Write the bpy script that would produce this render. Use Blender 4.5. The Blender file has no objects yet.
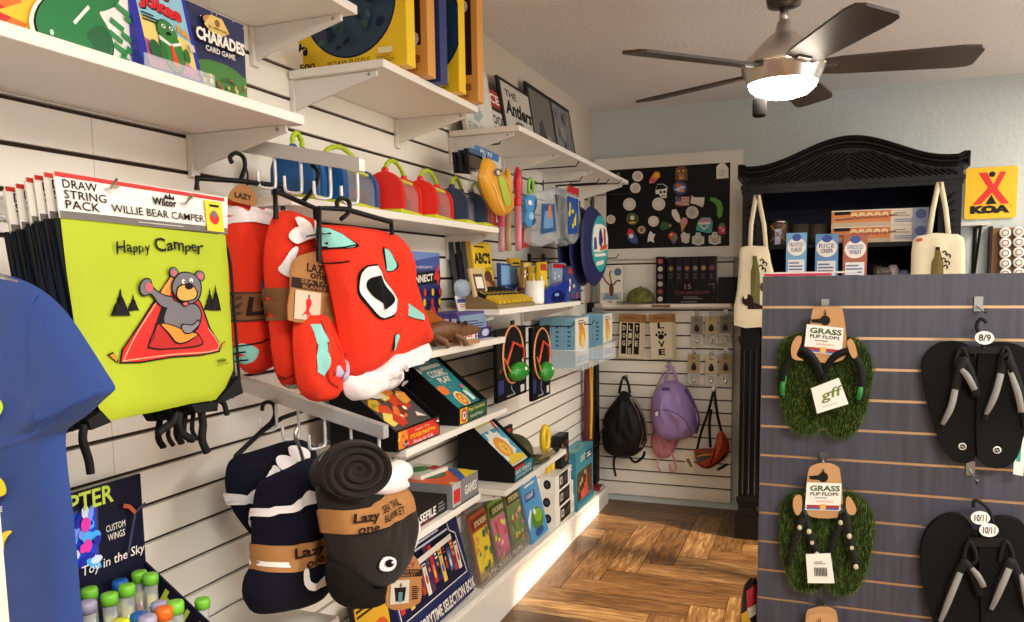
import bpy, math, random
from mathutils import Vector, Matrix
R = math.radians
random.seed(7)
SC = bpy.context.scene
COL = SC.collection

# ------------------------------------------------------------------ camera
F_PX, YAW, PIT, ROL, PPX, PPY, EYE = 789.83, R(20.904), R(5.8415), R(-.8352), 512.0, 361.46, 1.38
_f = Vector((-math.sin(YAW)*math.cos(PIT), math.cos(YAW)*math.cos(PIT), -math.sin(PIT)))
_r = Vector((math.cos(YAW), math.sin(YAW), 0)); _u = _r.cross(_f)
CR = math.cos(ROL)*_r + math.sin(ROL)*_u
CU = -math.sin(ROL)*_r + math.cos(ROL)*_u
CF = _f
EYEV = Vector((0, 0, EYE))
def ray(px, py): return CR*((px-PPX)/F_PX) - CU*((py-PPY)/F_PX) + CF
def LX(px, py, x): d = ray(px, py); return EYEV + d*(x/d.x)
def BY(px, py, y): d = ray(px, py); return EYEV + d*(y/d.y)
def HZ(px, py, z): d = ray(px, py); return EYEV + d*((z-EYE)/d.z)

# ------------------------------------------------------------------ materials
def lin(h):
    h = h.lstrip('#'); o = []
    for i in (0, 2, 4):
        c = int(h[i:i+2], 16)/255
        o.append(c/12.92 if c <= .04045 else ((c+.055)/1.055)**2.4)
    return tuple(o)+(1,)
MATS = {}
def mat(h, rough=.55, metal=0, bump=None, var=None, trans=0, emit=0, coat=0, alpha=1, sheen=0, name=None):
    k = (h, rough, metal, bump, var, trans, emit, coat, alpha, sheen)
    if k in MATS: return MATS[k]
    m = bpy.data.materials.new(name or 'paint_'+h.strip('#')); m.use_nodes = True
    nt = m.node_tree; b = nt.nodes['Principled BSDF']
    b.inputs['Base Color'].default_value = lin(h)
    b.inputs['Roughness'].default_value = rough
    b.inputs['Metallic'].default_value = metal
    if not metal and sum(lin(h)[:3]) < .09: b.inputs['Specular IOR Level'].default_value = .22
    if trans: b.inputs['Transmission Weight'].default_value = trans
    if alpha < 1: b.inputs['Alpha'].default_value = alpha
    if coat: b.inputs['Coat Weight'].default_value = coat; b.inputs['Coat Roughness'].default_value = .15
    if sheen: b.inputs['Sheen Weight'].default_value = sheen; b.inputs['Sheen Roughness'].default_value = .5
    if emit:
        b.inputs['Emission Color'].default_value = lin(h); b.inputs['Emission Strength'].default_value = emit
    if bump or var:
        tc = nt.nodes.new('ShaderNodeTexCoord')
    if bump:
        n = nt.nodes.new('ShaderNodeTexNoise'); n.inputs['Scale'].default_value = bump[0]; n.inputs['Detail'].default_value = 3
        bp = nt.nodes.new('ShaderNodeBump'); bp.inputs['Strength'].default_value = bump[1]; bp.inputs['Distance'].default_value = bump[2] if len(bump) > 2 else .004
        nt.links.new(tc.outputs['Object'], n.inputs['Vector']); nt.links.new(n.outputs['Fac'], bp.inputs['Height'])
        nt.links.new(bp.outputs['Normal'], b.inputs['Normal'])
    if var:
        n2 = nt.nodes.new('ShaderNodeTexNoise'); n2.inputs['Scale'].default_value = var[0]; n2.inputs['Detail'].default_value = 4
        mp = nt.nodes.new('ShaderNodeMapping'); mp.inputs['Scale'].default_value = var[2] if len(var) > 2 else (1, 1, 1)
        cr = nt.nodes.new('ShaderNodeValToRGB')
        c = lin(h); a = var[1]
        cr.color_ramp.elements[0].position = .3; cr.color_ramp.elements[1].position = .7
        cr.color_ramp.elements[0].color = tuple(max(0, x*(1-a)) for x in c[:3])+(1,)
        cr.color_ramp.elements[1].color = tuple(min(1, x*(1+a)) for x in c[:3])+(1,)
        nt.links.new(tc.outputs['Object'], mp.inputs['Vector']); nt.links.new(mp.outputs['Vector'], n2.inputs['Vector'])
        nt.links.new(n2.outputs['Fac'], cr.inputs['Fac']); nt.links.new(cr.outputs['Color'], b.inputs['Base Color'])
    MATS[k] = m
    return m
WHITE = mat('#efe9de', .4); OFFW = mat('#e9dfcd', .5); BLACK = mat('#0b0b0c', .45); INK = mat('#121212', .6)
SHELF = mat('#f0eae0', .35); CHROME = mat('#c9cbcd', .22, 1); STEEL = mat('#b9b3aa', .3, 1)
KRAFT = mat('#b07d4a', .8, var=(30, .08)); RED = mat('#d8231b', .5); YEL = mat('#f2c518', .5); GREEN = mat('#2c7a36', .5)
BLUE = mat('#2a56b0', .5); ORANGE = mat('#ee7a1d', .5); TEAL = mat('#2c7f86', .5); GREY = mat('#8b8b8b', .6); DGREY = mat('#3c3c3e', .6)
PLAST = mat('#f4f6f8', .12, alpha=.22, name='clear_plastic')
ACRYL = mat('#eef4f6', .06, alpha=.25, name='clear_acrylic')

# ------------------------------------------------------------------ text outlines
TXT = {}
def glyphs(s, bold):
    k = (s, bold)
    if k in TXT: return TXT[k]
    c = bpy.data.curves.new('lettering', 'FONT'); c.body = s; c.resolution_u = 2; c.offset = bold
    o = bpy.data.objects.new('lettering', c); COL.objects.link(o)
    bpy.context.view_layer.update()
    me = bpy.data.meshes.new_from_object(o.evaluated_get(bpy.context.evaluated_depsgraph_get()))
    vs = [(v.co.x, v.co.y) for v in me.vertices]; fs = [tuple(p.vertices) for p in me.polygons]
    bpy.data.objects.remove(o); bpy.data.curves.remove(c); bpy.data.meshes.remove(me)
    x0 = min(v[0] for v in vs); x1 = max(v[0] for v in vs); y0 = min(v[1] for v in vs); y1 = max(v[1] for v in vs)
    vs = [((x-x0)/(x1-x0), (y-y0)/(y1-y0)) for x, y in vs]
    TXT[k] = (vs, fs)
    return TXT[k]

# ------------------------------------------------------------------ mesh builder
def V3(*a): return Vector(a)
class MB:
    def __init__(s): s.v = []; s.f = []; s.m = []; s.sm = []; s.mats = []; s.T = Matrix()
    def mi(s, m):
        if m not in s.mats: s.mats.append(m)
        return s.mats.index(m)
    def add(s, vs, fs, m, smooth=False):
        b = len(s.v); k = s.mi(m)
        s.v += [s.T @ Vector(p) for p in vs]
        for f in fs: s.f.append(tuple(i+b for i in f)); s.m.append(k); s.sm.append(smooth)
        return s
    def box(s, x0, x1, y0, y1, z0, z1, m):
        return s.add([(x0,y0,z0),(x1,y0,z0),(x1,y1,z0),(x0,y1,z0),(x0,y0,z1),(x1,y0,z1),(x1,y1,z1),(x0,y1,z1)],
              [(0,3,2,1),(4,5,6,7),(0,1,5,4),(1,2,6,5),(2,3,7,6),(3,0,4,7)], m)
    def prism(s, pts, ax, a, b, m, m2=None, smooth=False):
        n = len(pts)
        def P(p, h):
            return {'x': (h, p[0], p[1]), 'y': (p[0], h, p[1]), 'z': (p[0], p[1], h)}[ax]
        s.add([P(p, a) for p in pts]+[P(p, b) for p in pts], [(i, (i+1) % n, n+(i+1) % n, n+i) for i in range(n)], m2 or m, smooth)
        s.add([P(p, a) for p in pts], [tuple(range(n))], m)
        return s.add([P(p, b) for p in pts], [tuple(range(n))], m)
    def tube(s, path, r, m, n=8, closed=False):
        P = [Vector(p) for p in path]; k = len(P); rr = r if isinstance(r, (list, tuple)) else [r]*k
        vs = []; up = None
        for i, p in enumerate(P):
            if closed: t = P[(i+1) % k]-P[i-1]
            else: t = P[min(i+1, k-1)]-P[max(i-1, 0)]
            t = t.normalized() if t.length > 1e-9 else Vector((0, 0, 1))
            if up is None: up = t.orthogonal().normalized()
            up = (up - t*up.dot(t)); up = up.normalized() if up.length > 1e-6 else t.orthogonal().normalized()
            w = t.cross(up)
            for j in range(n):
                a = 2*math.pi*j/n; vs.append(p+(up*math.cos(a)+w*math.sin(a))*rr[i])
        fs = []
        for i in range(k if closed else k-1):
            for j in range(n):
                a = i*n+j; b = i*n+(j+1) % n; c = ((i+1) % k)*n
                fs.append((a, b, c+(j+1) % n, c+j))
        s.add(vs, fs, m, True)
        if not closed:
            s.add(vs[:n], [tuple(range(n-1, -1, -1))], m); s.add(vs[-n:], [tuple(range(n))], m)
        return s
    def lathe(s, prof, m, n=28, o=(0, 0, 0), ax='z', smooth=True, caps=True):
        vs = []; k = len(prof)
        for r, h in prof:
            for j in range(n):
                a = 2*math.pi*j/n; x, y = r*math.cos(a), r*math.sin(a)
                p = {'z': (x, y, h), 'y': (x, h, y), 'x': (h, x, y)}[ax]
                vs.append((o[0]+p[0], o[1]+p[1], o[2]+p[2]))
        fs = [(i*n+j, i*n+(j+1) % n, (i+1)*n+(j+1) % n, (i+1)*n+j) for i in range(k-1) for j in range(n)]
        if caps and prof[0][0] > 1e-6: fs.append(tuple(range(n-1, -1, -1)))
        if caps and prof[-1][0] > 1e-6: fs.append(tuple((k-1)*n+j for j in range(n)))
        return s.add(vs, fs, m, smooth)
    def ball(s, c, r, m, n=14):
        r = r if isinstance(r, (list, tuple)) else (r, r, r); vs = []; k = n//2+1
        for i in range(k+1):
            a = math.pi*i/k
            for j in range(n):
                b = 2*math.pi*j/n
                vs.append((c[0]+r[0]*math.sin(a)*math.cos(b), c[1]+r[1]*math.sin(a)*math.sin(b), c[2]-r[2]*math.cos(a)))
        return s.add(vs, [(i*n+j, i*n+(j+1) % n, (i+1)*n+(j+1) % n, (i+1)*n+j) for i in range(k) for j in range(n)], m, True)
    def grid(s, fn, nu, nv, m, closeu=False, smooth=True):
        vs = [fn(i/nu, j/nv) for i in range(nu+(0 if closeu else 1)) for j in range(nv+1)]
        w = nv+1; L = nu if closeu else nu+1
        return s.add(vs, [(i*w+j, ((i+1) % L)*w+j, ((i+1) % L)*w+j+1, i*w+j+1) for i in range(nu) for j in range(nv)], m, smooth)
    def puff(s, out, d, m, rings=7, y0=0, back=.35, fold=None, m2=None, pw=.5, c=None):
        """a stuffed, pillow-like body over a 2D outline (x,z); bulges d towards -y and back*d towards +y"""
        n = len(out); cx = c[0] if c else sum(p[0] for p in out)/n; cz = c[1] if c else sum(p[1] for p in out)/n
        for sg, dd, mm in ((-1, d, m), (1, d*back, m2 or m)):
            vs = []; fs = []
            for k in range(rings+1):
                t = 1-k/rings
                for p in out:
                    x = cx+(p[0]-cx)*t; z = cz+(p[1]-cz)*t
                    h = max(0, 1-t**3)**pw
                    e = fold(x, z)*h if (fold and sg < 0) else 0
                    vs.append((x, y0+sg*(dd*h+e), z))
            for k in range(rings):
                for j in range(n):
                    f = (k*n+j, k*n+(j+1) % n, (k+1)*n+(j+1) % n, (k+1)*n+j)
                    fs.append(f if sg > 0 else f[::-1])
            s.add(vs, fs, mm, True)
        return s
    def build(s, name, parent=None, bevel=0, sub=0, loc=None, rot=None, solid=0):
        me = bpy.data.meshes.new(name); me.from_pydata([tuple(v) for v in s.v], [], s.f)
        for m in s.mats: me.materials.append(m)
        me.polygons.foreach_set('material_index', s.m); me.polygons.foreach_set('use_smooth', s.sm)
        me.update()
        o = bpy.data.objects.new(name, me); COL.objects.link(o)
        if parent: o.parent = parent
        if loc is not None: o.location = loc
        if rot is not None: o.rotation_euler = rot
        if solid:
            w = o.modifiers.new('thickness', 'SOLIDIFY'); w.thickness = solid; w.offset = 0
        if bevel:
            w = o.modifiers.new('soft edges', 'BEVEL'); w.width = bevel; w.segments = 2; w.limit_method = 'ANGLE'; w.angle_limit = R(50)
        if sub:
            w = o.modifiers.new('smooth', 'SUBSURF'); w.levels = sub; w.render_levels = sub
        return o

class Art:
    """printed artwork on a flat face of a part: (0..1, 0..1) over the face, each print a hair above the last"""
    def __init__(s, mb, o, u, v, e=.0004):
        s.b = mb; s.o = Vector(o); s.u = Vector(u); s.v = Vector(v); s.n = s.u.cross(s.v).normalized(); s.k = e; s.e = e*.7
        s.asp = s.u.length/s.v.length
    def P(s, a, b): return s.o+s.u*a+s.v*b+s.n*s.k
    def poly(s, pts, m):
        for ax, lim, sg in ((0, 0, 1), (0, 1, -1), (1, 0, 1), (1, 1, -1)):       # trim the print at the edges of the face
            if all((p[ax]-lim)*sg >= -1e-9 for p in pts): continue
            out = []
            for i, p in enumerate(pts):
                q = pts[i-1]; a, b = (q[ax]-lim)*sg, (p[ax]-lim)*sg
                if (a < 0) != (b < 0):
                    k = a/(a-b); out.append((q[0]+(p[0]-q[0])*k, q[1]+(p[1]-q[1])*k))
                if b >= 0: out.append(p)
            pts = out
            if len(pts) < 3: return s
        s.b.add([s.P(*p) for p in pts], [tuple(range(len(pts)))], m); s.k += s.e; return s
    def rect(s, a0, b0, a1, b1, m): return s.poly([(a0, b0), (a1, b0), (a1, b1), (a0, b1)], m)
    def ell(s, a, b, ra, rb, m, n=20, rot=0):
        c, d = math.cos(rot), math.sin(rot); pts = []
        for i in range(n):
            t = 2*math.pi*i/n; x, y = ra*math.cos(t)*s.asp, rb*math.sin(t)
            pts.append((a+(x*c-y*d)/s.asp, b+x*d+y*c))
        return s.poly(pts, m)
    def circ(s, a, b, r, m, n=20): return s.ell(a, b, r/s.asp, r, m, n)      # r in heights
    def line(s, pts, w, m):                                                   # w in heights
        for p, q in zip(pts, pts[1:]):
            dx, dy = (q[0]-p[0])*s.asp, q[1]-p[1]; L = math.hypot(dx, dy) or 1
            nx, ny = -dy/L*w/2/s.asp, dx/L*w/2
            s.b.add([s.P(p[0]+nx, p[1]+ny), s.P(q[0]+nx, q[1]+ny), s.P(q[0]-nx, q[1]-ny), s.P(p[0]-nx, p[1]-ny)], [(0, 1, 2, 3)], m)
        s.k += s.e; return s
    def txt(s, t, a0, b0, a1, b1, m, bold=.0, shear=0, rise=0):
        vs, fs = glyphs(t, bold); h = b1-b0
        s.b.add([s.P(a0+x*(a1-a0)+shear*y*h/s.asp, b0+y*h+rise*x) for x, y in vs], fs, m); s.k += s.e; return s
    def bars(s, a0, b0, a1, b1, m, n=4, fill=.45, seed=1):                    # lines of unreadably small print
        rr = random.Random(seed)
        for i in range(n):
            y = b1-(i+.5)*(b1-b0)/n; w = (a1-a0)*(.65+.35*rr.random())
            s.b.add([s.P(a0, y-(b1-b0)/n*fill/2), s.P(a0+w, y-(b1-b0)/n*fill/2), s.P(a0+w, y+(b1-b0)/n*fill/2), s.P(a0, y+(b1-b0)/n*fill/2)], [(0, 1, 2, 3)], m)
        s.k += s.e; return s
    def blobs(s, a0, b0, a1, b1, ms, n, r, seed=1, asp=1.0):
        rr = random.Random(seed)
        for i in range(n):
            s.ell(a0+(a1-a0)*rr.random(), b0+(b1-b0)*rr.random(), r*(.6+.8*rr.random())/s.asp*asp, r*(.6+.8*rr.random()), ms[i % len(ms)], 9, rr.random()*3)
        return s
    def star(s, a, b, r1, r2, n, m, ph=0):
        return s.poly([(a+(r1 if i % 2 == 0 else r2)/s.asp*math.cos(math.pi*i/n+ph), b+(r1 if i % 2 == 0 else r2)*math.sin(math.pi*i/n+ph)) for i in range(2*n)], m)

def tag(o, label, cat, group=None):
    o['label'] = label; o['category'] = cat
    if group: o['group'] = group
    return o
def thing(name, label, cat, loc=(0, 0, 0), rz=0, group=None, rot=None):
    o = bpy.data.objects.new(name, None); COL.objects.link(o); o.empty_display_size = .05
    o.location = loc; o.rotation_euler = rot if rot is not None else (0, 0, rz)
    return tag(o, label, cat, group)
def one(mb, name, label, cat, loc=(0, 0, 0), rz=0, group=None, rot=None, **k):
    o = mb.build(name, None, **k); o.location = loc; o.rotation_euler = rot if rot is not None else (0, 0, rz)
    return tag(o, label, cat, group)
def struct(mb, name, **k):
    o = mb.build(name, None, **k); o['kind'] = 'structure'; return o
def copy_tree(o, loc, label, rz=None, rot=None):
    r = o.copy(); COL.objects.link(r); r.location = loc; r['label'] = label
    if rz is not None: r.rotation_euler = (0, 0, rz)
    if rot is not None: r.rotation_euler = rot
    for ch in list(o.children):
        c = ch.copy(); COL.objects.link(c); c.parent = r
        for g in list(ch.children):
            d = g.copy(); COL.objects.link(d); d.parent = c
    return r
Q = math.pi/2            # things on the left wall face +x: their own front (-y) is turned by a quarter
def carton(w, h, d, m, side=None, top=None):
    """box whose front face lies at y=0, standing on z=0, centred on x; returns builder and the front's Art"""
    b = MB(); b.box(-w/2, w/2, 0, d, 0, h, m)
    A = Art(b, (-w/2, 0, 0), (w, 0, 0), (0, 0, h))
    return b, A
def sideart(b, w, h, d, right=True):
    return Art(b, (w/2, 0, 0), (0, d, 0), (0, 0, h)) if right else Art(b, (-w/2, d, 0), (0, -d, 0), (0, 0, h))
def topart(b, w, h, d): return Art(b, (-w/2, 0, h), (w, 0, 0), (0, d, 0))
# ================================================================== THE ROOM
WX, WY, CH = -1.261, 4.745, 2.383
PITCH = .0762
def plaster(h, sc, st, dist=.004):
    return mat(h, .75, bump=(sc, st, dist))
M_CEIL = plaster('#e6e2de', 55, .7, .006); M_LEFT = plaster('#cfc2ae', 60, .3); M_BACK = plaster('#c3cccb', 45, .75, .006)
M_SLAT = mat('#f1ebde', .38, var=(3, .02)); M_GROOVE = mat('#3a2a1f', .8)
def wood_floor():
    m = bpy.data.materials.new('herringbone_wood'); m.use_nodes = True; nt = m.node_tree; b = nt.nodes['Principled BSDF']
    at = nt.nodes.new('ShaderNodeAttribute'); at.attribute_name = 'plank'
    uv = nt.nodes.new('ShaderNodeUVMap'); uv.uv_map = 'grain'
    mp = nt.nodes.new('ShaderNodeMapping'); mp.inputs['Scale'].default_value = (2.2, 16, 1)
    n = nt.nodes.new('ShaderNodeTexNoise'); n.inputs['Scale'].default_value = 2.4; n.inputs['Detail'].default_value = 6; n.inputs['Distortion'].default_value = 1.6
    mp2 = nt.nodes.new('ShaderNodeMapping'); mp2.inputs['Scale'].default_value = (3, 60, 1)
    n2 = nt.nodes.new('ShaderNodeTexNoise'); n2.inputs['Scale'].default_value = 3; n2.inputs['Detail'].default_value = 4
    ad = nt.nodes.new('ShaderNodeMath'); ad.operation = 'MULTIPLY_ADD'; ad.inputs[1].default_value = .35
    ad2 = nt.nodes.new('ShaderNodeMath'); ad2.operation = 'MULTIPLY_ADD'; ad2.inputs[1].default_value = .24
    cr = nt.nodes.new('ShaderNodeValToRGB'); e = cr.color_ramp.elements
    e[0].position = .3; e[0].color = lin('#3f2a17'); e[1].position = .88; e[1].color = lin('#b08d5c')
    x = e.new(.52); x.color = lin('#694726'); x = e.new(.7); x.color = lin('#86603a')
    nt.links.new(uv.outputs[0], mp.inputs[0]); nt.links.new(mp.outputs[0], n.inputs[0])
    nt.links.new(uv.outputs[0], mp2.inputs[0]); nt.links.new(mp2.outputs[0], n2.inputs[0])
    nt.links.new(n2.outputs[0], ad.inputs[0]); nt.links.new(n.outputs[0], ad.inputs[2])
    nt.links.new(at.outputs['Fac'], ad2.inputs[0]); nt.links.new(ad.outputs[0], ad2.inputs[2])
    sb = nt.nodes.new('ShaderNodeMath'); sb.operation = 'SUBTRACT'; sb.inputs[1].default_value = .19
    nt.links.new(ad2.outputs[0], sb.inputs[0]); nt.links.new(sb.outputs[0], cr.inputs[0]); nt.links.new(cr.outputs[0], b.inputs['Base Color'])
    b.inputs['Roughness'].default_value = .38
    return m
def make_floor():
    W, n = .145, 5; g = .0012
    vs = []; fs = []; tint = []; uvs = []
    rr = random.Random(5)
    X0, X1, Y0, Y1 = -1.3, 3.1, -2.6, 4.8
    def plank(x0, y0, x1, y1, alongx):
        cx0, cx1, cy0, cy1 = max(x0, X0), min(x1, X1), max(y0, Y0), min(y1, Y1)
        if cx1-cx0 < .004 or cy1-cy0 < .004: return
        k = len(vs); vs.extend([(cx0+g, cy0+g, 0), (cx1-g, cy0+g, 0), (cx1-g, cy1-g, 0), (cx0+g, cy1-g, 0)])
        fs.append((k, k+1, k+2, k+3)); tint.append(rr.random()); o = (rr.random()*9, rr.random()*9)
        for (x, y) in ((cx0, cy0), (cx1, cy0), (cx1, cy1), (cx0, cy1)):
            uvs.append((o[0]+(x if alongx else y), o[1]+(y if alongx else x)))
    ox, oy = -1.038, 3.28
    for j in range(-12, 13):
        for k in range(-60, 60):
            bx, by = (k+j*n), (k-j*n)
            x, y = ox+bx*W, oy+by*W
            plank(x, y, x+n*W, y+W, True)
            plank(x, y+W, x+W, y+(n+1)*W, False)
    me = bpy.data.meshes.new('floor'); me.from_pydata(vs+[(X0, Y0, -.003), (X1, Y0, -.003), (X1, Y1, -.003), (X0, Y1, -.003)], [], fs+[tuple(len(vs)+i for i in range(4))])
    me.materials.append(wood_floor()); me.materials.append(mat('#2a190c', .7)); me.polygons[len(fs)].material_index = 1
    a = me.attributes.new('plank', 'FLOAT', 'FACE'); a.data.foreach_set('value', tint+[0])
    u = me.uv_layers.new(name='grain')
    for i, c in enumerate(uvs): u.data[i].uv = c
    o = bpy.data.objects.new('floor', me); COL.objects.link(o); o['kind'] = 'structure'
make_floor()
b = MB(); b.box(WX-.1, 3.1, -2.6, WY+.1, CH, CH+.08, M_CEIL); struct(b, 'ceiling')
b = MB(); b.box(WX-.12, WX-.02, -2.6, WY+.1, 0, CH, M_LEFT); struct(b, 'wall_left')
b = MB(); b.box(WX-.02, 3.1, WY+.02, WY+.12, 0, CH, M_BACK); struct(b, 'wall_back')
b = MB()   # right wall with two tall windows that let the low sun in
WINS = ((1.8, 2.8), (2.95, 3.72))
for y0, y1, z0, z1 in ((-2.6, 1.8, 0, CH), (1.8, 3.72, 1.6, CH), (1.8, 3.72, 0, .12), (2.8, 2.95, .12, 1.6), (3.72, 4.85, 0, CH)):
    b.box(3.0, 3.1, y0, y1, z0, z1, M_LEFT)
struct(b, 'wall_right')
for i, (y0, y1) in enumerate(WINS):
    b = MB()
    for a0, a1, c0, c1 in ((y0, y1, .12, .15), (y0, y1, 1.57, 1.6), (y0, y0+.02, .15, 1.57), (y1-.02, y1, .15, 1.57), (y0, y1, .84, .87)):
        b.box(3.02, 3.08, a0, a1, c0, c1, WHITE)
    struct(b, 'window_%d' % (i+1))
b = MB(); b.box(WX-.1, 3.1, -2.7, -2.6, 0, CH, M_LEFT); struct(b, 'wall_rear')

# slatwall: boards with a dark T-slot between them
def slats(b, ax, a0, a1, face, zs, z0, z1, seam=None):
    """boards between slot heights; ax 'y' = panel on the left wall, 'x' = on the back wall"""
    ed = [z0]+[z for z in zs if z0+.01 < z < z1-.01]+[z1]
    for p, q in zip(ed, ed[1:]):
        lo = p+(.0045 if p != z0 else 0); hi = q-(.0045 if q != z1 else 0)
        for s0, s1 in zip(seam or [a0], (seam or [a0])[1:]+[a1]):
            if ax == 'y': b.box(face-.016, face, s0+.0006, s1-.0006, lo, hi, M_SLAT)
            else: b.box(s0+.0006, s1-.0006, face, face+.016, lo, hi, M_SLAT)
    if ax == 'y': b.box(face-.02, face-.0115, a0, a1, z0, z1, M_GROOVE)
    else: b.box(a0, a1, face+.0115, face+.02, z0, z1, M_GROOVE)
b = MB(); slats(b, 'y', -2.0, 4.52, WX, [.9345+PITCH*k for k in range(-13, 16)], .06, 2.0, [-2.0, -.1, 1.13, 2.35, 3.57])
struct(b, 'trim_1')
b = MB(); slats(b, 'x', -1.245, -.434, WY, [.2008+PITCH*k for k in range(-3, 14)]+[1.47], .045, 1.496); struct(b, 'trim_2')
b = MB(); b.box(WX-.015, -1.222, 4.62, 4.70, .13, 1.24, mat('#0c0a08', .6)); struct(b, 'trim_3')
# low white plinth along the left wall
b = MB()
y0, y1, xf = .3, 4.69, -1.163
zt = lambda y: .105+(4.7-y)*.043
ya = .3
b.add([(WX, ya, 0), (xf, ya, 0), (xf, y1, 0), (WX, y1, 0), (WX, ya, zt(ya)+.01), (xf, ya, zt(ya)), (xf, y1, zt(y1)), (WX, y1, zt(y1)+.01)],
      [(0, 3, 2, 1), (4, 5, 6, 7), (0, 1, 5, 4), (1, 2, 6, 5), (2, 3, 7, 6), (3, 0, 4, 7)], SHELF)
b.add([(xf, ya, zt(ya)-.018), (xf+.008, ya, zt(ya)-.02), (xf+.008, y1, zt(y1)-.02), (xf, y1, zt(y1)-.018), (xf+.008, ya, zt(ya)-.032), (xf, ya, zt(ya)-.034), (xf, y1, zt(y1)-.034), (xf+.008, y1, zt(y1)-.032)],
      [(0, 1, 2, 3), (1, 4, 7, 2), (4, 5, 6, 7), (3, 2, 7, 6), (0, 5, 4, 1)], SHELF)
struct(b, 'baseboard_left')

# ================================================================== SHELVES
FX = -.981
def shelf(y0, y1, z, label, d=.28, brackets=None):
    """z = height of the upper face"""
    t = thing('wall_shelf', label, 'shelf', (WX, y0, z), 0, 'white slatwall shelves')
    b = MB(); b.box(.006, d, 0, y1-y0, -.02, 0, SHELF); b.build('board', t, bevel=.002)
    for y in (brackets or (.02, y1-y0-.02)):
        b = MB(); b.prism([(.002, -.021), (d-.03, -.021), (d-.03, -.034), (.05, -.085), (.002, -.1)], 'y', y-.004, y+.004, mat('#e4dfd6', .4))
        b.box(.001, .012, y-.012, y+.012, -.11, -.021, mat('#e4dfd6', .4)); b.ball((d-.05, y-.0045, -.028), .004, GREY, 8)
        b.build('bracket', t)
    return t
shelf(1.0, 1.62, 2.005, 'white shelf highest on the left wall, mostly cut off by the top of the photo')
shelf(.2, 1.40, 1.722, 'long white shelf at top left carrying the joke book and card game')
shelf(1.73, 2.31, 1.917, 'white shelf holding the yellow jigsaw boxes')
shelf(1.455, 2.666, 1.57, 'white shelf holding the row of bug lanterns', d=.2)
shelf(2.673, 4.43, 1.925, 'long white shelf under the leaning signs near the ceiling', brackets=(.02, .55, 1.1, 1.73))
shelf(1.88, 2.51, 1.19, 'white shelf holding the blue game box and wooden crocodiles')
shelf(2.46, 3.45, 1.285, 'white shelf holding the alphabet book, mug and pencil tray')
shelf(1.79, 2.515, .945, 'white shelf holding the two sloped book trays, red and green fronted')
shelf(2.49, 3.21, .655, 'white shelf holding the lion book tray and green cap')
shelf(1.6, 2.27, .705, 'white shelf holding the case file and whoopee cushion boxes')
shelf(.3, 1.455, .636, 'white shelf at bottom left under the toy tube display')
t = thing('wall_shelf', 'white shelf on the back wall under the framed magnet board', 'shelf', (-1.2, WY, 1.232), 0, 'white slatwall shelves')
b = MB(); b.box(.0, .765, -.1, -.0008, -.022, 0, SHELF); b.build('board', t, bevel=.002)
b = MB(); b.box(.31, .42, -.1012, -.1002, -.02, -.004, mat('#8a5a3a', .6)); b.build('price_rail', t)

# ================================================================== DISPLAY PANEL ON THE RIGHT
DY = 2.1; DX = -.121
t = thing('display_stand', 'dark grey slatted display panel with brass coloured slots on the right', 'display stand', (DX, DY, 0))
M_DISP = mat('#43434f', .45, var=(7, .3, (9, 9, .5))); M_BRASS = mat('#d9b48a', .28, .8)
b = MB(); zs = [BY(765, 307.3, DY).z-PITCH*k for k in range(0, 17)]; zs = [z for z in zs if z > .05]
ed = [1.381]+zs+[.03]
for p, q in zip(ed, ed[1:]): b.box(0, 1.2, 0, .016, q+(.0034 if q != .03 else 0), p-(.0034 if p != 1.381 else 0), M_DISP)
b.box(0, 1.2, .019, .4, .03, 1.381, M_DISP); b.build('slat_panel', t)
for z in zs:
    b = MB(); b.box(.001, 1.2, .004, .019, z-.0032, z+.0032, M_BRASS); b.build('slot_insert', t)
b = MB(); b.box(.02, 1.18, .03, .38, 0, .03, BLACK); b.build('base', t)
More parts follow.
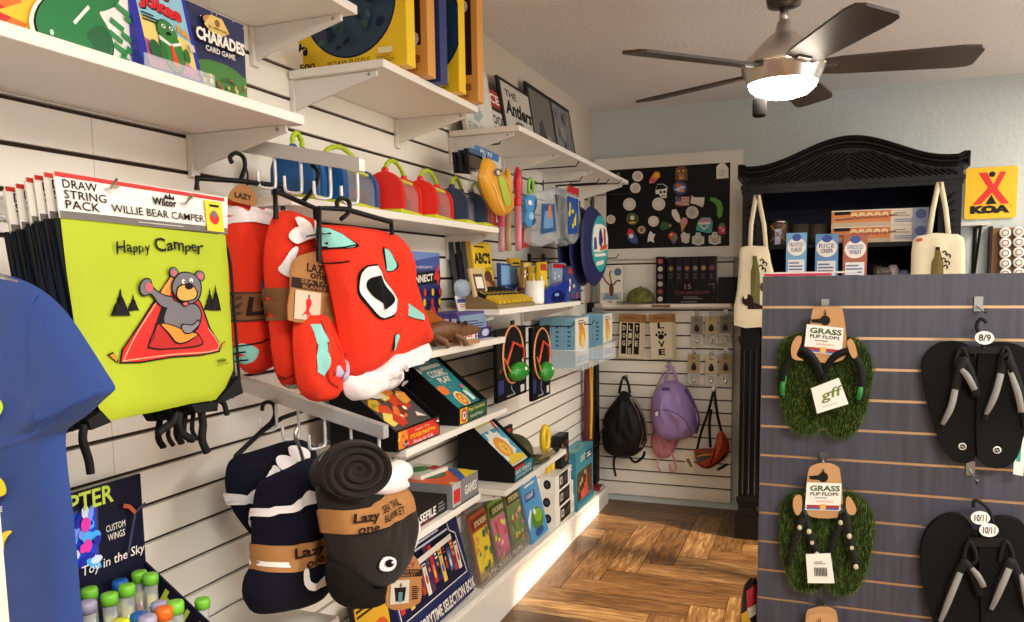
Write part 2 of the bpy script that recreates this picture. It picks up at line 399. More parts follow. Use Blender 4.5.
# ================================================================== SOFT GOODS
import bmesh
from mathutils import noise as NZ
def creases(a, f=14, seed=0):
    """creases of hanging cloth"""
    return lambda x, z: a*(1-2*abs(NZ.noise(Vector((x*f, z*f*.35+seed, seed)))))+a*.5*NZ.noise(Vector((x*f*2.5, z*f*1.2, seed+5)))
def cr(pts, k=4, closed=True):
    """smooth curve through points"""
    n = len(pts); out = []
    for i in range(n if closed else n-1):
        g = lambda j: pts[(i+j) % n] if closed else pts[max(0, min(n-1, i+j))]
        p0, p1, p2, p3 = g(-1), g(0), g(1), g(2)
        for s in range(k):
            t = s/k
            out.append(tuple(.5*((2*b)+(c-a)*t+(2*a-5*b+4*c-d)*t*t+(-a+3*b-3*c+d)*t**3) for a, b, c, d in zip(p0, p1, p2, p3)))
    if not closed: out.append(tuple(pts[-1]))
    return out
class Cloth:
    """stuffed cloth body over a (x,z) outline; front() gives the surface so that patches can lie on it"""
    def __init__(s, out, d, c=None, pw=.5, fold=None, tw=3, y0=None):
        s.bk = d*.4; s.y0 = .1*d if y0 is None else y0
        s.o = out; n = len(out); s.d = d; s.pw = pw; s.fold = fold; s.tw = tw
        s.c = c or (sum(p[0] for p in out)/n, sum(p[1] for p in out)/n)
    def t(s, x, z):
        dx, dz = x-s.c[0], z-s.c[1]
        if abs(dx)+abs(dz) < 1e-9: return 0
        best = None; n = len(s.o)
        for i in range(n):
            ax, az = s.o[i][0]-s.c[0], s.o[i][1]-s.c[1]; bx, bz = s.o[(i+1) % n][0]-s.c[0], s.o[(i+1) % n][1]-s.c[1]
            ex, ez = bx-ax, bz-az; den = dx*ez-dz*ex
            if abs(den) < 1e-12: continue
            k = (ax*ez-az*ex)/den; u = (ax*dz-az*dx)/den
            if k > 0 and -1e-6 <= u <= 1+1e-6 and (best is None or k < best): best = k
        return 1/best if best else 1
    def front(s, x, z):
        h = max(0, 1-min(1, s.t(x, z))**s.tw)**s.pw
        return s.y0-(s.d*h+(s.fold(x, z)*h if s.fold else 0))
    def body(s, b, m, back=.4, rings=22, y0=0, m2=None):
        s.y0 += y0; s.bk = max(.004, s.d*back); b.puff(s.o, s.d, m, rings, s.y0, back, s.fold, m2, s.pw, s.c); return s
    def patch(s, b, pts, m, lift=.002, rings=3, cell=.009):
        """print or applique cut from (x,z) points, laid over the bulging front"""
        bm = bmesh.new(); bm.faces.new([bm.verts.new((p[0], 0, p[1])) for p in pts]); bmesh.ops.triangulate(bm, faces=bm.faces[:])
        for k in range(6):
            L = [e for e in bm.edges if e.calc_length() > cell]
            if not L: break
            bmesh.ops.subdivide_edges(bm, edges=L, cuts=1); bmesh.ops.triangulate(bm, faces=[f for f in bm.faces if len(f.verts) > 3])
        bm.verts.index_update()
        def on(p):
            t = s.t(p.x, p.z); dx, dz = p.x-s.c[0], p.z-s.c[1]
            if t <= 1: return (p.x, s.front(p.x, p.z)-lift, p.z)
            e = min((t-1)*math.hypot(dx, dz)/t, s.bk*.93); k = (1-(e/s.bk)**(1/s.pw))**(1/3)/t*(1+lift*4)     # run round the side to the back
            return (s.c[0]+dx*k, s.y0+e+lift*.3, s.c[1]+dz*k)
        b.add([on(v.co) for v in bm.verts], [tuple(v.index for v in f.verts) for f in bm.faces], m, True)
        bm.free(); return s
    def strip(s, b, path, w, m, lift=.003):
        vs = []
        for i, p in enumerate(path):
            q, r = path[max(0, i-1)], path[min(len(path)-1, i+1)]; dx, dz = r[0]-q[0], r[1]-q[1]; L = math.hypot(dx, dz) or 1
            for sg in (1, -1):
                x, z = p[0]-dz/L*w/2*sg, p[1]+dx/L*w/2*sg; vs.append((x, s.front(x, z)-lift, z))
        b.add(vs, [(2*i, 2*i+1, 2*i+3, 2*i+2) for i in range(len(path)-1)], m, True); return s
    def text(s, b, t, quad, m, bold=0, lift=.003):
        """quad: lower-left, lower-right, upper-right, upper-left corner"""
        vs, fs = glyphs(t, bold); o = []
        for u, v in vs:
            x = (quad[0][0]*(1-u)+quad[1][0]*u)*(1-v)+(quad[3][0]*(1-u)+quad[2][0]*u)*v
            z = (quad[0][1]*(1-u)+quad[1][1]*u)*(1-v)+(quad[3][1]*(1-u)+quad[2][1]*u)*v
            tt = s.t(x, z); kk = .97/tt if tt > .97 else 1; x, z = s.c[0]+(x-s.c[0])*kk, s.c[1]+(z-s.c[1])*kk
            o.append((x, min(s.front(x+ex, z+ez) for ex, ez in ((0, 0), (.004, 0), (-.004, 0), (0, .004), (0, -.004)))-lift, z))
        b.add(o, fs, m); return s
def TRX(X, o):
    """image points to the local frame of a thing on the left wall at plane x = X with origin o"""
    def f(pts):
        r = []
        for p in pts: q = LX(p[0], p[1], X); r.append((q.y-o.y, q.z-o.z))
        return r
    return f
def ellp(cx, cy, rx, ry, n=20, rot=0):
    c, d = math.cos(rot), math.sin(rot)
    return [(cx+rx*math.cos(2*math.pi*i/n)*c-ry*math.sin(2*math.pi*i/n)*d, cy+rx*math.cos(2*math.pi*i/n)*d+ry*math.sin(2*math.pi*i/n)*c) for i in range(n)]

F_RED = mat('#e32f0b', .9, bump=(90, .5, .004)); F_WHT = mat('#f1e9e6', .9, bump=(150, .3, .003), sheen=.2)
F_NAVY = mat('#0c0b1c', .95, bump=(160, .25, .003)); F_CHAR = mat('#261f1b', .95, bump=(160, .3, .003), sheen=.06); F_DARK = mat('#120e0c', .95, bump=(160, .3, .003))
F_MINT = mat('#8fd0c6', .85, bump=(150, .3, .003)); F_BLK = mat('#0d0c0d', .9)
M_KRAFT = mat('#a8743f', .75, var=(25, .07)); M_KDARK = mat('#4a2d1c', .75)

# ---- two waterfall rails with hooks
def rail(name_label, p0, p1, hooks, y):
    """square steel arm sloping down from the wall; hooks: x positions"""
    t = thing('waterfall_rail', name_label, 'display rail', (WX, y, p0[1]), 0, 'waterfall rails on the left wall')
    b = MB(); L = p1[0]-WX; dz = p1[1]-p0[1]
    b.prism([(.002, .016), (L, dz+.014), (L, dz-.014), (.002, -.016)], 'y', -.011, .011, mat('#d8d6d4', .25, .55)); b.build('arm', t, bevel=.002)
    b = MB(); b.box(.001, .008, -.02, .02, -.05, .05, CHROME); b.build('wall_plate', t)
    for x in hooks:
        u = x-WX; z = dz*u/L-.013
        b = MB(); b.tube(cr([(u, .0, z), (u, 0, z-.055), (u-.003, -.006, z-.066), (u-.012, -.032, z-.066), (u-.014, -.038, z-.058), (u-.014, -.039, z-.034)], 3, False), .0035, mat('#dcdcdc', .25, .4), 8)
        b.build('hook', t)
    return t
RY1 = 1.42
e = BY(362, 165, RY1)
rail('upper white hook arm above the red blankets', (WX, 1.7), (e.x, e.z), [BY(px, 168, RY1).x for px in (275, 301, 330, 357)], RY1)
RY2 = 1.45
e2 = BY(386, 432, RY2)
rail('lower steel hook arm above the dark blankets', (WX, 1.168), (e2.x, e2.z), [BY(px, 410, RY2).x for px in (276, 298, 324, 350, 378)], RY2)

def hanger(parent, o, X, hook, bar, legs, m=BLACK):
    """black clip hanger traced in plane x=X: hook curve, bar ends and clip ends (image points)"""
    T = TRX(X, o); y = o.x-X
    b = MB(); b.tube([(p[0], y, p[1]) for p in cr(T(hook), 4, False)], .0045, m, 8); b.build('hanger_hook', parent)
    b = MB(); p = T(bar); b.tube([(q[0], y, q[1]) for q in p], .0055, m, 8)
    b.build('hanger_bar', parent)
def card(parent, o, X, pts, cut, name='hang_tag', label=None):
    """flat kraft hang tag traced in plane x=X, returns builder + Art over its bounding quad (ll, lr, ul)"""
    T = TRX(X, o); b = MB(); P = T(pts); y = o.x-X; b.prism(P, 'y', y-.001, y+.001, M_KRAFT)
    q = T(cut); A = Art(b, (q[0][0], y-.0014, q[0][1]), (q[1][0]-q[0][0], 0, q[1][1]-q[0][1]), (q[2][0]-q[0][0], 0, q[2][1]-q[0][1]))
    return b, A
TINK = mat('#2a1510', .7)

# ---- red blanket at the back
X = -1.09; o = LX(252, 290, X); T = TRX(X, o)
t = thing('tail_blanket', 'red blanket with wavy white top edge, right beside the green bags', 'blanket', o, Q, 'red tail blankets')
c = Cloth(cr(T([(227, 200), (240, 202), (258, 207), (275, 214), (281, 240), (280, 290), (279, 345), (270, 368), (252, 374), (238, 360), (232, 310), (228, 250)]), 3), .035, pw=.35, fold=creases(.012, 16, 1)); TF = TRX(X+.85*c.d, o)
b = MB(); c.body(b, F_RED)
c.patch(b, cr(TF([(231, 368), (232, 350), (241, 342), (255, 347), (257, 357), (247, 372), (238, 376)]), 3), F_MINT)
for l in ([(233, 353), (245, 347), (258, 342), (272, 334)], [(236, 360), (250, 352)], [(236, 366), (252, 360)]): c.strip(b, cr(TF(l), 4, False), .003, F_BLK, .004)
c.patch(b, cr(TF([(256, 290), (262, 270), (270, 264), (276, 270), (276, 290)]), 3), mat('#8b6f96', .85)); b.build('body', t)
b = MB(); c.patch(b, cr(TF([(227, 199), (240, 206), (248, 211), (256, 204), (263, 210), (272, 207), (277, 213), (275, 226), (250, 222), (228, 221)]), 4), F_WHT, .006); b.build('white_edge', t)
b = MB(); c.patch(b, TF([(222, 292), (250, 292), (265, 291), (286, 290), (286, 318), (262, 320), (245, 322), (222, 322)]), M_KDARK, .005)
c.patch(b, TF([(231.5, 294), (250, 294), (262, 293), (262, 318), (245, 320), (232.5, 320)]), mat('#7d4f2a', .75), .0065)
c.text(b, 'La', TF([(246, 316), (263, 314), (263, 296), (246, 297)]), TINK, .03, .008); c.patch(b, TF([(233, 312), (241, 309), (242, 304), (234, 307)]), WHITE, .008); b.build('paper_band', t)
hanger(t, o, X, [(232, 163), (230, 157), (236, 153), (243, 157), (245, 166), (242, 176), (240, 180)], [(197, 190), (197, 178), (240, 181), (283, 186), (283, 210)], [])
b, A = card(t, o, X+.03, cr([(229, 199), (232, 190), (240, 185), (250, 187), (255, 194), (256, 205), (243, 204)], 3), [(233, 199), (252, 203), (233, 190)], 0)
A.txt('LAZY', .05, .2, .95, .85, TINK, .03); b.tube([(0, 0, .205), (.004, .0, .235), (-.002, 0, .255)], .002, BLACK, 6); b.build('hang_tag', t)

# ---- red blanket in the middle
X = -1.0; o = LX(292, 300, X); T = TRX(X, o)
t = thing('tail_blanket', 'red rolled blanket with a kraft photo tag, in the middle of three', 'blanket', o, Q, 'red tail blankets')
c = Cloth(cr(T([(272, 222), (280, 212), (295, 211), (312, 219), (322, 230), (322, 290), (318, 330), (312, 370), (306, 384), (295, 389), (282, 383), (275, 362), (271, 320), (267, 290), (266, 250)]), 3), .04, pw=.4, fold=creases(.02, 22, 2)); TF = TRX(X+.85*c.d, o)
b = MB(); c.body(b, F_RED, .3)
c.patch(b, TF([(264.5, 252), (269, 252), (271, 266), (273, 283), (268, 284), (265, 270)]), F_MINT)
c.patch(b, cr(TF([(279, 379), (290, 388), (304, 383), (312, 370), (310, 384), (296, 394), (284, 390)]), 3), mat('#b9d8cf', .85))
for l in ([(284, 330), (286, 352), (291, 374), (295, 380)], [(300, 330), (300, 352), (297, 372), (294, 380)], [(309, 330), (308, 350), (304, 368)]): c.strip(b, cr(TF(l), 4, False), .0035, mat('#8e1408', .9), .003)  # darker red strips paint the shade of the folds into the colour
b.build('body', t)
b = MB(); c.patch(b, cr(TF([(x+4, y) for x, y in ((282, 236), (286, 228), (291, 226), (291, 218), (297, 218), (303, 232), (308, 220), (315, 226), (320, 230), (318, 236), (309, 243), (303, 238), (294, 240), (285, 244))]), 4), F_WHT, .014)
c.patch(b, cr(TF([(x+4, y) for x, y in ((284, 247), (288, 250), (287, 257), (284, 265), (287, 277), (281, 278), (277, 270), (279, 258))]), 4), F_WHT, .013); b.build('white_trim', t)
b = MB(); c.patch(b, TF([(246, 286), (285, 288), (300, 289), (328, 290), (328, 322), (300, 321), (285, 320), (248, 316)]), mat('#80552f', .75), .014); b.build('paper_band', t)
hanger(t, o, X+.02, [(312, 165), (318, 172), (316, 184), (308, 196), (303, 201)], [(276, 219), (275, 191), (303, 203), (315, 208), (316, 226)], [])
b, A = card(t, o, X+.075, cr([(288, 320), (290, 290), (291, 266), (297, 257), (305, 254), (318, 251), (330, 254), (337, 265), (337, 290), (335, 324), (312, 322)], 2), [(288.5, 320), (335, 324), (292, 258)], 0)
A.txt('LAZY', .3, .83, .78, .97, TINK, .02).txt('one', .38, .72, .72, .82, TINK, .02).rect(.0, .53, 1, .7, mat('#2b1d16', .7))
A.txt('SEA TAIL', .18, .63, .85, .69, M_KRAFT, .01).txt('BLANKET', .22, .545, .83, .605, M_KRAFT, .01)
A.rect(.08, .03, .62, .5, mat('#d9c7ae', .7)).circ(.36, .42, .03, mat('#7a4a3a')).ell(.36, .31, .06, .08, RED).poly([(.31, .3), (.41, .3), (.37, .18), (.44, .08), (.37, .12), (.35, .06), (.32, .13), (.22, .08), (.31, .18)], RED)
A.bars(.68, .12, .92, .46, mat('#7d4f2a'), 8); b.build('hang_tag', t, None)

# ---- red fish blanket at the front
X = -.905; o = LX(372, 300, X); T = TRX(X, o)
t = thing('tail_blanket', 'large orange red blanket in front with a black and white eye and mint spots', 'blanket', o, Q, 'red tail blankets')
c = Cloth(cr(T([(320, 227), (336, 225), (352, 226), (368, 228), (385, 231), (395, 236), (402, 248), (406, 270), (413, 300), (424, 338), (420, 346), (396, 356), (374, 368), (352, 378), (345, 360), (338, 320), (330, 280), (323, 250)]), 3), .038, pw=.36, fold=creases(.026, 15, 3)); TF = TRX(X+.85*c.d, o)
b = MB(); c.body(b, F_RED, .5)
c.patch(b, cr(TF([(353, 275), (358, 266), (371, 265), (379, 277), (386, 300), (384, 314), (374, 320), (364, 313), (355, 293)]), 4), F_BLK, .0025, 4)
c.patch(b, cr(TF([(354.5, 276), (359, 267.5), (371, 267), (378, 278), (384.5, 300), (383, 312), (374, 318), (365, 311), (356.5, 292)]), 4), F_WHT, .004, 4)
c.patch(b, cr(TF([(361, 280), (366, 276), (374, 277), (378, 286), (381, 299), (377, 308), (373, 309), (366, 299), (361, 289)]), 4), F_BLK, .006, 4)
for k, l in enumerate(([(382, 250), (387, 248), (393, 253), (396, 264), (394, 270), (387, 270), (383, 260)], [(324, 228), (334, 227), (345, 236), (350, 246), (340, 248), (331, 247), (326, 240)], [(405, 302), (408, 301), (413, 312), (415, 320), (409, 316), (405, 308)], [(386, 350), (387, 338), (390, 334), (394, 340), (396, 348)])):
    P = cr(TF(l), 4); qx = sum(p[0] for p in P)/len(P); qz = sum(p[1] for p in P)/len(P)
    c.patch(b, [(qx+(p[0]-qx)*1.1, qz+(p[1]-qz)*1.1) for p in P], F_BLK, .0025); c.patch(b, P, F_MINT, .004)
for l in ([(320, 236), (329, 234), (336, 233)], [(326, 246), (335, 248), (344, 247), (350, 245)], [(332, 262), (340, 263), (347, 261)]): c.strip(b, cr(TF(l), 4, False), .003, F_BLK, .005)
b.build('body', t)
fr = Cloth(cr(T([(350, 373), (362, 371), (378, 362), (390, 351), (405, 347), (424, 338), (430, 346), (429, 357), (420, 361), (410, 353), (402, 363), (395, 366), (396, 378), (390, 389), (381, 391), (373, 386), (369, 397), (360, 401), (353, 396), (349, 384)]), 3), .042, c=T([(385, 370)])[0], pw=.4, fold=creases(.014, 30, 4), y0=.016)
b = MB(); fr.body(b, F_WHT, .5)
for p in ((386, 368), (381, 376), (388, 383)): fr.patch(b, cr(T(ellp(p[0], p[1], 2, 3.2, 8)), 1), mat('#b9a9a6', .9), .014)
b.build('white_fringe', t)
b = MB(); tl = Cloth(cr(T([(311, 320), (320, 312), (340, 314), (348, 330), (352, 370), (352, 392), (340, 402), (324, 400), (314, 386), (310, 350)]), 3), .035, pw=.45, fold=creases(.016, 26, 5)); tl.body(b, F_RED, .3, y0=.035)
for l in ([(322, 320), (324, 350), (331, 378), (338, 388)], [(336, 322), (336, 352), (334, 376)], [(345, 325), (344, 355), (340, 380)]): tl.strip(b, cr(T(l), 4, False), .0035, mat('#8e1408', .9), .003)  # fold shade drawn on the tail as dark red strips
tl.patch(b, T([(314, 324), (321, 324), (325, 352), (324, 378), (318, 372)]), F_MINT, .003)
b.build('folded_tail', t)
b = MB(); Cloth(cr(T([(335, 372), (337, 358), (343, 356), (350, 362), (349, 380), (340, 380)]), 3), .02).body(b, mat('#c3bcd6', .9), y0=.01); b.build('fin', t)
hanger(t, o, X+.035, [(338, 208), (337, 202), (342, 198), (349, 202), (349, 211), (345, 216), (341, 219)], [(319, 262), (319, 208), (345, 209), (391, 222), (392, 235)], [])

# ---- navy blankets on the lower rail
def white_blobs(c, b, TF, pts, m=None):
    for (x, y, rx, ry, rot) in pts: c.patch(b, cr(TF(ellp(x, y, rx, ry, 10, rot)), 2), m or F_WHT, .012)
X = -1.12; o = LX(270, 490, X); T = TRX(X, o)
t = thing('tail_blanket', 'navy blanket nearest the wall with a row of white felt teeth', 'blanket', o, Q, 'dark tail blankets')
c = Cloth(cr(T([(230, 465), (238, 456), (252, 452), (268, 447), (288, 441), (304, 440), (312, 452), (312, 480), (305, 520), (290, 545), (270, 548), (256, 538), (244, 524), (234, 508), (228, 486)]), 3), .05, pw=.45, fold=creases(.01, 16, 6)); TF = TRX(X+.85*c.d, o)
b = MB(); c.body(b, F_NAVY); b.build('body', t)
b = MB(); white_blobs(c, b, TF, ((240, 506, 7, 6, 0), (246, 501, 7, 6, .2), (257, 496, 7, 9, .5), (266, 479, 6, 11, .3), (284, 463, 8, 8, 0), (298, 454, 10, 8, -.4), (272, 472, 6, 7, 0))); b.build('white_teeth', t)
hanger(t, o, X-.01, [(262, 411), (264, 403), (272, 403), (275, 412), (272, 421), (262, 430)], [(234, 466), (236, 456), (262, 431), (282, 418), (316, 406)], [])
X = -1.01; o = LX(288, 540, X); T = TRX(X, o)
t = thing('tail_blanket', 'navy blanket with white zigzag trim and kraft band beside the charcoal one', 'blanket', o, Q, 'dark tail blankets')
c = Cloth(cr(T([(262, 484), (272, 476), (290, 468), (312, 458), (326, 470), (330, 500), (330, 545), (328, 580), (318, 598), (300, 608), (275, 614), (256, 613), (247, 600), (248, 582), (256, 568), (256, 545), (257, 510)]), 3), .06, pw=.45, fold=creases(.014, 15, 7)); TF = TRX(X+.85*c.d, o)
b = MB(); c.body(b, F_NAVY); c.patch(b, cr(TF([(296, 570), (300, 568), (303, 580), (310, 582), (318, 574), (321, 560), (326, 562), (326, 574), (318, 586), (306, 590), (298, 584)]), 3), F_WHT, .009); b.build('body', t)
b = MB(); c.patch(b, TF([(265, 512), (268, 511), (274, 517), (282, 507), (289, 505), (296, 500), (302, 497), (308, 490), (315, 493), (311, 503), (300, 507), (290, 512), (283, 514), (276, 522), (270, 530), (264, 536), (263, 526)]), F_WHT, .012, 4); b.build('white_trim', t)
b = MB(); c.patch(b, TF([(236, 543), (270, 548), (285, 546), (305, 540), (338, 531), (338, 558), (312, 564), (295, 570), (275, 574), (236, 570)]), M_KRAFT, .007, 5)
c.text(b, 'Lazy', TF([(288, 562), (315, 554), (315, 541), (288, 548)]), TINK, .03, .01); c.text(b, 'one', TF([(298, 568), (316, 560), (316, 554), (298, 561)]), TINK, .02, .01)
c.text(b, 'SEA TAIL', TF([(317, 551), (330, 547), (330, 541), (317, 545)]), TINK, 0, .01); c.text(b, 'BLANKET', TF([(317, 560), (330, 556), (330, 550), (317, 554)]), TINK, 0, .01)
c.patch(b, TF([(276, 569), (286, 567), (286, 562), (276, 564)]), WHITE, .01); b.build('paper_band', t)
b = MB(); b.tube([(q[0], .0, q[1]) for q in cr(T([(297, 428), (295, 436), (299, 446), (303, 460)]), 3, False)], .004, STEEL, 8); b.build('hanger_hook', t)

# ---- charcoal whale blanket, rolled at the top
X = -.865; o = LX(355, 530, X); T = TRX(X, o)
t = thing('tail_blanket', 'charcoal whale blanket rolled up at the top, with a white eye and kraft band', 'blanket', o, Q, 'dark tail blankets')
c = Cloth(cr(T([(322, 486), (338, 492), (362, 490), (382, 486), (396, 484), (403, 500), (407, 520), (406, 542), (400, 562), (390, 578), (376, 588), (358, 584), (342, 570), (333, 550), (327, 520)]), 3), .06, pw=.36, fold=creases(.008, 14, 8)); TF = TRX(X+.85*c.d, o)
b = MB(); c.body(b, F_CHAR, .5)
c.patch(b, cr(TF(ellp(383.5, 563.5, 7.8, 8.3, 14)), 1), F_BLK, .004); c.patch(b, cr(TF(ellp(383.5, 563.5, 7.3, 7.8, 14)), 1), mat('#f5f2ee', .7), .006); c.patch(b, cr(TF(ellp(384, 562.5, 3.4, 4.2, 12)), 1), F_BLK, .009); c.patch(b, cr(TF(ellp(385.5, 561.5, 1.2, 1.3, 8)), 1), F_WHT, .011); b.build('body', t)
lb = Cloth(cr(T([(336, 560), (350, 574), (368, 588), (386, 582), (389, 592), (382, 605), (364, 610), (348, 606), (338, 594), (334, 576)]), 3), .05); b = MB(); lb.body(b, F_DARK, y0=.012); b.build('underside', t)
b = MB(); fn = Cloth(cr(T([(392, 490), (402, 494), (405, 503), (400, 510), (408, 517), (414, 523), (415, 533), (408, 538), (412, 545), (407, 554), (398, 557), (390, 540), (388, 510)]), 3), .03, y0=.0); fn.body(b, F_WHT); b.build('white_fin', t)
# roll: coiled cloth seen on its end
b = MB(); q0 = T([(337, 466)])[0]; qq = q0; b.T = Matrix.Translation((q0[0], -.035, q0[1])) @ Matrix.Rotation(R(-42), 4, 'Z'); q0 = (0, 0)
def roll_end(u, v):
    a = 2*math.pi*u; r = .066*v; k = (r/.0165-u) % 1
    e = .016*(1-abs(2*k-1)**2)*min(1, v*3)*(1 if v < .97 else .2)
    if v > .93: e -= .018*((v-.93)/.07)**2
    x, z = r*math.cos(a)*1.08, r*math.sin(a)*.82
    return (q0[0]+x, -.03+.3*z-e, q0[1]+z)
b.grid(roll_end, 64, 30, F_CHAR, True)
b.grid(lambda u, v: (.066*1.08*math.cos(2*math.pi*u), (-.011+.3*.066*.82*math.sin(2*math.pi*u))*(1-v)+.06*v, .066*.82*math.sin(2*math.pi*u)-.02*v), 64, 4, F_CHAR, True)
b.build('roll', t)
b = MB(); Cloth(cr(T([(352, 490), (362, 476), (374, 466), (386, 459), (394, 463), (395, 471), (388, 478), (391, 486), (380, 492), (366, 494)]), 3), .03, pw=.45, y0=-.03).body(b, F_WHT); b.build('white_tail', t)
b = MB(); c.patch(b, TF([(296, 506), (328, 514), (345, 513), (365, 507), (384, 498), (410, 484), (414, 508), (384, 524), (366, 532), (348, 537), (330, 537), (296, 528)]), M_KRAFT, .008, 6)
c.text(b, 'Lazy', TF([(354, 527), (372, 522), (372, 509), (354, 514)]), TINK, .03, .012); c.text(b, 'one', TF([(357, 535), (372, 530), (372, 524), (357, 528)]), TINK, .02, .012)
c.text(b, 'SEA TAIL', TF([(376, 513), (396, 504), (396, 497), (376, 506)]), TINK, .01, .011); c.text(b, 'BLANKET', TF([(376, 522), (397, 512), (397, 505), (376, 515)]), TINK, .01, .011); b.build('paper_band', t)
b, A = card(t, o, X+.03, cr([(386, 606), (388, 585), (391, 566), (396, 556), (405, 552), (414, 556), (420, 566), (421, 585), (420, 602), (402, 610)], 2), [(387, 607), (420, 603), (389, 560)], 0)
A.txt('LAZY', .22, .82, .78, .95, mat('#8e1f16'), .02).rect(-.0, .62, 1, .79, TINK).txt('CRITTER KNIT', .1, .71, .9, .77, M_KRAFT).txt('BLANKET', .22, .635, .78, .69, M_KRAFT).rect(.05, .04, .6, .56, mat('#cbbfae')).circ(.33, .45, .05, mat('#5a4538')).poly([(.15, .4), (.5, .4), (.46, .1), (.2, .1)], INK).rect(.27, .08, .39, .3, mat('#5b7f8a')).bars(.68, .1, .92, .42, TINK, 7)
b.build('hang_tag', t)

# ================================================================== DRAWSTRING BAGS
X = -.9; o = LX(140, 300, X); T = TRX(X, o)
BG_G = mat('#a9b81f', .75, bump=(12, .25, .01), var=(5, .06)); BG_B = mat('#131b2b', .85)
def make_bag(art):
    t = thing('drawstring_bag', 'lime green drawstring bag at the front of the stack, printed with a camping bear', 'bag', o, Q, 'drawstring bags on their peg')
    b = MB(); hp = T([(59, 217.6), (226.5, 234), (226.5, 197.6), (52.6, 171.3)])
    b.prism(hp, 'y', -.002, .0, WHITE); A = Art(b, (hp[0][0], -.0024, hp[0][1]), (hp[1][0]-hp[0][0], 0, hp[1][1]-hp[0][1]), (hp[3][0]-hp[0][0], 0, hp[3][1]-hp[0][1]))
    A.v = Vector((hp[3][0]-hp[0][0], 0, hp[3][1]-hp[0][1])); A.rect(0, .9, 1.0, 1.0, mat('#c2281d', .5)).rect(.0, 0, 1, .16, mat('#6c6660', .6))
    if art:
        A.txt('DRAW', .03, .67, .2, .86, INK, .005).txt('STRING', .03, .44, .24, .63, INK, .005).txt('PACK', .03, .21, .2, .41, INK, .005).txt('WILLIE BEAR CAMPER', .26, .25, .83, .44, INK, .005)
        A.txt('Wilcor', .5, .55, .65, .75, INK, .04).poly([(.57, .74), (.585, .86), (.6, .78), (.61, .9), (.62, .78), (.635, .84), (.64, .74)], INK)
        A.bars(.4, .05, .8, .1, mat('#d5d0c6'), 1, .4)
        A.rect(.84, .03, .965, .86, mat('#d9cf2a', .6)).ell(.9, .4, .035, .18, RED).circ(.9, .5, .1, mat('#6a6a70')).rect(.87, .7, .94, .76, INK)
        for a in (.29, .74): A.ell(a, .86, .02, .03, mat('#8a7a3a')).ell(a, .865, .012, .015, mat('#b9ad93'))
    else: A.txt('DRAW', .03, .67, .2, .86, INK, .005).txt('STRING', .03, .44, .24, .63, INK, .005)
    b.build('header_card', t)
    out = T([(61, 217), (110, 222), (170, 229), (226, 235), (229, 270), (231, 310), (233, 345), (234, 370), (226, 388), (216, 400), (190, 404), (160, 411), (135, 416), (110, 421), (100, 409), (88, 380), (76, 330), (67, 270)])
    c = Cloth(out, .012 if art else .007, pw=.5, tw=6, fold=None if not art else lambda x, z: .0035*math.sin(x*30+z*40)*math.sin(z*18-x*11)+.004*math.cos(z*15+x*8))
    b = MB(); c.body(b, BG_G if art else BG_B, .5, 14, m2=BG_B)
    if not art: c.patch(b, T([(72, 224), (225, 237), (230, 300), (220, 395), (120, 412), (96, 370), (82, 300)]), BG_G, .001)
    if art:
        S = lambda l: [(60+x*180/700, 220+y*160/622) for x, y in l]       # coordinates of the enlarged print
        K = mat('#151313', .7); GRY = mat('#6d6a70', .7); REDP = mat('#d22118', .65); ORP = mat('#f08a2a', .65); PNK = mat('#e2595e', .7)
        pt = lambda l, m, lift, k=3: c.patch(b, cr(T(S(l)), k) if k else T(S(l)), m, lift, 4)
        for tx in ((205, 265, 372, 40), (252, 285, 352, 24), (551, 262, 350, 22), (574, 250, 352, 26)):
            x, y0, y1, w = tx; L = []; R2 = []
            for i in range(5):
                yy = y0+(y1-y0)*i/5; ww = w*(i+.6)/5
                L += [(x-ww*.45, yy+8), (x-ww, yy+(y1-y0)/5)]; R2 += [(x+ww*.45, yy+8), (x+ww, yy+(y1-y0)/5)]
            c.patch(b, T(S([(x, y0)]+R2+L[::-1])), K, .0012, 2)
        c.patch(b, T(S([(165, 372), (205, 362), (268, 350), (262, 344), (200, 352)])), K, .0012, 2)
        pt([(212, 558), (255, 430), (340, 300), (400, 212), (425, 205), (470, 260), (520, 320), (560, 420), (592, 512), (400, 535)], K, .0016, 2)
        pt([(218, 552), (262, 430), (345, 303), (402, 218), (424, 212), (465, 265), (514, 322), (552, 422), (586, 508), (400, 528)], REDP, .0022, 2)
        pt([(345, 300), (402, 218), (422, 213), (400, 275), (375, 330)], ORP, .0026, 2)
        c.strip(b, cr(T(S([(226, 545), (268, 430), (345, 312), (398, 232)])), 4, False), .0018, mat('#e9a07f'), .0028)
        c.strip(b, cr(T(S([(222, 548), (400, 522), (582, 502), (548, 420)])), 4, False), .0018, mat('#e9a07f'), .0028)
        pt([(305, 498), (330, 420), (345, 398), (480, 420), (525, 470), (505, 492), (400, 502)], K, .0028, 2)
        pt([(311, 492), (336, 420), (350, 405), (478, 426), (518, 470), (500, 486), (400, 496)], mat('#b3140f', .65), .0032, 2)
        pt([(310, 470), (345, 370), (365, 330), (385, 330), (360, 400)], K, .003, 2)
        pt([(360, 400), (372, 350), (400, 310), (440, 320), (500, 325), (524, 370), (505, 425), (460, 440), (410, 430)], K, .0034, 3)
        pt([(365, 398), (377, 350), (404, 315), (440, 326), (496, 330), (518, 370), (500, 420), (460, 434), (412, 424)], GRY, .004, 3)
        pt([(268, 250), (285, 228), (312, 230), (326, 262), (370, 290), (410, 300), (400, 345), (350, 335), (315, 292), (285, 298), (268, 275)], K, .0036, 3)
        pt([(273, 252), (287, 233), (309, 235), (321, 266), (368, 295), (404, 304), (396, 340), (352, 330), (317, 287), (287, 293), (273, 274)], GRY, .0042, 3)
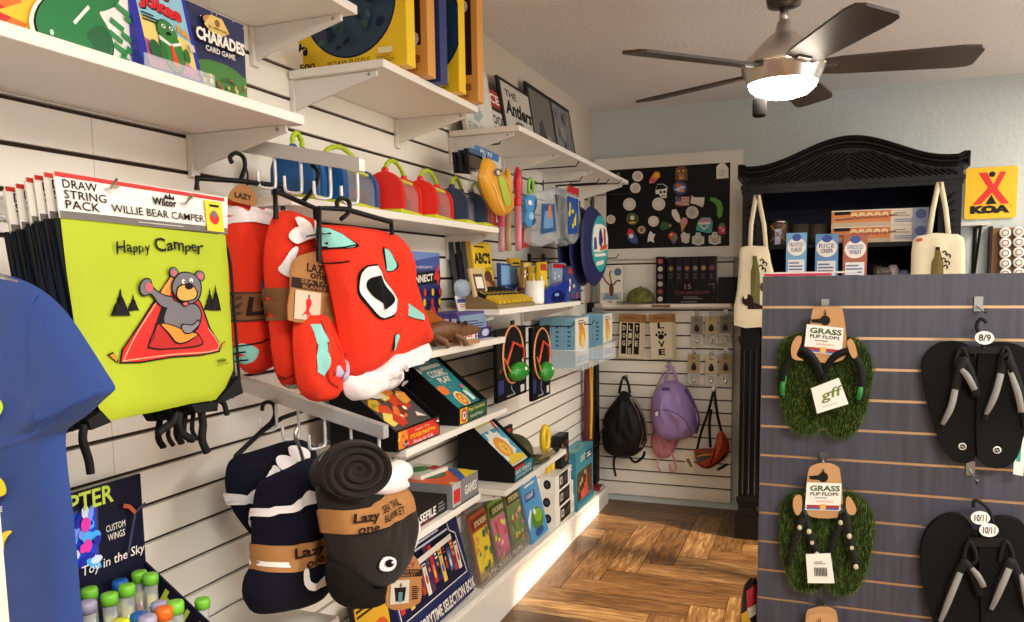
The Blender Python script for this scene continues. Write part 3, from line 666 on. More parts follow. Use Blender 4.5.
        pt([(291, 255), (303, 243), (318, 255), (318, 275), (305, 280), (293, 270)], PNK, .0048, 3)
        pt([(345, 400), (400, 408), (450, 428), (505, 440), (480, 462), (440, 480), (405, 478), (375, 440)], K, .0042, 3)
        pt([(351, 404), (400, 413), (450, 433), (497, 443), (475, 458), (438, 474), (408, 472), (380, 438)], ORP, .0048, 3)
        pt([(428, 415), (440, 402), (480, 405), (505, 385), (512, 405), (485, 430), (465, 443), (440, 440)], K, .0052, 3); pt([(433, 416), (443, 407), (480, 410), (503, 392), (506, 405), (482, 426), (463, 438), (442, 435)], mat('#7d7a80'), .0058, 3)
        for ex, ey in ((408, 204), (510, 218)): c.patch(b, cr(T(S(ellp(ex, ey, 21, 22, 12))), 1), K, .0036); c.patch(b, cr(T(S(ellp(ex, ey, 17, 18, 12))), 1), GRY, .0042); c.patch(b, cr(T(S(ellp(ex, ey+2, 10, 11, 10))), 1), PNK, .0048)
        pt([(395, 270), (402, 232), (430, 205), (470, 203), (505, 228), (515, 265), (505, 310), (470, 330), (420, 310)], K, .0046, 3)
        pt([(400, 270), (408, 235), (432, 210), (470, 208), (500, 231), (509, 265), (500, 306), (470, 324), (424, 306)], GRY, .0052, 3)
        pt([(412, 290), (420, 258), (450, 248), (480, 255), (498, 285), (490, 308), (455, 318), (425, 312)], K, .0058, 3); pt([(417, 290), (424, 262), (450, 253), (478, 260), (492, 285), (485, 304), (455, 313), (428, 308)], mat('#f5a14a', .7), .0064, 3)
        c.patch(b, cr(T(S(ellp(461, 258, 16, 13, 12))), 1), K, .0072); c.patch(b, cr(T(S(ellp(440, 240, 7, 10, 8))), 1), WHITE, .0068); c.patch(b, cr(T(S(ellp(470, 236, 7, 10, 8))), 1), WHITE, .0068)
        for ex in (441, 469): c.patch(b, cr(T(S(ellp(ex, 241, 3, 4, 8))), 1), K, .0076)
        pt([(434, 318), (450, 314), (464, 320), (458, 334), (442, 334)], K, .0068, 3); pt([(440, 324), (450, 320), (459, 324), (453, 332), (444, 331)], PNK, .0074, 3)
        for l in ([(163, 522), (185, 512), (208, 545), (205, 556)], [(590, 508), (600, 480), (617, 468), (612, 485)]): c.patch(b, T(S(l)), K, .0016, 2); cx = sum(p[0] for p in l)/4; cy = sum(p[1] for p in l)/4; c.patch(b, T(S([(cx+(x-cx)*.7, cy+(y-cy)*.7) for x, y in l])), ORP, .0022, 2)
        # hand-lettered heading: each letter stands at its own tilt
        for k, (ch, x0, y0, w, h) in enumerate((('H', 182, 130, 36, 48), ('a', 222, 126, 24, 30), ('p', 248, 136, 22, 34), ('p', 272, 136, 22, 34), ('y', 300, 138, 24, 38), ('C', 346, 122, 46, 54), ('a', 396, 120, 26, 32), ('m', 424, 118, 40, 32), ('p', 466, 134, 24, 36), ('e', 490, 122, 24, 28), ('r', 514, 132, 26, 34))):
            e = (-1)**k*3
            c.text(b, ch, T(S([(x0, y0+e), (x0+w, y0-e), (x0+w+2, y0-h-e), (x0+2, y0-h+e)])), K, .015, .0016)
        c.text(b, 'Willie', T(S([(582, 556), (618, 548), (616, 534), (580, 542)])), K, .02, .0016); c.text(b, 'the Camper', T(S([(580, 570), (630, 557), (629, 549), (580, 561)])), K, 0, .0016)
    b.build('bag_body', t)
    for l in ([(226, 236), (233, 262), (237, 310), (240, 350), (243, 392)], [(226, 240), (231, 300), (238, 392)], [(62, 220), (70, 260), (84, 330), (98, 405)], [(59, 218), (66, 260), (80, 330), (95, 408)]):
        b = MB(); b.tube([(p[0], .006, p[1]) for p in cr(T(l), 3, False)], .0028, INK, 6); b.build('drawstring', t)
    for l in ([(216, 402), (238, 376), (242, 393), (222, 402)], [(100, 411), (110, 422), (90, 430), (86, 420)], [(190, 405), (217, 402), (216, 411), (195, 413)]): b = MB(); b.prism(T(l), 'y', -.003, .008, INK); b.build('corner_patch', t)
    for l, r in (([(180, 413), (176, 422), (165, 430), (161, 434)], .006), ([(183, 413), (182, 425), (186, 434), (196, 440)], .006), ([(204, 410), (206, 425), (205, 440), (210, 452)], .007), ([(222, 400), (227, 404), (230, 415)], .005), ([(88, 425), (86, 440), (92, 460), (94, 474)], .006)) if art else (([(206, 409), (204, 430), (209, 440)], .004),):
        b = MB(); b.tube([(p[0], .006, p[1]) for p in cr(T(l), 3, False)], r, INK, 6); b.build('string_end', t)
    return t
bag0 = make_bag(True); front_children = list(bag0.children)
bagp = make_bag(False)
NTH = ['second', 'third', 'fourth', 'fifth', 'sixth', 'seventh', 'eighth']
dxs = [BY(px, 180, .743).x+.9 for px in (42.5, 35.5, 30, 23, 16.5, 8.5, 1.5)]
for k, dx in enumerate(dxs):
    lb = 'drawstring bag %s from the front of the stack, mostly hidden' % NTH[k]
    l = (o.x+dx, o.y-.004*(k % 3), o.z-.003*k)
    if k == 0: bagp.location = l; bagp['label'] = lb
    else: copy_tree(bagp, l, lb)
b = MB(); T0 = Vector((WX, LX(104, 189, X).y, LX(104, 189, X).z)); b.tube([(0, 0, -.004), (.372, 0, .0), (.385, 0, .012)], .0022, CHROME, 8)
b.tube([(0, .137, -.012), (.372, .137, -.008), (.385, .137, .004)], .0022, CHROME, 8); b.box(.001, .006, -.02, .157, -.02, .02, CHROME)
one(b, 'peg_hook', 'long double wire peg carrying the stack of drawstring bags', 'hook', T0)

# ================================================================== BLUE T-SHIRT
SY = .62
def TRY(Y, o):
    def f(pts):
        r = []
        for p in pts: q = BY(p[0], p[1], Y); r.append((q.x-o.x, q.z-o.z))
        return r
    return f
o = BY(20, 420, SY); T = TRY(SY, o)
F_BLUE = mat('#223f80', .85, bump=(220, .2, .002), var=(6, .07), sheen=.15)
t = thing('t_shirt', 'blue short sleeved t-shirt hanging in the left foreground', 't-shirt', o, 0)
def shirt_fold(x, z):
    q = T([(66, 425)])[0]; dx, dz = x-q[0], z-q[1]; r = math.hypot(dx, dz); a = math.atan2(dz, dx)
    arm = .006*math.sin(a*9)*math.exp(-r/.07) if r > .012 else 0
    return .006*(1-2*abs(NZ.noise(Vector((x*9, z*3.2+9, 9)))))+.004*NZ.noise(Vector((x*22, z*9, 4)))+arm
c = Cloth(cr(T([(-260, 268), (-130, 262), (-90, 270), (-40, 272), (-5, 273), (20, 279), (42, 290), (60, 305), (74, 322), (90, 346), (104, 368), (115, 386), (113, 392), (104, 400), (90, 413), (76, 423), (67, 431), (66, 445), (68, 470), (74, 520), (80, 590), (86, 680), (60, 730), (-120, 740), (-330, 720), (-350, 600), (-330, 400), (-300, 300)]), 3), .03, c=T([(-100, 500)])[0], pw=.5, tw=10, y0=.0, fold=shirt_fold)
TS = TRY(SY-.028, o); b = MB(); c.body(b, F_BLUE, .25)
GL = mat('#b8d32a', .6); YL = mat('#e8c928', .6)
for l, m in (([(0, 400), (6, 398), (9, 405), (9, 414), (4, 420), (-4, 420), (2, 414), (5, 408)], GL), ([(-6, 462), (0, 452), (6, 448), (7, 450), (4, 455), (5, 466), (0, 470)], GL), ([(-6, 484), (2, 474), (8, 480), (10, 492), (2, 496), (-6, 494)], YL), ([(3, 548), (4, 536), (10, 530), (16, 530), (12, 535), (9, 542), (8, 550)], YL), ([(-5, 500), (2, 496), (4, 500), (-2, 504)], RED)): c.patch(b, cr(TS(l), 3), m, .003)
c.text(b, 'GO', TS([(-6, 424), (6, 426), (6, 423), (-6, 421)]), WHITE, .02, .003); c.text(b, 'BANANAS', TS([(-22, 430), (8, 432), (8, 427), (-22, 425)]), WHITE, .02, .003); c.text(b, 'RIPE', TS([(-14, 507), (8, 510), (8, 505), (-14, 502)]), WHITE, .02, .003)
b.build('body', t)
b = MB()
c.strip(b, cr(T([(109, 389), (100, 397), (88, 406), (74, 417), (66, 424)]), 4, False), .0016, mat('#22407f', .9), .0012)
c.strip(b, cr(T([(111, 387), (102, 395), (90, 404), (76, 415), (67, 421)]), 4, False), .0012, mat('#24458a', .9), .0012)
c.strip(b, cr(T([(44, 293), (52, 320), (56, 352), (60, 390), (66, 424)]), 4, False), .0016, mat('#24458a', .9), .0012)
b.build('seam', t)
b = MB(); b.tube([(q[0], .0, q[1]) for q in cr(T([(-120, 215), (-128, 205), (-140, 210), (-138, 225), (-130, 240)]), 3, False)], .002, CHROME, 8); b.tube([(q[0], .0, q[1]) for q in cr(T([(-250, 275), (-130, 240), (20, 284)]), 4, False)], .004, CHROME, 8); b.build('hanger', t)
p = BY(3, 640, .5); q = BY(0, 505, .5); r_ = BY(10, 622, .5)
b = MB(); b.prism([(-.06, 0), (BY(4, 622, .5).x-q.x, 0), (-.012, q.z), (-.06, q.z+.02)], 'y', -.008, .008, mat('#d6cdba', .5)); one(b, 'display_board', 'white board edge in front of the blue t-shirt at the lower left corner', 'board', (q.x, .5, 0.0), bevel=.003)

# ================================================================== TOY TUBE DISPLAY
PX_ = -1.215; o = Vector((PX_, 1.145, .636)); T = TRX(PX_, o)
t = thing('tube_display', 'dark cardboard counter display for toys, with a glowing photo panel', 'display box', o, Q)
CARDB = mat('#14142a', .45); NEON = mat('#c9dd4c', .5)
b = MB(); tp = LX(144, 472, PX_).z-.636; w = .46
b.box(-w, 0, -.003, .003, .001, tp, CARDB); A = Art(b, (-w, -.0035, 0), (w, 0, 0), (0, 0, tp))
def uv(px, py): q = LX(px, py, PX_); return ((q.y-1.145)/w+1, (q.z-.636)/tp)
P = [uv(*p) for p in ((67, 517), (94, 504), (96, 561), (72, 570))]; A.poly([uv(61, 516), uv(96, 502), uv(98, 563), uv(61, 574)], mat('#3a3a66', .4))
A.poly([uv(62, 519), uv(94, 505), uv(96, 561), uv(62, 572)], mat('#1d49d8', .3))
rr = random.Random(3)
for k in range(26):
    x, y = 64+rr.random()*30, 512+rr.random()*52
    q = uv(x, y); A.ell(q[0], q[1], .012+.012*rr.random(), .02+.03*rr.random(), (mat('#4fb7ff', .3), mat('#7f9dff', .3), mat('#2a2fae', .3), mat('#d9e6ff', .3))[k % 4], 8, rr.random()*3)
for x, y, s_ in ((81, 524, .022), (83, 545, .02), (78, 548, .014)):
    q = uv(x, y); A.ell(q[0], q[1], s_, s_*1.6, mat('#e83fb6', .3), 10)
q0, q1 = uv(64, 510), uv(110, 486); A.txt('COPTER', q0[0]-.14, q1[1]-.07, q1[0]-.01, q1[1]+.02, NEON, .02, 0, .0)
q0, q1 = uv(101, 530), uv(120, 521); A.txt('CUSTOM', q0[0], q0[1]-.01, q1[0], q0[1]+.022, WHITE); A.txt('WINGS', q0[0]+.005, q0[1]-.055, q1[0]-.005, q0[1]-.022, WHITE)
q0, q1 = uv(76, 578), uv(143, 553); A.txt('Toy in the Sky', q0[0], q0[1]-.005, q1[0]-.02, q0[1]+.055, WHITE, .005, .1)
A.line([uv(123, 552), uv(130, 512), uv(140, 502)], .012, mat('#39405c')); A.line([uv(130, 512), uv(124, 506), uv(118, 505)], .02, mat('#b5542a'))
b.build('back_panel', t)
b = MB(); b.prism([(0, .001), (-.235, .001), (-.235, .05), (-.0, .21)], 'x', -.005, 0, CARDB)
D_ = Vector((0, -.235, -.16)).normalized()
for k, ch in enumerate('OPTER'):
    vs, fs = glyphs(ch, .03); c0 = Vector((-.0055, 0, .198))+D_*(.018+.048*k)
    b.add([c0+D_*(u*.034)+Vector((0, -.0, 0))+D_.cross(Vector((1, 0, 0)))*(-(v)*.034) for u, v in vs], fs, NEON)
b.build('side_panel', t)
b = MB(); b.prism([(0, .001), (-.235, .001), (-.235, .05), (-.0, .21)], 'x', -w, -w+.005, CARDB); b.build('side_panel', t)
b = MB(); b.box(-w+.006, -.006, -.235, -.231, .002, .05, CARDB); b.box(-w+.006, -.006, -.23, -.004, .001, .006, CARDB); b.build('tray', t)
CAPS = dict(g='#7ccb3a', b='#1f62b5', l='#a9a3bd', o='#f0701f', y='#d9dc2f')
CN = dict(g='green', b='blue', l='lavender', o='orange', y='yellow')
tubes = (('g', 128.8, 569.5, 'green capped toy tube standing furthest back in the dark display'), ('g', 150, 573.4, 'green capped toy tube at the back right by the side panel'), ('b', 110, 578, 'blue capped toy tube in the back row'), ('g', 126.4, 584.4, 'green capped toy tube between the blue capped one and the side panel'), ('g', 89, 587.5, 'green capped toy tube nearest the t-shirt'), ('g', 109, 593, 'green capped toy tube in front of the blue capped back one'), ('l', 87.3, 600.8, 'lavender capped toy tube nearest the t-shirt'), ('l', 159, 602, 'lavender capped toy tube beside a green one at the right'), ('g', 175, 601, 'green capped toy tube behind the orange capped one'), ('g', 202, 598, 'green capped toy tube standing alone at the far right of the display'), ('b', 139, 613, 'blue capped toy tube in the front row'), ('o', 181, 610, 'orange capped toy tube'), ('l', 168, 619, 'lavender capped toy tube at the bottom edge of the photo'), ('y', 120, 619.5, 'yellow capped toy tube at the bottom edge of the photo'))
for cc, px, py, lb in tubes:
    back = py < 582
    q = HZ(px, py, .85 if not back else .84)
    if cc == 'g' and px > 195: q = HZ(px, py, .81)
    x = max(q.x, PX_+.026); hh = q.z-.643
    if px > 195:
        q = BY(px, py, 1.168); x, y, z = q.x, 1.168, .636
    else: x, y, z = q.x, min(q.y, 1.12), .643
    x = min(max(x, PX_+.026), -.996)
    t = thing('toy_tube', lb, 'toy tube', (x, y, z), rr.random()*2, 'capped toy tubes'); hh = (q.z-z)
    b = MB(); b.lathe([(.012, 0), (.012, hh-.02)], mat('#d8dde0', .15, alpha=.35), 16); b.build('tube', t)
    b = MB(); b.lathe([(.0, hh-.02), (.014, hh-.02), (.0146, hh-.006), (.013, hh-.001), (.008, hh), (0, hh)], mat(CAPS[cc], .35), 16); b.build('cap', t)
    b = MB(); m1 = mat(('#b5201c', '#1a1a1a', '#3d5c2a')[int(px) % 3], .5); b.box(-.006, .006, -.004, .004, .004, hh-.07, m1); b.prism([(-.009, hh-.14), (.009, hh-.14), (.004, hh-.05), (-.004, hh-.05)], 'y', -.0045, -.003, mat('#e2562a', .5)); b.box(-.008, .008, -.006, .002, hh-.06, hh-.04, mat('#cfd05a', .5)); b.build('toy', t)
# ================================================================== GOODS ON THE LEFT WALL
def Y_(px, X, py=300): return LX(px, py, X).y
def Z_(px, py, X): return LX(px, py, X).z
C_ = mat
def leaned(w, h, d, m, lean):
    b = MB(); b.T = Matrix.Rotation(-R(lean), 4, 'X'); b.box(-w/2, w/2, 0, d, 0, h, m)
    return b, Art(b, (-w/2, -.0002, 0), (w, 0, 0), (0, 0, h))
def face_bits(A, cx, cy, s, skin, hair):
    A.ell(cx, cy, s, s*1.1, skin, 12).ell(cx, cy+s*.75, s*.9, s*.5, hair, 10)

# ---- top left shelf
X = -1.03; y0, y1 = Y_(-150, X, 40), Y_(134, X, 50); w = y1-y0; h = .42
b, A = carton(w, h, .07, C_('#e9e4da', .4))
u = lambda px: (Y_(px, X, 40)-y0)/w
v = lambda px, py: (Z_(px, py, X)-1.722)/h
A.rect(0, 0, u(40), 1, C_('#c9281e', .4))
A.star(u(62), v(62, 18), .31, .17, 14, C_('#e8701f', .4)).star(u(64), v(64, 18), .25, .15, 14, C_('#f2c230', .4), .2).blobs(u(-100), .05, u(0), .4, [C_('#e8701f', .4), C_('#f2c230', .4)], 14, .012)
A.poly([(u(40), 0), (u(134), 0), (u(134), 1), (u(40), 1)], C_('#eeeae2', .4))
oc = [(u(x), v(x, y)) for x, y in cr([(34, 22), (44, 2), (62, -2), (80, 2), (90, -6), (92, -16), (104, -20), (117, -6), (116, 6), (104, 12), (98, 14), (106, 30), (110, 48), (104, 60), (86, 62), (60, 54), (42, 44)], 3)]
cxm = sum(p[0] for p in oc)/len(oc); cym = sum(p[1] for p in oc)/len(oc)
A.poly([(cxm+(p[0]-cxm)*1.12, cym+(p[1]-cym)*1.1) for p in oc], WHITE).poly([(cxm+(p[0]-cxm)*1.04, cym+(p[1]-cym)*1.035) for p in oc], INK).poly(oc, C_('#1f7a41', .35))
A.poly([(u(x), v(x, y)) for x, y in cr([(84, 34), (98, 26), (106, 34), (108, 50), (100, 58), (86, 60), (90, 48)], 3)], C_('#175f33', .35))
A.line([(u(72), v(72, 24)), (u(88), v(88, 8))], .012, WHITE).ell(u(49), v(49, 33), .008, .01, C_('#c9e6cf'))
for k, (x, y) in enumerate(((112, 22), (110, 34), (114, 46), (120, 58), (118, 8), (122, 36), (126, 50), (126, 20))): A.line([(u(x-4), v(x-4, y-2)), (u(x+9), v(x+9, y+9))], .02, C_('#2d8a4a', .4))
A.line([(u(104), v(104, 56)), (u(120), v(120, 68))], .02, INK).line([(u(105), v(105, 57)), (u(120), v(120, 67))], .012, YEL)
one(b, 'game_box', 'large red and white game box printed with a green whoopee cushion', 'game box', (X, (y0+y1)/2, 1.722), Q, bevel=.002)

X = -1.0; y0, y1 = Y_(144, X, 68), Y_(204, X, 85); w = y1-y0
t = thing('book_stand', 'clear acrylic stand holding the joke book on the top left shelf', 'book stand', (X, (y0+y1)/2, 1.722), Q)
b = MB(); b.box(-w/2-.01, w/2+.012, -.014, -.011, 0, .022, ACRYL); b.box(-w/2-.01, w/2+.012, -.014, .1, 0, .002, ACRYL); b.T = Matrix.Rotation(-R(12), 4, 'X'); b.box(-w/2-.008, w/2+.008, .03, .033, .002, .16, ACRYL); b.build('acrylic_stand', t)
b, A = leaned(w, .178, .022, C_('#2b2f9e', .35), 12)
A.rect(.11, .04, .92, 1, C_('#8fc3d6', .4)).poly([(.11, .04), (.92, .04), (.92, .4), (.11, .52)], C_('#e3cf77', .4)).poly([(.11, .04), (.92, .04), (.92, .14), (.11, .3)], C_('#b86a8c', .4))
A.txt('Silly', .22, .74, .78, .92, INK, .06, .15).txt('Silly', .21, .75, .77, .93, C_('#d3222a', .4), .05, .15)
A.txt('Jokes', .14, .57, .84, .76, INK, .06, 0, -.05).txt('Jokes', .13, .58, .83, .77, C_('#d3222a', .4), .05, 0, -.05).txt('Kids', .7, .46, .9, .55, C_('#e0a52c', .4), .04, 0, -.04)
A.bars(.14, .46, .42, .55, INK, 3)
A.ell(.52, .24, .2, .21, INK, 18).ell(.5, .42, .17, .12, INK, 16).ell(.52, .24, .19, .2, C_('#2f7d35', .5), 18).ell(.5, .42, .16, .11, C_('#2f7d35', .5), 16)
A.poly([(.34, .36), (.52, .31), (.7, .36), (.7, .33), (.52, .28), (.34, .32)], WHITE).poly([(.5, .3), (.54, .3), (.6, .12), (.54, .07), (.49, .13)], C_('#d8462b', .4)).ell(.36, .2, .06, .09, C_('#256a2c', .5)).ell(.76, .24, .05, .07, C_('#256a2c', .5)).ell(.22, .2, .09, .09, C_('#1f5a35', .5))
for a in (.44, .56): A.ell(a, .46, .035, .02, WHITE).ell(a, .46, .015, .012, INK)
A.ell(.5, .4, .04, .015, INK).rect(.82, .3, .91, .37, C_('#cfc4c4', .5))
one(b, 'joke_book', 'joke book with red title and green cartoon creature, standing in its acrylic stand', 'book', (X, (y0+y1)/2, 1.7245), Q)

X = -1.06; y0, y1 = Y_(190, X, 60), Y_(246, X, 70); w = y1-y0; h = Z_(246, 26, X)-1.722
b, A = carton(w, h, .05, C_('#1c2350', .4))
A.rect(0, 0, 1, .38, C_('#4f8a35', .4)).ell(.5, .3, .5, .16, C_('#3f7a2f', .4)).blobs(.05, .1, .95, .3, [C_('#e2a24c', .4), C_('#8a4f2a', .4), C_('#f0c98a', .4), C_('#2f5a2a', .4)], 26, .025).ell(.5, .06, .3, .07, C_('#6b3a20', .4)).star(.5, .07, .1, .05, 7, C_('#f0a030', .4))
A.ell(.35, .86, .16, .06, C_('#b98b45', .4)).poly([(.2, .8), (.32, .93), (.52, .93), (.64, .8), (.52, .74), (.32, .74)], C_('#e0c06a', .4)).circ(.43, .86, .04, C_('#8a5a2a', .4)).txt('JR. RANGER', .27, .775, .6, .81, INK, .01)
A.txt('CHARADES', .06, .6, .92, .74, INK, .07).txt('CHARADES', .05, .61, .91, .75, WHITE, .05).txt('CARD GAME', .2, .52, .72, .58, C_('#e9e2cf', .4), .02)
A.blobs(.05, .7, .95, .97, [WHITE], 16, .006, 4)
one(b, 'card_game_box', 'dark blue charades card game box at the end of the top left shelf', 'game box', (X, (y0+y1)/2, 1.722), Q, bevel=.0015)

# ---- jigsaw boxes on the next shelf, faces towards the door
PZ = (('#f0c81c', 'round', 415, 'yellow jigsaw box with a big round dark blue picture, nearest of the jigsaw boxes'),
      ('#d99a4a', 'dark', 435, 'orange tan jigsaw box directly behind the nearest yellow one'),
      ('#26356e', 'blue', 447, 'navy blue jigsaw box between an orange and a yellow one'),
      ('#f0c81c', 'round', 465, 'yellow jigsaw box second from the far end of its shelf'),
      ('#d99a4a', 'dark', 483, 'orange tan jigsaw box at the far end of its shelf'))
SZ = 1.918
for k, (hx, kind, px, lb) in enumerate(PZ):
    xr = -.955; yk = -xr/math.tan(math.atan((512-px)/F_PX)+YAW)
    w, h = (.275, .33) if k else (.325, .3); d = .045
    b, A = carton(w, h, d, C_(hx, .4))
    if kind == 'round':
        A.circ(.5, .56, .45, C_('#0e1a33', .4), 40).circ(.5, .56, .435, C_('#1b3a52', .4), 40)
        rr = random.Random(k+20)
        for i in range(46):
            a, r_ = rr.random()*6.28, .4*math.sqrt(rr.random()); A.ell(.5+r_*math.cos(a), .56+r_*math.sin(a), .02+.035*rr.random(), .012+.03*rr.random(), C_(('#12263f', '#2d5e63', '#274a3a', '#56767a', '#16203a', '#3d2a55', '#0d1424')[i % 7], .4), 9, rr.random()*3)
        A.ell(.78, .9, .06, .03, C_('#b5542a', .4), 9, .5)
        A.txt('500', .05, .035, .2, .095, C_('#3a2a12', .5), .03).txt('PIECE', .215, .035, .29, .06, C_('#6a4c1a', .5)).txt('JIGSAW PUZZLE', .31, .035, .7, .085, C_('#3a2a12', .5), .01).rect(.77, .1, .9, .15, C_('#e9dfae', .5)).bars(.76, .03, .92, .08, C_('#8a6a1a', .5), 3)
        A.blobs(.06, .16, .14, .26, [INK], 5, .02)
    elif kind == 'dark':
        A.rect(.06, .24, .93, 1, C_('#2c1620', .4)); rr = random.Random(k)
        for i in range(20): A.ell(.1+.78*rr.random(), .28+.68*rr.random(), .04+.04*rr.random(), .03+.04*rr.random(), C_(('#5a1f22', '#7d3b22', '#3a1430', '#d9cdbb', '#8f2a24')[i % 5], .4), 9, rr.random()*3)
        A.txt('Puzzle', .5, .1, .93, .19, C_('#8a4a1c', .5), .02).txt('piece', .6, .03, .9, .08, C_('#8a4a1c', .5))
    else:
        A.rect(.06, .26, .93, 1, C_('#16323f', .4)).blobs(.1, .3, .9, .95, [C_('#2f6a5a', .4), C_('#1c2a55', .4), C_('#b9b14a', .4)], 18, .05).txt('Puzzle', .6, .1, .93, .17, WHITE, .02)
    one(b, 'jigsaw_box', lb, 'jigsaw puzzle', (xr-w/2, yk, SZ), 0, 'jigsaw boxes on their shelf', bevel=.0015)

# ---- signs leaning on the wall above the long shelf
def sign(px0, px1, pyt, label, base, art, lean=9, d=.012):
    X = -1.19; y0, y1 = Y_(px0, X, 110), Y_(px1, X, 110); w = y1-y0; h = Z_((px0+px1)/2, pyt, X-.03)-1.926
    b, A = leaned(w, h, d, base, lean); art(A)
    one(b, 'wall_sign', label, 'sign', (X, (y0+y1)/2, 1.926), Q, 'signs leaning above the long shelf')
def s1(A):
    A.rect(.04, .03, .96, .97, C_('#dcd9cf', .6)); A.poly([(.3, .2), (.45, .18), (.62, .3), (.5, .42), (.62, .58), (.55, .8), (.42, .95), (.34, .85), (.46, .66), (.36, .5), (.3, .35)], C_('#9fb0b0', .6)).txt('FINISH', .1, .03, .9, .15, C_('#9fb0b0', .6), .02)
def s2_(A):
    A.rect(.0, .55, 1, 1, C_('#3a2a2a', .5)).rect(.15, .62, .9, .9, C_('#b3202a', .5)).txt('ICE', .25, .68, .8, .84, WHITE, .03).txt('GOOD', .1, .32, .9, .48, INK, .02).txt('TIME', .1, .12, .9, .28, INK, .02)
def s3_(A): A.rect(.06, .05, .94, .95, C_('#c9c2b3', .6)).txt('THE', .15, .76, .5, .86, INK, .02).txt('Antlers', .1, .5, .92, .72, INK, .04, .2).ell(.5, .33, .2, .13, C_('#55504a', .6)).txt('DEN', .3, .1, .75, .2, INK, .03)
def s4_(A): A.rect(.07, .06, .93, .94, C_('#6f6a62', .6)).poly([(.2, .06), (.3, .5), (.45, .6), (.55, .4), (.8, .35), (.8, .06)], C_('#3f3b36', .6)).poly([(.55, .06), (.6, .4), (.7, .4), (.75, .06)], C_('#a89a7c', .6))
def s5_(A): A.rect(.07, .06, .93, .94, C_('#7b7a7a', .6)).blobs(.1, .1, .9, .9, [C_('#5f6266', .6), C_('#8f8c88', .6), C_('#6a625a', .6)], 24, .06)
sign(466, 497, 66, 'pale sign with a grey figure, nearest of the leaning signs', C_('#cfcabf', .6), s1)
sign(491, 512, 86, 'small sign with a red panel on a dark ground', C_('#d8d2c6', .6), s2_, 12)
sign(508, 539, 88, 'dark edged sign with flowing black lettering', C_('#2a2320', .6), s3_)
sign(537, 561, 92, 'dark framed brown picture leaning above the long shelf', C_('#241f1c', .6), s4_)
sign(560, 579, 106, 'grey framed picture furthest along the long shelf', C_('#2f2b29', .6), s5_)

# ---- bug lanterns
def lantern(label, px0, px1, c0, c1, dx=0, first=True):
    X = -1.115; y0 = LX(px0, 190, -1.09).y; y1 = LX(px1, 190, -1.1).y-.004; L = min(.27, (y1-y0))-.01
    t = thing('bug_lantern', label, 'bug lantern', (X, y0+.006, 1.5705), R(11), 'bug lanterns on their shelf')
    m0, m1 = C_(c0, .35), C_(c1, .35)
    W, H = .052, .115
    arch = [(-W, .012)]+[(W*math.cos(math.pi-math.pi*i/16)*1.0, .062+.053*math.sin(math.pi*i/16)) for i in range(17)]+[(W, .012)]
    for nm, m, a0, a1 in (('end_cap', m0, 0, .03), ('end_cap', m1, L-.026, L)):
        b = MB(); b.prism(arch, 'y', a0, a1, m, None, True)
        q = [(x*.72, .02+(z-.012)*.72) for x, z in arch]
        if a0 == 0: b.add([(x, -.0006, z) for x, z in q], [tuple(range(len(q)))], m)
        b.build(nm, t, bevel=.003)
    sc = lambda k: [(x*k, .012+(z-.012)*k) for x, z in arch]
    ar = sc(.9)
    b = MB(); n = len(ar)
    b.add([(x, .022, z) for x, z in ar]+[(x, L-.022, z) for x, z in ar], [(i, i+1, n+i+1, n+i) for i in range(n-1)], C_('#d9d2ce', .2, alpha=.28), True); b.build('mesh_window', t)
    b = MB(); a2 = sc(.5); b.prism(a2, 'y', L-.026, L-.0225, C_('#c2473c', .5)); b.build('door_flap', t)
    b = MB(); b.box(-W, W, .0, L, .0, .012, C_('#d3dc2b', .4)); b.build('base_rim', t, bevel=.002)
    b = MB(); b.box(W*.3, W*.62, .03, L-.03, .093, .1, C_('#cdd64a', .4)); b.build('top_trim', t)
    b = MB(); pth = cr([(0, .012, .112), (0, .012, .122), (0, L*.2, .143), (0, L*.5, .155), (0, L*.8, .141), (0, L-.012, .122), (0, L-.012, .112)], 5, False)
    b.tube(pth, [.006+.0012*math.sin(i*2.4) for i in range(len(pth))], C_('#b4cf1f', .5), 8); b.build('handle', t)
    for yy, m in ((.012, m0), (L-.012, m1)):
        b = MB(); b.ball((0, yy, .118), .011, m, 10); b.build('handle_joint', t)
RD, BL, NV = '#e2261c', '#14548f', '#1d3557'
lantern('bug lantern with blue ends, nearest of the row', 300, 319, BL, BL)
lantern('bug lantern with a solid blue arch, next to the red ended ones', 331, 386, BL, BL)
lantern('bug lantern with red ends right beside the blue ended ones', 391, 423, RD, RD)
lantern('bug lantern with red ends, in the middle between two others with red', 426, 455, RD, RD)
lantern('bug lantern with navy ends between two red ended ones', 457, 475, NV, NV)
lantern('bug lantern with red far end, last of the row beside the orange net toy', 476.5, 496, NV, RD)

# ---- pegs and hanging toys beyond the lanterns
def peg(px, py, X, L, label, r=.003, tip=.02):
    q = LX(px, py, X); b = MB(); b.tube([(0, 0, 0), (L, 0, 0), (L+tip*.6, 0, tip)], r, C_('#2a2a2c', .35, .6), 8); b.box(-.003, .006, -.018, .018, -.025, .025, C_('#2a2a2c', .4, .5))
    o = one(b, 'peg_hook', label, 'hook', (WX, q.y, q.z), 0, 'pegs on the left wall'); return q
def flat_thing(pts, X, th, m, name, label, cat, group=None, art=None, top=None):
    """flat-ish toy or pack traced in plane x = X"""
    cx = sum(p[0] for p in pts)/len(pts); cy = sum(p[1] for p in pts)/len(pts); o = LX(cx, cy, X); T = TRX(X, o)
    b = MB(); P = T(pts); b.prism(P, 'y', 0, th, m); xs = [p[0] for p in P]; zs = [p[1] for p in P]
    A = Art(b, (min(xs), -.0005, min(zs)), (max(xs)-min(xs), 0, 0), (0, 0, max(zs)-min(zs)))
    if art: art(A)
    return one(b, name, label, cat, o, Q, group)
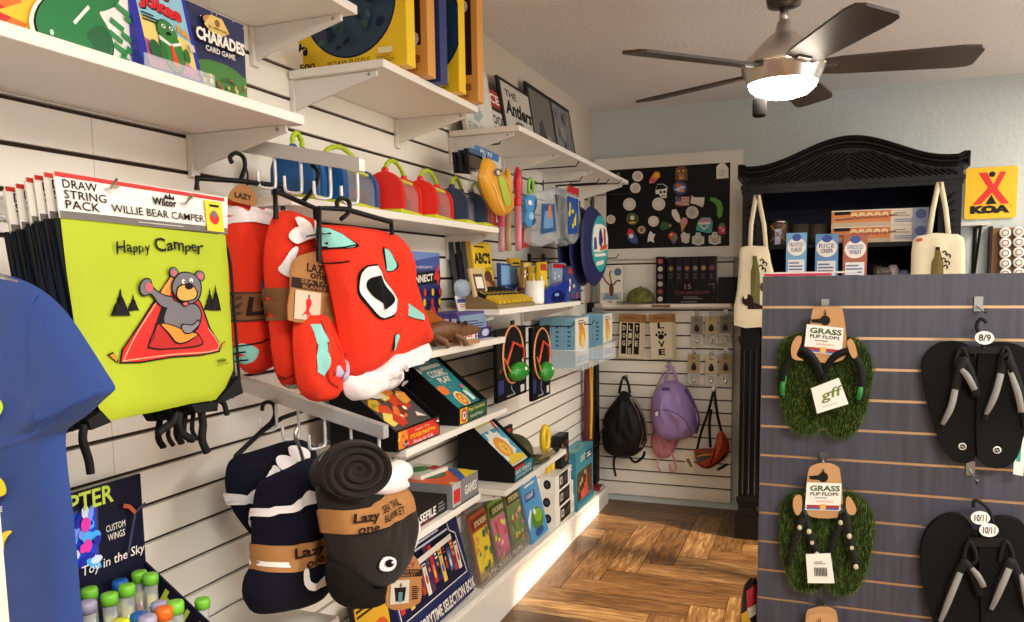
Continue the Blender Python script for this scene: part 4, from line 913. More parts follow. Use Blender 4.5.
def rr_(x0, y0, x1, y1, r=.25):
    w, h = (x1-x0)*r, (y1-y0)*r; r_ = min(w, h)
    return [(x0+r_, y0), (x1-r_, y0), (x1, y0+r_), (x1, y1-r_), (x1-r_, y1), (x0+r_, y1), (x0, y1-r_), (x0, y0+r_)]
for k, (x, y) in enumerate(((455, 152), (461, 150), (467, 148))):
    flat_thing([(x, y), (x+15, y+2), (x+17, y+22), (x+2, y+21)], -1.16+.03*k, .012, C_(('#1a1a1e', '#232838', '#15151a')[k], .4), 'toy_pack', ('small dark toy pack nearest the lanterns, back one', 'small dark toy pack hanging in the middle of three behind lanterns', 'small dark toy pack, front one above the lantern handles')[k], 'toy pack', 'dark toy packs above the lanterns', lambda A: A.rect(.1, .1, .9, .6, C_('#4a3a30', .4)).rect(.1, .7, .9, .9, C_('#3a5a80', .4)))
peg(460, 147, -1.26, .16, 'dark peg holding the small dark toy packs')
peg(486, 150, -1.26, .2, 'dark peg holding the blue headed toy pack and net toy')
flat_thing([(476, 148), (494, 152), (492, 158), (500, 196), (472, 192), (478, 158)], -1.1, .02, C_('#dfe6da', .1, alpha=.3), 'toy_pack', 'clear toy pack with a blue header card and green toy', 'toy pack', None, lambda A: A.poly([(.1, .84), (.95, .8), (.98, .97), (.1, 1)], C_('#3a74b0', .4)).txt('FUN', .3, .86, .7, .95, WHITE, .02).ell(.5, .4, .16, .3, C_('#9bc23a', .4)).ell(.5, .45, .08, .1, C_('#3f6a2a', .4)))
# orange net toy
X = -1.02; o = LX(495, 188, X); T = TRX(X, o)
t = thing('net_toy', 'orange and yellow fish shaped toy in a clear net, hanging past the lanterns', 'toy', o, Q)
c = Cloth(cr(T([(484, 159), (488, 158), (490, 166), (500, 172), (508, 186), (512, 204), (510, 213), (500, 216), (492, 208), (484, 192), (480, 178), (481, 170)]), 3), .03)
b = MB(); c.body(b, C_('#e9a52a', .35, alpha=.85), .7); c.patch(b, cr(T([(490, 178), (496, 178), (500, 190), (504, 204), (499, 206), (494, 194)]), 3), C_('#a9c040', .4), .003); c.patch(b, cr(T(ellp(490, 173, 3.6, 4, 10)), 1), C_('#6a5a50', .4), .004); c.patch(b, cr(T(ellp(490, 173, 2, 2.4, 8)), 1), C_('#d9d2c6', .4), .006)
for l in ([(486, 184), (494, 204), (500, 212)], [(502, 178), (507, 196), (508, 210)], [(496, 172), (503, 190), (506, 206)]): c.strip(b, cr(T(l), 3, False), .003, C_('#f6d98a', .3), .004)
b.build('body', t); b = MB(); b.tube([(q[0], -.005, q[1]) for q in cr(T([(486, 162), (485, 155), (487, 151)]), 3, False)], .0015, INK, 6); b.build('hang_loop', t)
def wand(px, top, bot, X, c1, c2, label):
    o = LX(px, top, X); h = o.z-LX(px, bot, X).z; t = thing('bubble_wand', label, 'bubble wand', o, 0, 'bubble wands')
    b = MB(); b.lathe([(0, -h), (.012, -h+.002), (.0125, -h+.02), (.0125, -h*.42)], C_(c2, .2, alpha=.75), 14); b.build('tube', t)
    b = MB(); b.lathe([(.0135, -h*.46), (.0145, -h*.44), (.0145, -h*.37), (.01, -h*.345), (.015, -h*.28), (.017, -h*.18), (.012, -h*.06), (.005, 0), (0, 0)], C_(c1, .3), 14); b.build('wand_handle', t)
wand(517.5, 167, 251, -1.0, '#c11a2c', '#d98a9c', 'red handled pink bubble wand hanging beyond the net toy')
wand(507, 168, 251, -1.06, '#e6a62a', '#b99a6a', 'yellow handled bubble wand hanging behind the net toy')
wand(501, 205, 252, -1.08, '#d44a6a', '#e0a9b5', 'short pink bubble wand low behind the lantern shelf end')
peg(519, 170, -1.26, .27, 'dark peg holding the red handled bubble wand')
flat_thing(cr([(525, 200), (529, 195), (536, 197), (537, 206), (534, 214), (536, 222), (530, 227), (525, 222), (527, 212)], 2), -1.0, .018, C_('#4d8fc7', .35), 'swim_toy', 'pale blue swim toy hanging beside the red bubble wand', 'toy', None, lambda A: A.ell(.4, .75, .15, .08, WHITE).ell(.5, .35, .2, .12, C_('#9cc4e6', .4)))
flat_thing(cr([(521, 232), (527, 228), (531, 234), (530, 245), (524, 248), (520, 242)], 2), -1.04, .018, C_('#c03a32', .35), 'swim_toy', 'small red swim toy hanging below the pale blue one', 'toy')
b = MB(); q = LX(531, 188, -1.05); b.tube([(0, .03*math.cos(a*.3), .035*math.sin(a*.3)) for a in range(-2, 14)], .007, C_('#8cc63f', .4), 8); one(b, 'dive_ring', 'green ring toy hanging behind the blue swim toy', 'toy', q)
peg(531, 184, -1.26, .24, 'dark peg holding the green ring toy')
# clear packs with swim goggles
GP = (((537, 193), (554, 189), (560, 238), (541, 247), (531, 242), (533, 214), -1.0, 'blue goggles in a clear pack, first of the clear packs'),
      ((552, 186), (562, 188), (566, 240), (556, 244), (553, 238), (552, 212), -1.04, 'dark goggles in a clear pack, second of the clear packs'),
      ((559, 188), (568, 190), (575, 240), (566, 246), (560, 238), (558, 212), -1.03, 'dark goggles in a clear pack, third of the clear packs'),
      ((566, 189), (576, 187), (583, 232), (574, 244), (566, 238), (564, 212), -1.0, 'blue and yellow fins in a clear pack with red header'))
for k, g in enumerate(GP):
    def art(A, k=k):
        if k == 0: A.poly([(.3, .2), (.85, .3), (.8, .75), (.35, .7)], C_('#2f5a8f', .3)).poly([(.4, .3), (.75, .35), (.72, .6), (.45, .6)], C_('#6f9cc4', .3)).ell(.62, .6, .06, .14, C_('#d8733a', .4), 10, -.4)
        elif k == 3: A.poly([(.2, .15), (.7, .2), (.75, .8), (.15, .8)], C_('#1f4f9e', .3)).blobs(.25, .3, .65, .7, [C_('#e3cf2b', .4)], 6, .06).rect(.15, .86, .75, .98, C_('#b8202a', .4))
        else: A.poly([(.15, .15), (.6, .1), (.75, .85), (.15, .85)], C_('#16181f', .3)).line([(.5, .2), (.55, .8)], .03, C_('#c9cdd0', .3))
    flat_thing(g[:6], g[6], .03, C_('#cfd6d8', .1, alpha=.38), 'goggles_pack', g[7], 'swim pack', 'clear swim packs on their pegs', art)
for k, px in enumerate((544, 556, 571)): peg(px, 186, -1.26, .27, ('dark peg above the blue goggles pack', 'dark peg above the dark goggles packs', 'dark peg above the red headed fins pack')[k])
# navy oval boards
for k, (dx, lb) in enumerate(((-.11, 'navy oval swim board nearest the wall'), (-.055, 'navy oval swim board in the middle of three'), (0, 'navy oval swim board in front with a round white and teal label'))):
    X = -.985+dx; o = LX(594, 246, -.985); o.x = X; t = thing('swim_board', lb, 'swim board', o, Q, 'navy swim boards')
    T = TRX(-.985, LX(594, 246, -.985)); out = cr(T([(590, 206), (600, 214), (606, 232), (607, 255), (603, 275), (595, 286), (587, 280), (582, 262), (581, 240), (583, 218)]), 4)
    c = Cloth(out, .016, pw=.4, y0=0); b = MB(); c.body(b, C_('#141a4f', .6), .8)
    b.build('board', t)
    if k == 2:
        b = MB(); q = T([(597, 246)])[0]
        P = cr(T([(598, 216), (604, 226), (606, 246), (603, 264), (598, 272), (592, 266), (588, 250), (589, 230), (593, 219)]), 4)
        c.patch(b, P, C_('#2fa6a3', .4), .002); c.patch(b, cr(T([(592, 224), (604, 228), (605, 246), (602, 250), (590, 252), (589, 236)]), 2), C_('#e9e6df', .5), .0035)
        for l, m in (([(595, 232), (597, 228), (599, 240), (597, 248), (595, 244)], C_('#27306b', .5)), ([(600, 228), (602, 230), (602, 244), (600, 248)], C_('#b5482e', .5)), ([(590, 238), (592, 237), (593, 249), (590, 250)], C_('#39407a', .5)), ([(597, 246), (604, 244), (603, 249), (596, 251)], C_('#d2452e', .5))): c.patch(b, T(l), m, .005)
        c.patch(b, T([(592, 262), (600, 260), (600, 264), (592, 266)]), WHITE, .005); c.patch(b, T([(590, 254), (602, 253), (602, 256), (591, 257)]), WHITE, .005)
        b.build('label', t)
    b = MB(); q = T([(591, 205)])[0]; b.tube([(q[0], 0, q[1]-.01), (q[0]-.006, 0, q[1]+.02), (q[0]+.006, 0, q[1]+.02), (q[0], 0, q[1]-.01)], .002, INK, 6); b.build('hang_loop', t)
peg(586, 196, -1.26, .33, 'long dark peg holding the navy oval swim boards')

# ---- shelf with the alphabet book
SZ = 1.286
for k, (dx, hx, lb) in enumerate(((-.09, '#3a3d42', 'grey spined picture book nearest the wall behind the alphabet book'), (-.055, '#23262b', 'black spined picture book in the middle behind the alphabet book'), (-.025, '#4a4d52', 'dark grey spined picture book directly behind the alphabet book'), (0, '#c9a02a', 'alphabet book with a yellow cover'))):
    X = -1.135+dx*.75; y0 = LX(478, 290, -1.135).y; y1 = LX(497.5, 290, -1.135).y; w = y1-y0; h = LX(495, 239, -1.135).z-SZ-.012
    b, A = leaned(w, h, .018, C_(hx, .5), 7)
    if k == 3:
        A.rect(.05, .02, .98, .98, C_('#e8c52b', .45)).txt("ABC'S", .1, .66, .92, .84, INK, .05).bars(.15, .9, .85, .95, INK, 1).rect(.05, .02, .98, .4, C_('#6a3a22', .5)).ell(.3, .42, .2, .12, C_('#8a4f2c', .5)).ell(.68, .44, .2, .12, C_('#5a2f1c', .5)).ell(.5, .28, .3, .12, C_('#b07a4a', .5)).txt('of wildlife', .55, .56, .92, .62, INK)
    one(b, 'picture_book', lb, 'book', (X, (y0+y1)/2, SZ), Q, 'picture books on the alphabet shelf')
# pencil tray: sloping cream board with boxed pens along it
X = -.99; y0 = LX(498, 300, X).y; y1 = LX(535, 300, X).y; w = min(y1-y0, .55)
t = thing('pen_tray', 'sloping cream tray of yellow and black pens beside the alphabet book', 'pen display', (X, y0+w/2, SZ), Q)
b = MB(); b.prism([(0, 0), (.12, 0), (.12, .05), (.1, .05), (0, .012)], 'x', -w/2, w/2, C_('#8a7348', .6)); b.build('tray', t)
b = MB(); b.T = Matrix.Translation((-w*.36, .08, .04)) @ Matrix.Rotation(-R(12), 4, 'X'); b.box(-.06, .06, 0, .008, 0, .1, C_('#c9b080', .6)); b.box(-.04, .04, -.001, 0, .02, .08, C_('#4a2f1c', .6)); b.box(-.03, .03, -.002, -.001, .03, .07, WHITE); b.build('header_board', t)
sl = math.atan2(.038, .1)
for k in range(9):
    b = MB(); b.T = Matrix.Translation((-w/2+.03+k*(w-.06)/8, .0, .014)) @ Matrix.Rotation(sl, 4, 'X')
    b.box(-.013, .013, .005, .055, 0, .012, C_('#d9b422', .45)); b.box(-.013, .013, .055, .135, 0, .012, INK); b.box(-.006, .006, .065, .085, .012, .013, C_('#b8a03a', .5)); b.build('pen', t)
X = -1.12
flat_thing([(500, 263), (511, 264), (519, 292), (520, 309), (502, 310)], X, .015, C_('#274f86', .45), 'picture_book', 'blue covered book leaning behind the pen tray', 'book', None, lambda A: A.rect(.05, .55, .9, .95, C_('#7fa9cf', .4)).blobs(.2, .1, .8, .5, [WHITE, C_('#c9442f', .4)], 8, .06))
flat_thing([(510, 258), (520, 258), (523, 290), (523, 309), (514, 309)], -1.14, .015, C_('#e2b524', .45), 'picture_book', 'yellow covered book leaning behind the pen tray', 'book', None, lambda A: A.ell(.5, .55, .3, .1, C_('#d98a9c', .4)).bars(.2, .8, .9, .93, INK, 2).ell(.5, .35, .25, .1, WHITE))
# round wooden boxes
q = LX(521, 300, -1.1); b = MB(); b.T = Matrix.Rotation(Q*.0, 4, 'Z'); b.lathe([(0, 0), (.05, 0), (.05, .035), (0, .035)], C_('#5b3a25', .6), 20, (0, 0, .05), 'x'); b.lathe([(0, .0355), (.035, .0355), (.033, .037), (0, .037)], C_('#a07a4d', .6), 20, (0, 0, .05), 'x')
one(b, 'wooden_box', 'round brown wooden box on edge behind the white mug', 'box', (q.x, q.y, SZ))
# mug
q = LX(534, 309, -1.04); t = thing('mug', 'plain white mug at the end of the pen tray', 'mug', (-1.04, q.y, SZ), R(200))
b = MB(); b.lathe([(0, .002), (.038, .002), (.041, .006), (.041, .092), (.038, .092), (.037, .01), (0, .01)], C_('#f2efe8', .25), 28); b.build('cup', t)
b = MB(); b.tube([(.04, 0, .075), (.058, 0, .078), (.068, 0, .06), (.064, 0, .035), (.04, 0, .02)], .005, C_('#f2efe8', .25), 8); b.build('handle', t)
# card packs on pegs above the far end
for k, (x0, y0_, x1, y1_, c1, c2, lb) in enumerate(((523, 262, 532, 288, '#8a6a3a', '#c9b36a', 'tan toy pack above the mug'), (532, 266, 541, 302, '#c9a82c', '#7a6a2a', 'yellow green toy pack above the mug'), (540, 262, 547, 304, '#e2c21f', '#b03a2a', 'bright yellow toy pack beside the blue masks'), (552, 263, 566, 290, '#8a9fb5', '#b8202a', 'red headed toy pack behind the blue mask'), (567, 266, 581, 306, '#3a4f86', '#b04a3a', 'blue and red toy pack nearest the swim boards'))):
    flat_thing(rr_(x0, y0_, x1, y1_, .08), -1.06+.02*(k % 3), .015, C_(c1, .35), 'toy_pack', lb, 'toy pack', 'toy packs above the mug', lambda A, c2=c2: A.rect(.1, .8, .9, .96, C_(c2, .4)).blobs(.15, .15, .85, .7, [C_(c2, .4), WHITE, C_('#2a3a6a', .4)], 8, .07))
for k, px in enumerate((529, 543, 560, 575)): peg(px, 259, -1.26, .24, ('dark peg above the mug, first of four', 'dark peg above the yellow toy pack', 'dark peg above the red headed toy pack', 'dark peg nearest the swim boards')[k])
flat_thing(cr([(548, 290), (555, 286), (566, 281), (570, 283), (566, 292), (566, 305), (556, 308), (548, 304)], 3), -1.0, .03, C_('#15309a', .3), 'swim_mask', 'shiny blue swim mask hanging above the shelf end', 'mask', None, lambda A: A.ell(.45, .4, .3, .25, C_('#0b1a55', .2)).ell(.4, .5, .1, .06, C_('#8fb0e6', .2)))
q = LX(579, 300, -1.0); b = MB(); b.tube([(0, 0, 0), (.26, 0, .0)], .003, C_('#2a2a2c', .4, .5), 8); b.ball((.262, 0, 0), .011, INK, 10); b.box(-.003, .006, -.02, .02, -.02, .02, INK); one(b, 'peg_hook', 'empty peg with a black ball tip at the end of the alphabet shelf', 'hook', (WX, q.y, q.z), 0, 'pegs on the left wall')

# ---- shelf with the four-in-a-row game
SZ = 1.191; X = -1.18; y1 = LX(440.5, 300, X).y; w = .27; h = LX(440, 253, X).z-SZ
b, A = carton(w, h, .06, C_('#27336e', .4))
A.rect(0, .8, 1, 1, C_('#3f57a0', .4)).poly([(0, .86), (1, .97), (1, 1), (0, 1)], C_('#6f8ac9', .4)).poly([(.0, .6), (1, .66), (1, .8), (0, .74)], INK).txt('CONNECT', .12, .635, .8, .72, WHITE, .035, 0, .04).txt('4', .82, .62, .98, .86, C_('#d8352a', .4), .05)
A.txt('the original game of', .3, .81, .78, .85, WHITE)
rr = random.Random(8)
for i in range(5):
    for j in range(5):
        m = (C_('#e8c52b', .4), C_('#c92e28', .4))[(i*3+j*2) % 5 < 2]
        A.ell(.08+.2*j, .08+.115*i, .045, .05, C_('#141c44', .4)).ell(.08+.2*j, .085+.115*i, .036, .043, m)
A.circ(.66, .3, .085, C_('#c92e28', .4)).circ(.84, .15, .095, C_('#e8c52b', .4)).circ(.55, .1, .11, C_('#c92e28', .4)).txt('4', .5, .05, .6, .16, C_('#8a1612', .4), .04)
one(b, 'game_box', 'blue four in a row game box with red and yellow counters', 'game box', (X, y1-w/2, SZ), Q, bevel=.0015)
# wooden crocodiles
def croc(loc, rz, label, s=1):
    b = MB(); m = C_('#6b4526', .5, var=(40, .3)); m2 = C_('#a9814f', .5)
    pth = [(-.13, 0, .03), (-.1, .01, .036), (-.06, 0, .045), (0, 0, .05), (.05, 0, .046), (.08, 0, .042)]
    b.tube([tuple(s*k for k in p) for p in pth], [s*k for k in (.004, .012, .022, .028, .024, .018)], m, 12)
    b.prism([(s*.07, s*.0), (s*.17, s*-.0), (s*.175, s*.008), (s*.16, s*.014), (s*.07, s*.014)], 'y', -.014*s, .014*s, m2)          # lower jaw
    b.prism([(s*.06, s*.04), (s*.1, s*.066), (s*.175, s*.048), (s*.18, s*.036), (s*.16, s*.03), (s*.08, s*.026)], 'y', -.015*s, .015*s, m)   # upper jaw
    b.tube([(s*.06, 0, s*.03), (s*.085, 0, s*.012)], s*.014, m, 8)
    for k in range(6):
        b.add([(s*(.09+.013*k), -.014*s, s*.015), (s*(.098+.013*k), -.014*s, s*.015), (s*(.094+.013*k), -.013*s, s*.024)], [(0, 1, 2)], WHITE)
        b.add([(s*(.09+.013*k), -.0145*s, s*.03), (s*(.098+.013*k), -.0145*s, s*.03), (s*(.094+.013*k), -.0135*s, s*.021)], [(0, 1, 2)], WHITE)
    for sg in (-1, 1):
        b.ball((s*.1, s*.012*sg, s*.064), s*.008, C_('#2a1a10', .3), 8)
        for x in (-.05, .04): b.tube([(s*x, s*.015*sg, s*.035), (s*(x+.01), s*.038*sg, s*.02), (s*(x+.02), s*.04*sg, s*.004)], s*.009, m, 8)
    for k in range(8): b.add([(s*(-.1+.02*k), -.005*s, s*(.05+.004*math.sin(k*.5)*6)), (s*(-.085+.02*k), 0, s*.078), (s*(-.09+.02*k), .005*s, s*.05)], [(0, 1, 2)], m)
    return one(b, 'wooden_crocodile', label, 'carved crocodile', loc, rz, 'carved crocodiles')
croc((-1.0, 2.06, SZ), R(80), 'carved brown crocodile at the front edge of its shelf')
croc((-1.075, 2.03, SZ), R(86), 'carved brown crocodile in the middle between two others', .95)
croc((-1.14, 2.0, SZ), R(88), 'carved brown crocodile nearest the blue game box', .9)
# small clear-domed toy on a white card
X = -1.11; o = LX(462, 318, X); T = TRX(X, o); t = thing('toy_card', 'small toy in a clear dome on a white card behind the orange tray', 'toy pack', o, Q)
b = MB(); b.prism(T([(455, 296), (469, 294), (477, 318), (461, 320)]), 'y', 0, .004, WHITE); qa = T([(458, 316), (474, 314), (455, 299)]); A = Art(b, (qa[0][0], -.0005, qa[0][1]), (qa[1][0]-qa[0][0], 0, qa[1][1]-qa[0][1]), (qa[2][0]-qa[0][0], 0, qa[2][1]-qa[0][1])); A.rect(.1, .75, .95, .98, C_('#3a3f86', .4)).bars(.2, .45, .85, .7, C_('#b86a3a', .4), 2); b.build('card', t)
c = Cloth(cr(T([(455, 290), (456, 282), (462, 279), (468, 283), (469, 293), (464, 298), (458, 298)]), 3), .025); b = MB(); c.body(b, C_('#c9dbe6', .1, alpha=.5), .3); b.build('dome', t)
b = MB(); q = T([(462, 289)])[0]; b.ball((q[0], -.002, q[1]), (.022, .012, .03), C_('#3f5f8f', .4), 12); b.build('toy', t)
# orange display tray with small boxes
X = -1.03; y0 = 2.24; y1 = 2.5; w = y1-y0
t = thing('display_tray', 'orange and purple card tray of small boxes at the end of the crocodile shelf', 'display tray', (X, (y0+y1)/2, SZ), Q)
b = MB(); b.box(-w/2, w/2, 0, .004, 0, .035, C_('#3a2a66', .45)); A = Art(b, (-w/2, -.0003, 0), (w, 0, 0), (0, 0, .035)); A.rect(.1, .2, .45, .8, WHITE).rect(.12, .3, .4, .6, C_('#c9442f', .4)).ell(.8, .5, .12, .35, C_('#b9c4dd', .4))
b.box(-w/2, w/2, .004, .145, 0, .004, C_('#3a2a66', .45)); b.build('tray_front', t)
b = MB(); b.prism([(0, 0), (.145, 0), (.145, .1), (.1, .1), (0, .035)], 'x', -w/2, -w/2+.004, C_('#d97a1f', .45)); b.build('tray_side', t)
b = MB(); b.prism([(0, 0), (.145, 0), (.145, .1), (.1, .1), (0, .035)], 'x', w/2-.004, w/2, C_('#d97a1f', .45)); b.build('tray_side', t)
for k in range(5):
    b, A = carton(w-.012, .085, .024, C_('#4a3a86', .45)); A.rect(.06, .1, .94, .9, C_('#7f9cb5', .4)).bars(.12, .3, .88, .7, C_('#3a2a66', .4), 4); A2 = sideart(b, w-.012, .085, .024, False); A2.rect(.15, .3, .85, .8, C_('#c9c4dd', .4)).rect(.15, .1, .85, .22, C_('#2a1f55', .4))
    one(b, 'small_box', ('small purple box at the front of the orange tray', 'small purple box second in the orange tray', 'small purple box third in the orange tray', 'small purple box fourth in the orange tray', 'small purple box at the back of the orange tray')[k], 'box', (X-.008-.026*k, (y0+y1)/2, SZ+.0045), Q, 'small purple boxes in the orange tray')

# ---- black blister packs under the alphabet shelf
def blister(px0, px1, pyt, pyb, X, label):
    y0 = LX(px0, 360, X).y; y1 = LX(px1, 360, X).y; w = y1-y0; z0 = LX(px0, pyb, X).z; h = LX(px0, pyt, X).z-z0
    t = thing('toy_card', label, 'toy pack', (X, (y0+y1)/2, z0), Q, 'black toy cards under the alphabet shelf')
    b, A = carton(w, h, .014, C_('#060607', .45))
    A.bars(.3, .02, .7, .07, C_('#8a8a8a', .4), 1).rect(.78, .04, .92, .14, C_('#cfcfcf', .4)).rect(.02, .1, .2, .3, C_('#2a2a66', .4)).line([(.5, .32), (.45, .14), (.58, .04)], .012, C_('#b9c9e6', .3))
    for k in range(3): A.line([(.05+.03*k, .4), (.15+.03*k, .5)], .008, C_('#9a5a2a', .4))
    b.build('card', t)
    b = MB()
    b.lathe([(.098, -.004), (.102, -.009), (.106, -.004)], C_('#c98a5a', .2), 30, (0, 0, h*.62), 'y', caps=False); b.build('hoop', t)
    b = MB(); b.ball((w*.12, -.01, h*.36), (w*.3, .03, h*.14), C_('#2c8a2a', .25), 14); b.ball((w*.15, -.035, h*.4), (w*.05, .006, h*.03), C_('#e6f0d9', .2), 8); b.build('flyer', t)
    b = MB(); b.tube([(-w*.3, -.012, h*.5), (-w*.1, -.016, h*.8), (w*.25, -.016, h*.7), (w*.3, -.012, h*.55)], .005, C_('#c9442f', .3), 8); b.build('wing', t)
    b = MB(); b.tube([(-w*.34, -.008, h*.6), (-w*.2, -.012, h*.42), (0, -.012, h*.3)], .003, C_('#e08a2a', .3), 8); b.build('wing_rod', t)
for k in range(4): blister(497, 526, 330, 404, -1.0-.062*(3-k), 'black toy card with hoop and green flyer, %s the wall in the nearer stack' % ('nearest', 'second from', 'third from', 'furthest from')[k])
for k in range(2): blister(532, 550, 328, 402, -1.02-.05*(1-k), ('black toy card at the back of the stack beside the blue boxes', 'black toy card at the front of the stack beside the blue boxes')[k])
peg(512, 326, -1.26, .28, 'dark peg holding the nearer stack of black toy cards'); peg(541, 324, -1.26, .26, 'dark peg holding the stack of toy cards beside the blue boxes')

# ---- pale blue book boxes in a clear bin
def bluebox(x1, dx, y0, w, z0, h, label):
    b, A = carton(w, h, dx, C_('#86b3c9', .45))
    A.rect(.02, .02, .98, .98, C_('#e9e3d4', .45)).ell(.5, .6, .24, .22, C_('#e2a02a', .45)).ell(.42, .8, .16, .08, C_('#d98a2a', .45)).ell(.55, .5, .12, .14, C_('#f0cf7a', .45)).rect(.1, .06, .9, .22, C_('#b9c4d6', .45)).bars(.2, .85, .8, .95, C_('#8a6a4a', .45), 2)
    A2 = sideart(b, w, h, dx, False); A2.rect(.1, .05, .9, .95, C_('#78a7c0', .45)).bars(.35, .4, .65, .85, C_('#2f5a78', .45), 5).circ(.5, .26, .035, C_('#c9a05a', .4))
    one(b, 'boxed_book', label, 'book', (x1, y0+w/2, z0), Q, 'pale blue boxed books in the bin')
def at_y(px, py, y): return BY(px, py, y)
ya = 3.55; z0 = at_y(572, 368, ya).z; h = at_y(572, 318, ya).z-z0; xa = at_y(575, 340, ya).x
for k, lb in ((0, 'pale blue boxed book in front of its pair, duck picture showing, nearer pair'), (1, 'pale blue boxed book behind the front one of the nearer pair'), (2, 'pale blue boxed book against the wall in the nearer group')): bluebox(xa-.058*k, .056, ya, .24, z0, h, lb)
yb = 3.97; zb = z0; xb = at_y(603, 340, yb).x
for k, lb in ((0, 'pale blue boxed book standing alone at the far corner, duck picture showing'), (1, 'pale blue boxed book behind the far corner one')): bluebox(xb-.058*k, .056, yb, .2, zb, h, lb)
t = thing('wire_bin', 'clear bin on the wall holding the pale blue boxed books', 'bin', (WX, 3.53, z0-.006), 0)
b = MB(); W1 = xb-WX+.014
b.box(-.002, W1, 0, .66, -.004, 0, ACRYL); b.build('bin_floor', t)
b = MB(); b.box(W1-.003, W1, 0, .66, 0, .09, ACRYL); b.build('bin_front', t)
for yy in (0, .657):
    b = MB(); b.box(.001, W1-.004, yy, yy+.003, 0, .09, ACRYL); b.build('bin_side', t)
b = MB(); b.tube([(.004, 0, .09), (W1, 0, .09), (W1, .66, .09), (.004, .66, .09)], .0025, C_('#d6d9da', .25, .4), 6); b.build('rim_wire', t)
b = MB(); q = at_y(597, 308, 4.0); b.box(-.03, .03, -.03, .03, 0, .03, C_('#7d756a', .4, alpha=.6)); b.box(-.02, .02, -.02, .02, .03, .05, C_('#8f8578', .4)); one(b, 'small_box', 'small clear grey box on top of the far blue boxed books', 'box', (xb-.05, yb+.1, z0+h+.0005), R(12))
# folded umbrella and kite rod in the corner
q = BY(579, 372, 4.42); q2 = BY(580, 470, 4.42)
t = thing('umbrella', 'folded red and yellow umbrella standing against the wall in the corner', 'umbrella', (WX+.045, 4.42, .155), 0)
b = MB(); hh = 1.0; b.lathe([(.006, .0), (.012, .06), (.028, .25), (.03, .45), (.02, hh-.2), (.01, hh-.12)], C_('#5a1f1c', .6), 10); b.build('canopy', t)
b = MB(); b.add([(.031*math.cos(a)*1.01, .031*math.sin(a)*1.01-.002, z) for a, z in ((-.2, .3), (.6, .5), (.2, .8), (-.4, .75))], [(0, 1, 2, 3)], YEL); b.tube([(.02, -.02, .3), (.024, -.016, .5), (.016, -.012, .8)], .008, C_('#d99a22', .5), 8); b.build('yellow_panel', t)
b = MB(); b.tube([(0, 0, hh-.13), (0, 0, hh), (.02, 0, hh+.03), (.04, 0, hh+.01)], .006, INK, 8); b.build('handle', t)
# ================================================================== LOWER SHELVES OF THE LEFT WALL
def book_tray(px0, px1, pyb, SZ, d, hf, hb, colf, label, cat='display tray'):
    """black card tray with sloping sides and a printed front lip; returns thing, width"""
    X = -.99; y0 = LX(px0, pyb, X).y; y1 = LX(px1, pyb-10, X).y; w = y1-y0
    t = thing('book_tray', label, cat, (X, (y0+y1)/2, SZ), Q)
    b = MB(); b.box(-w/2, w/2, 0, .004, .0, hf, BLACK); A = Art(b, (-w/2, -.0004, 0), (w, 0, 0), (0, 0, hf)); b.build('front_lip', t)
    for x in (-w/2, w/2-.004):
        b = MB(); b.prism([(0.004, 0), (d, 0), (d, hb), (d*.92, hb), (0.004, hf)], 'x', x, x+.004, C_('#0a0a0b', .5)); b.build('side', t)
    b = MB(); b.box(-w/2+.0045, w/2-.0045, d-.004, d, 0, hb, BLACK); b.build('back', t)
    b = MB(); b.box(-w/2+.0045, w/2-.0045, .0045, d-.0045, 0, .003, BLACK); b.build('tray_floor', t)
    return t, w, (X, (y0+y1)/2, SZ)
def lip_art(t, w, hf, fn):
    o = [c for c in t.children if c.name.startswith('front_lip')][0]
    b = MB(); b.box(-w/2, w/2, 0, .004, 0, hf, BLACK); A = Art(b, (-w/2, -.0004, 0), (w, 0, 0), (0, 0, hf)); fn(A)
    n = b.build('front_lip'); me = n.data; bpy.data.objects.remove(n); o.data = me
def tray_book(loc, w, d, hf, hb, base, art, label, L=None):
    """book lying back on the slope of its tray"""
    a = math.degrees(math.atan2(d-.03, hb-hf)); L = L or math.hypot(d-.03, hb-hf)*1.02
    b = MB(); b.T = Matrix.Translation((0, .012, hf-.014)) @ Matrix.Rotation(-R(a), 4, 'X'); b.box(-w/2, w/2, 0, .008, 0, L, base); A = Art(b, (-w/2, -.0003, 0), (w, 0, 0), (0, 0, L)); art(A)
    return one(b, 'sticker_book', label, 'book', loc, Q)
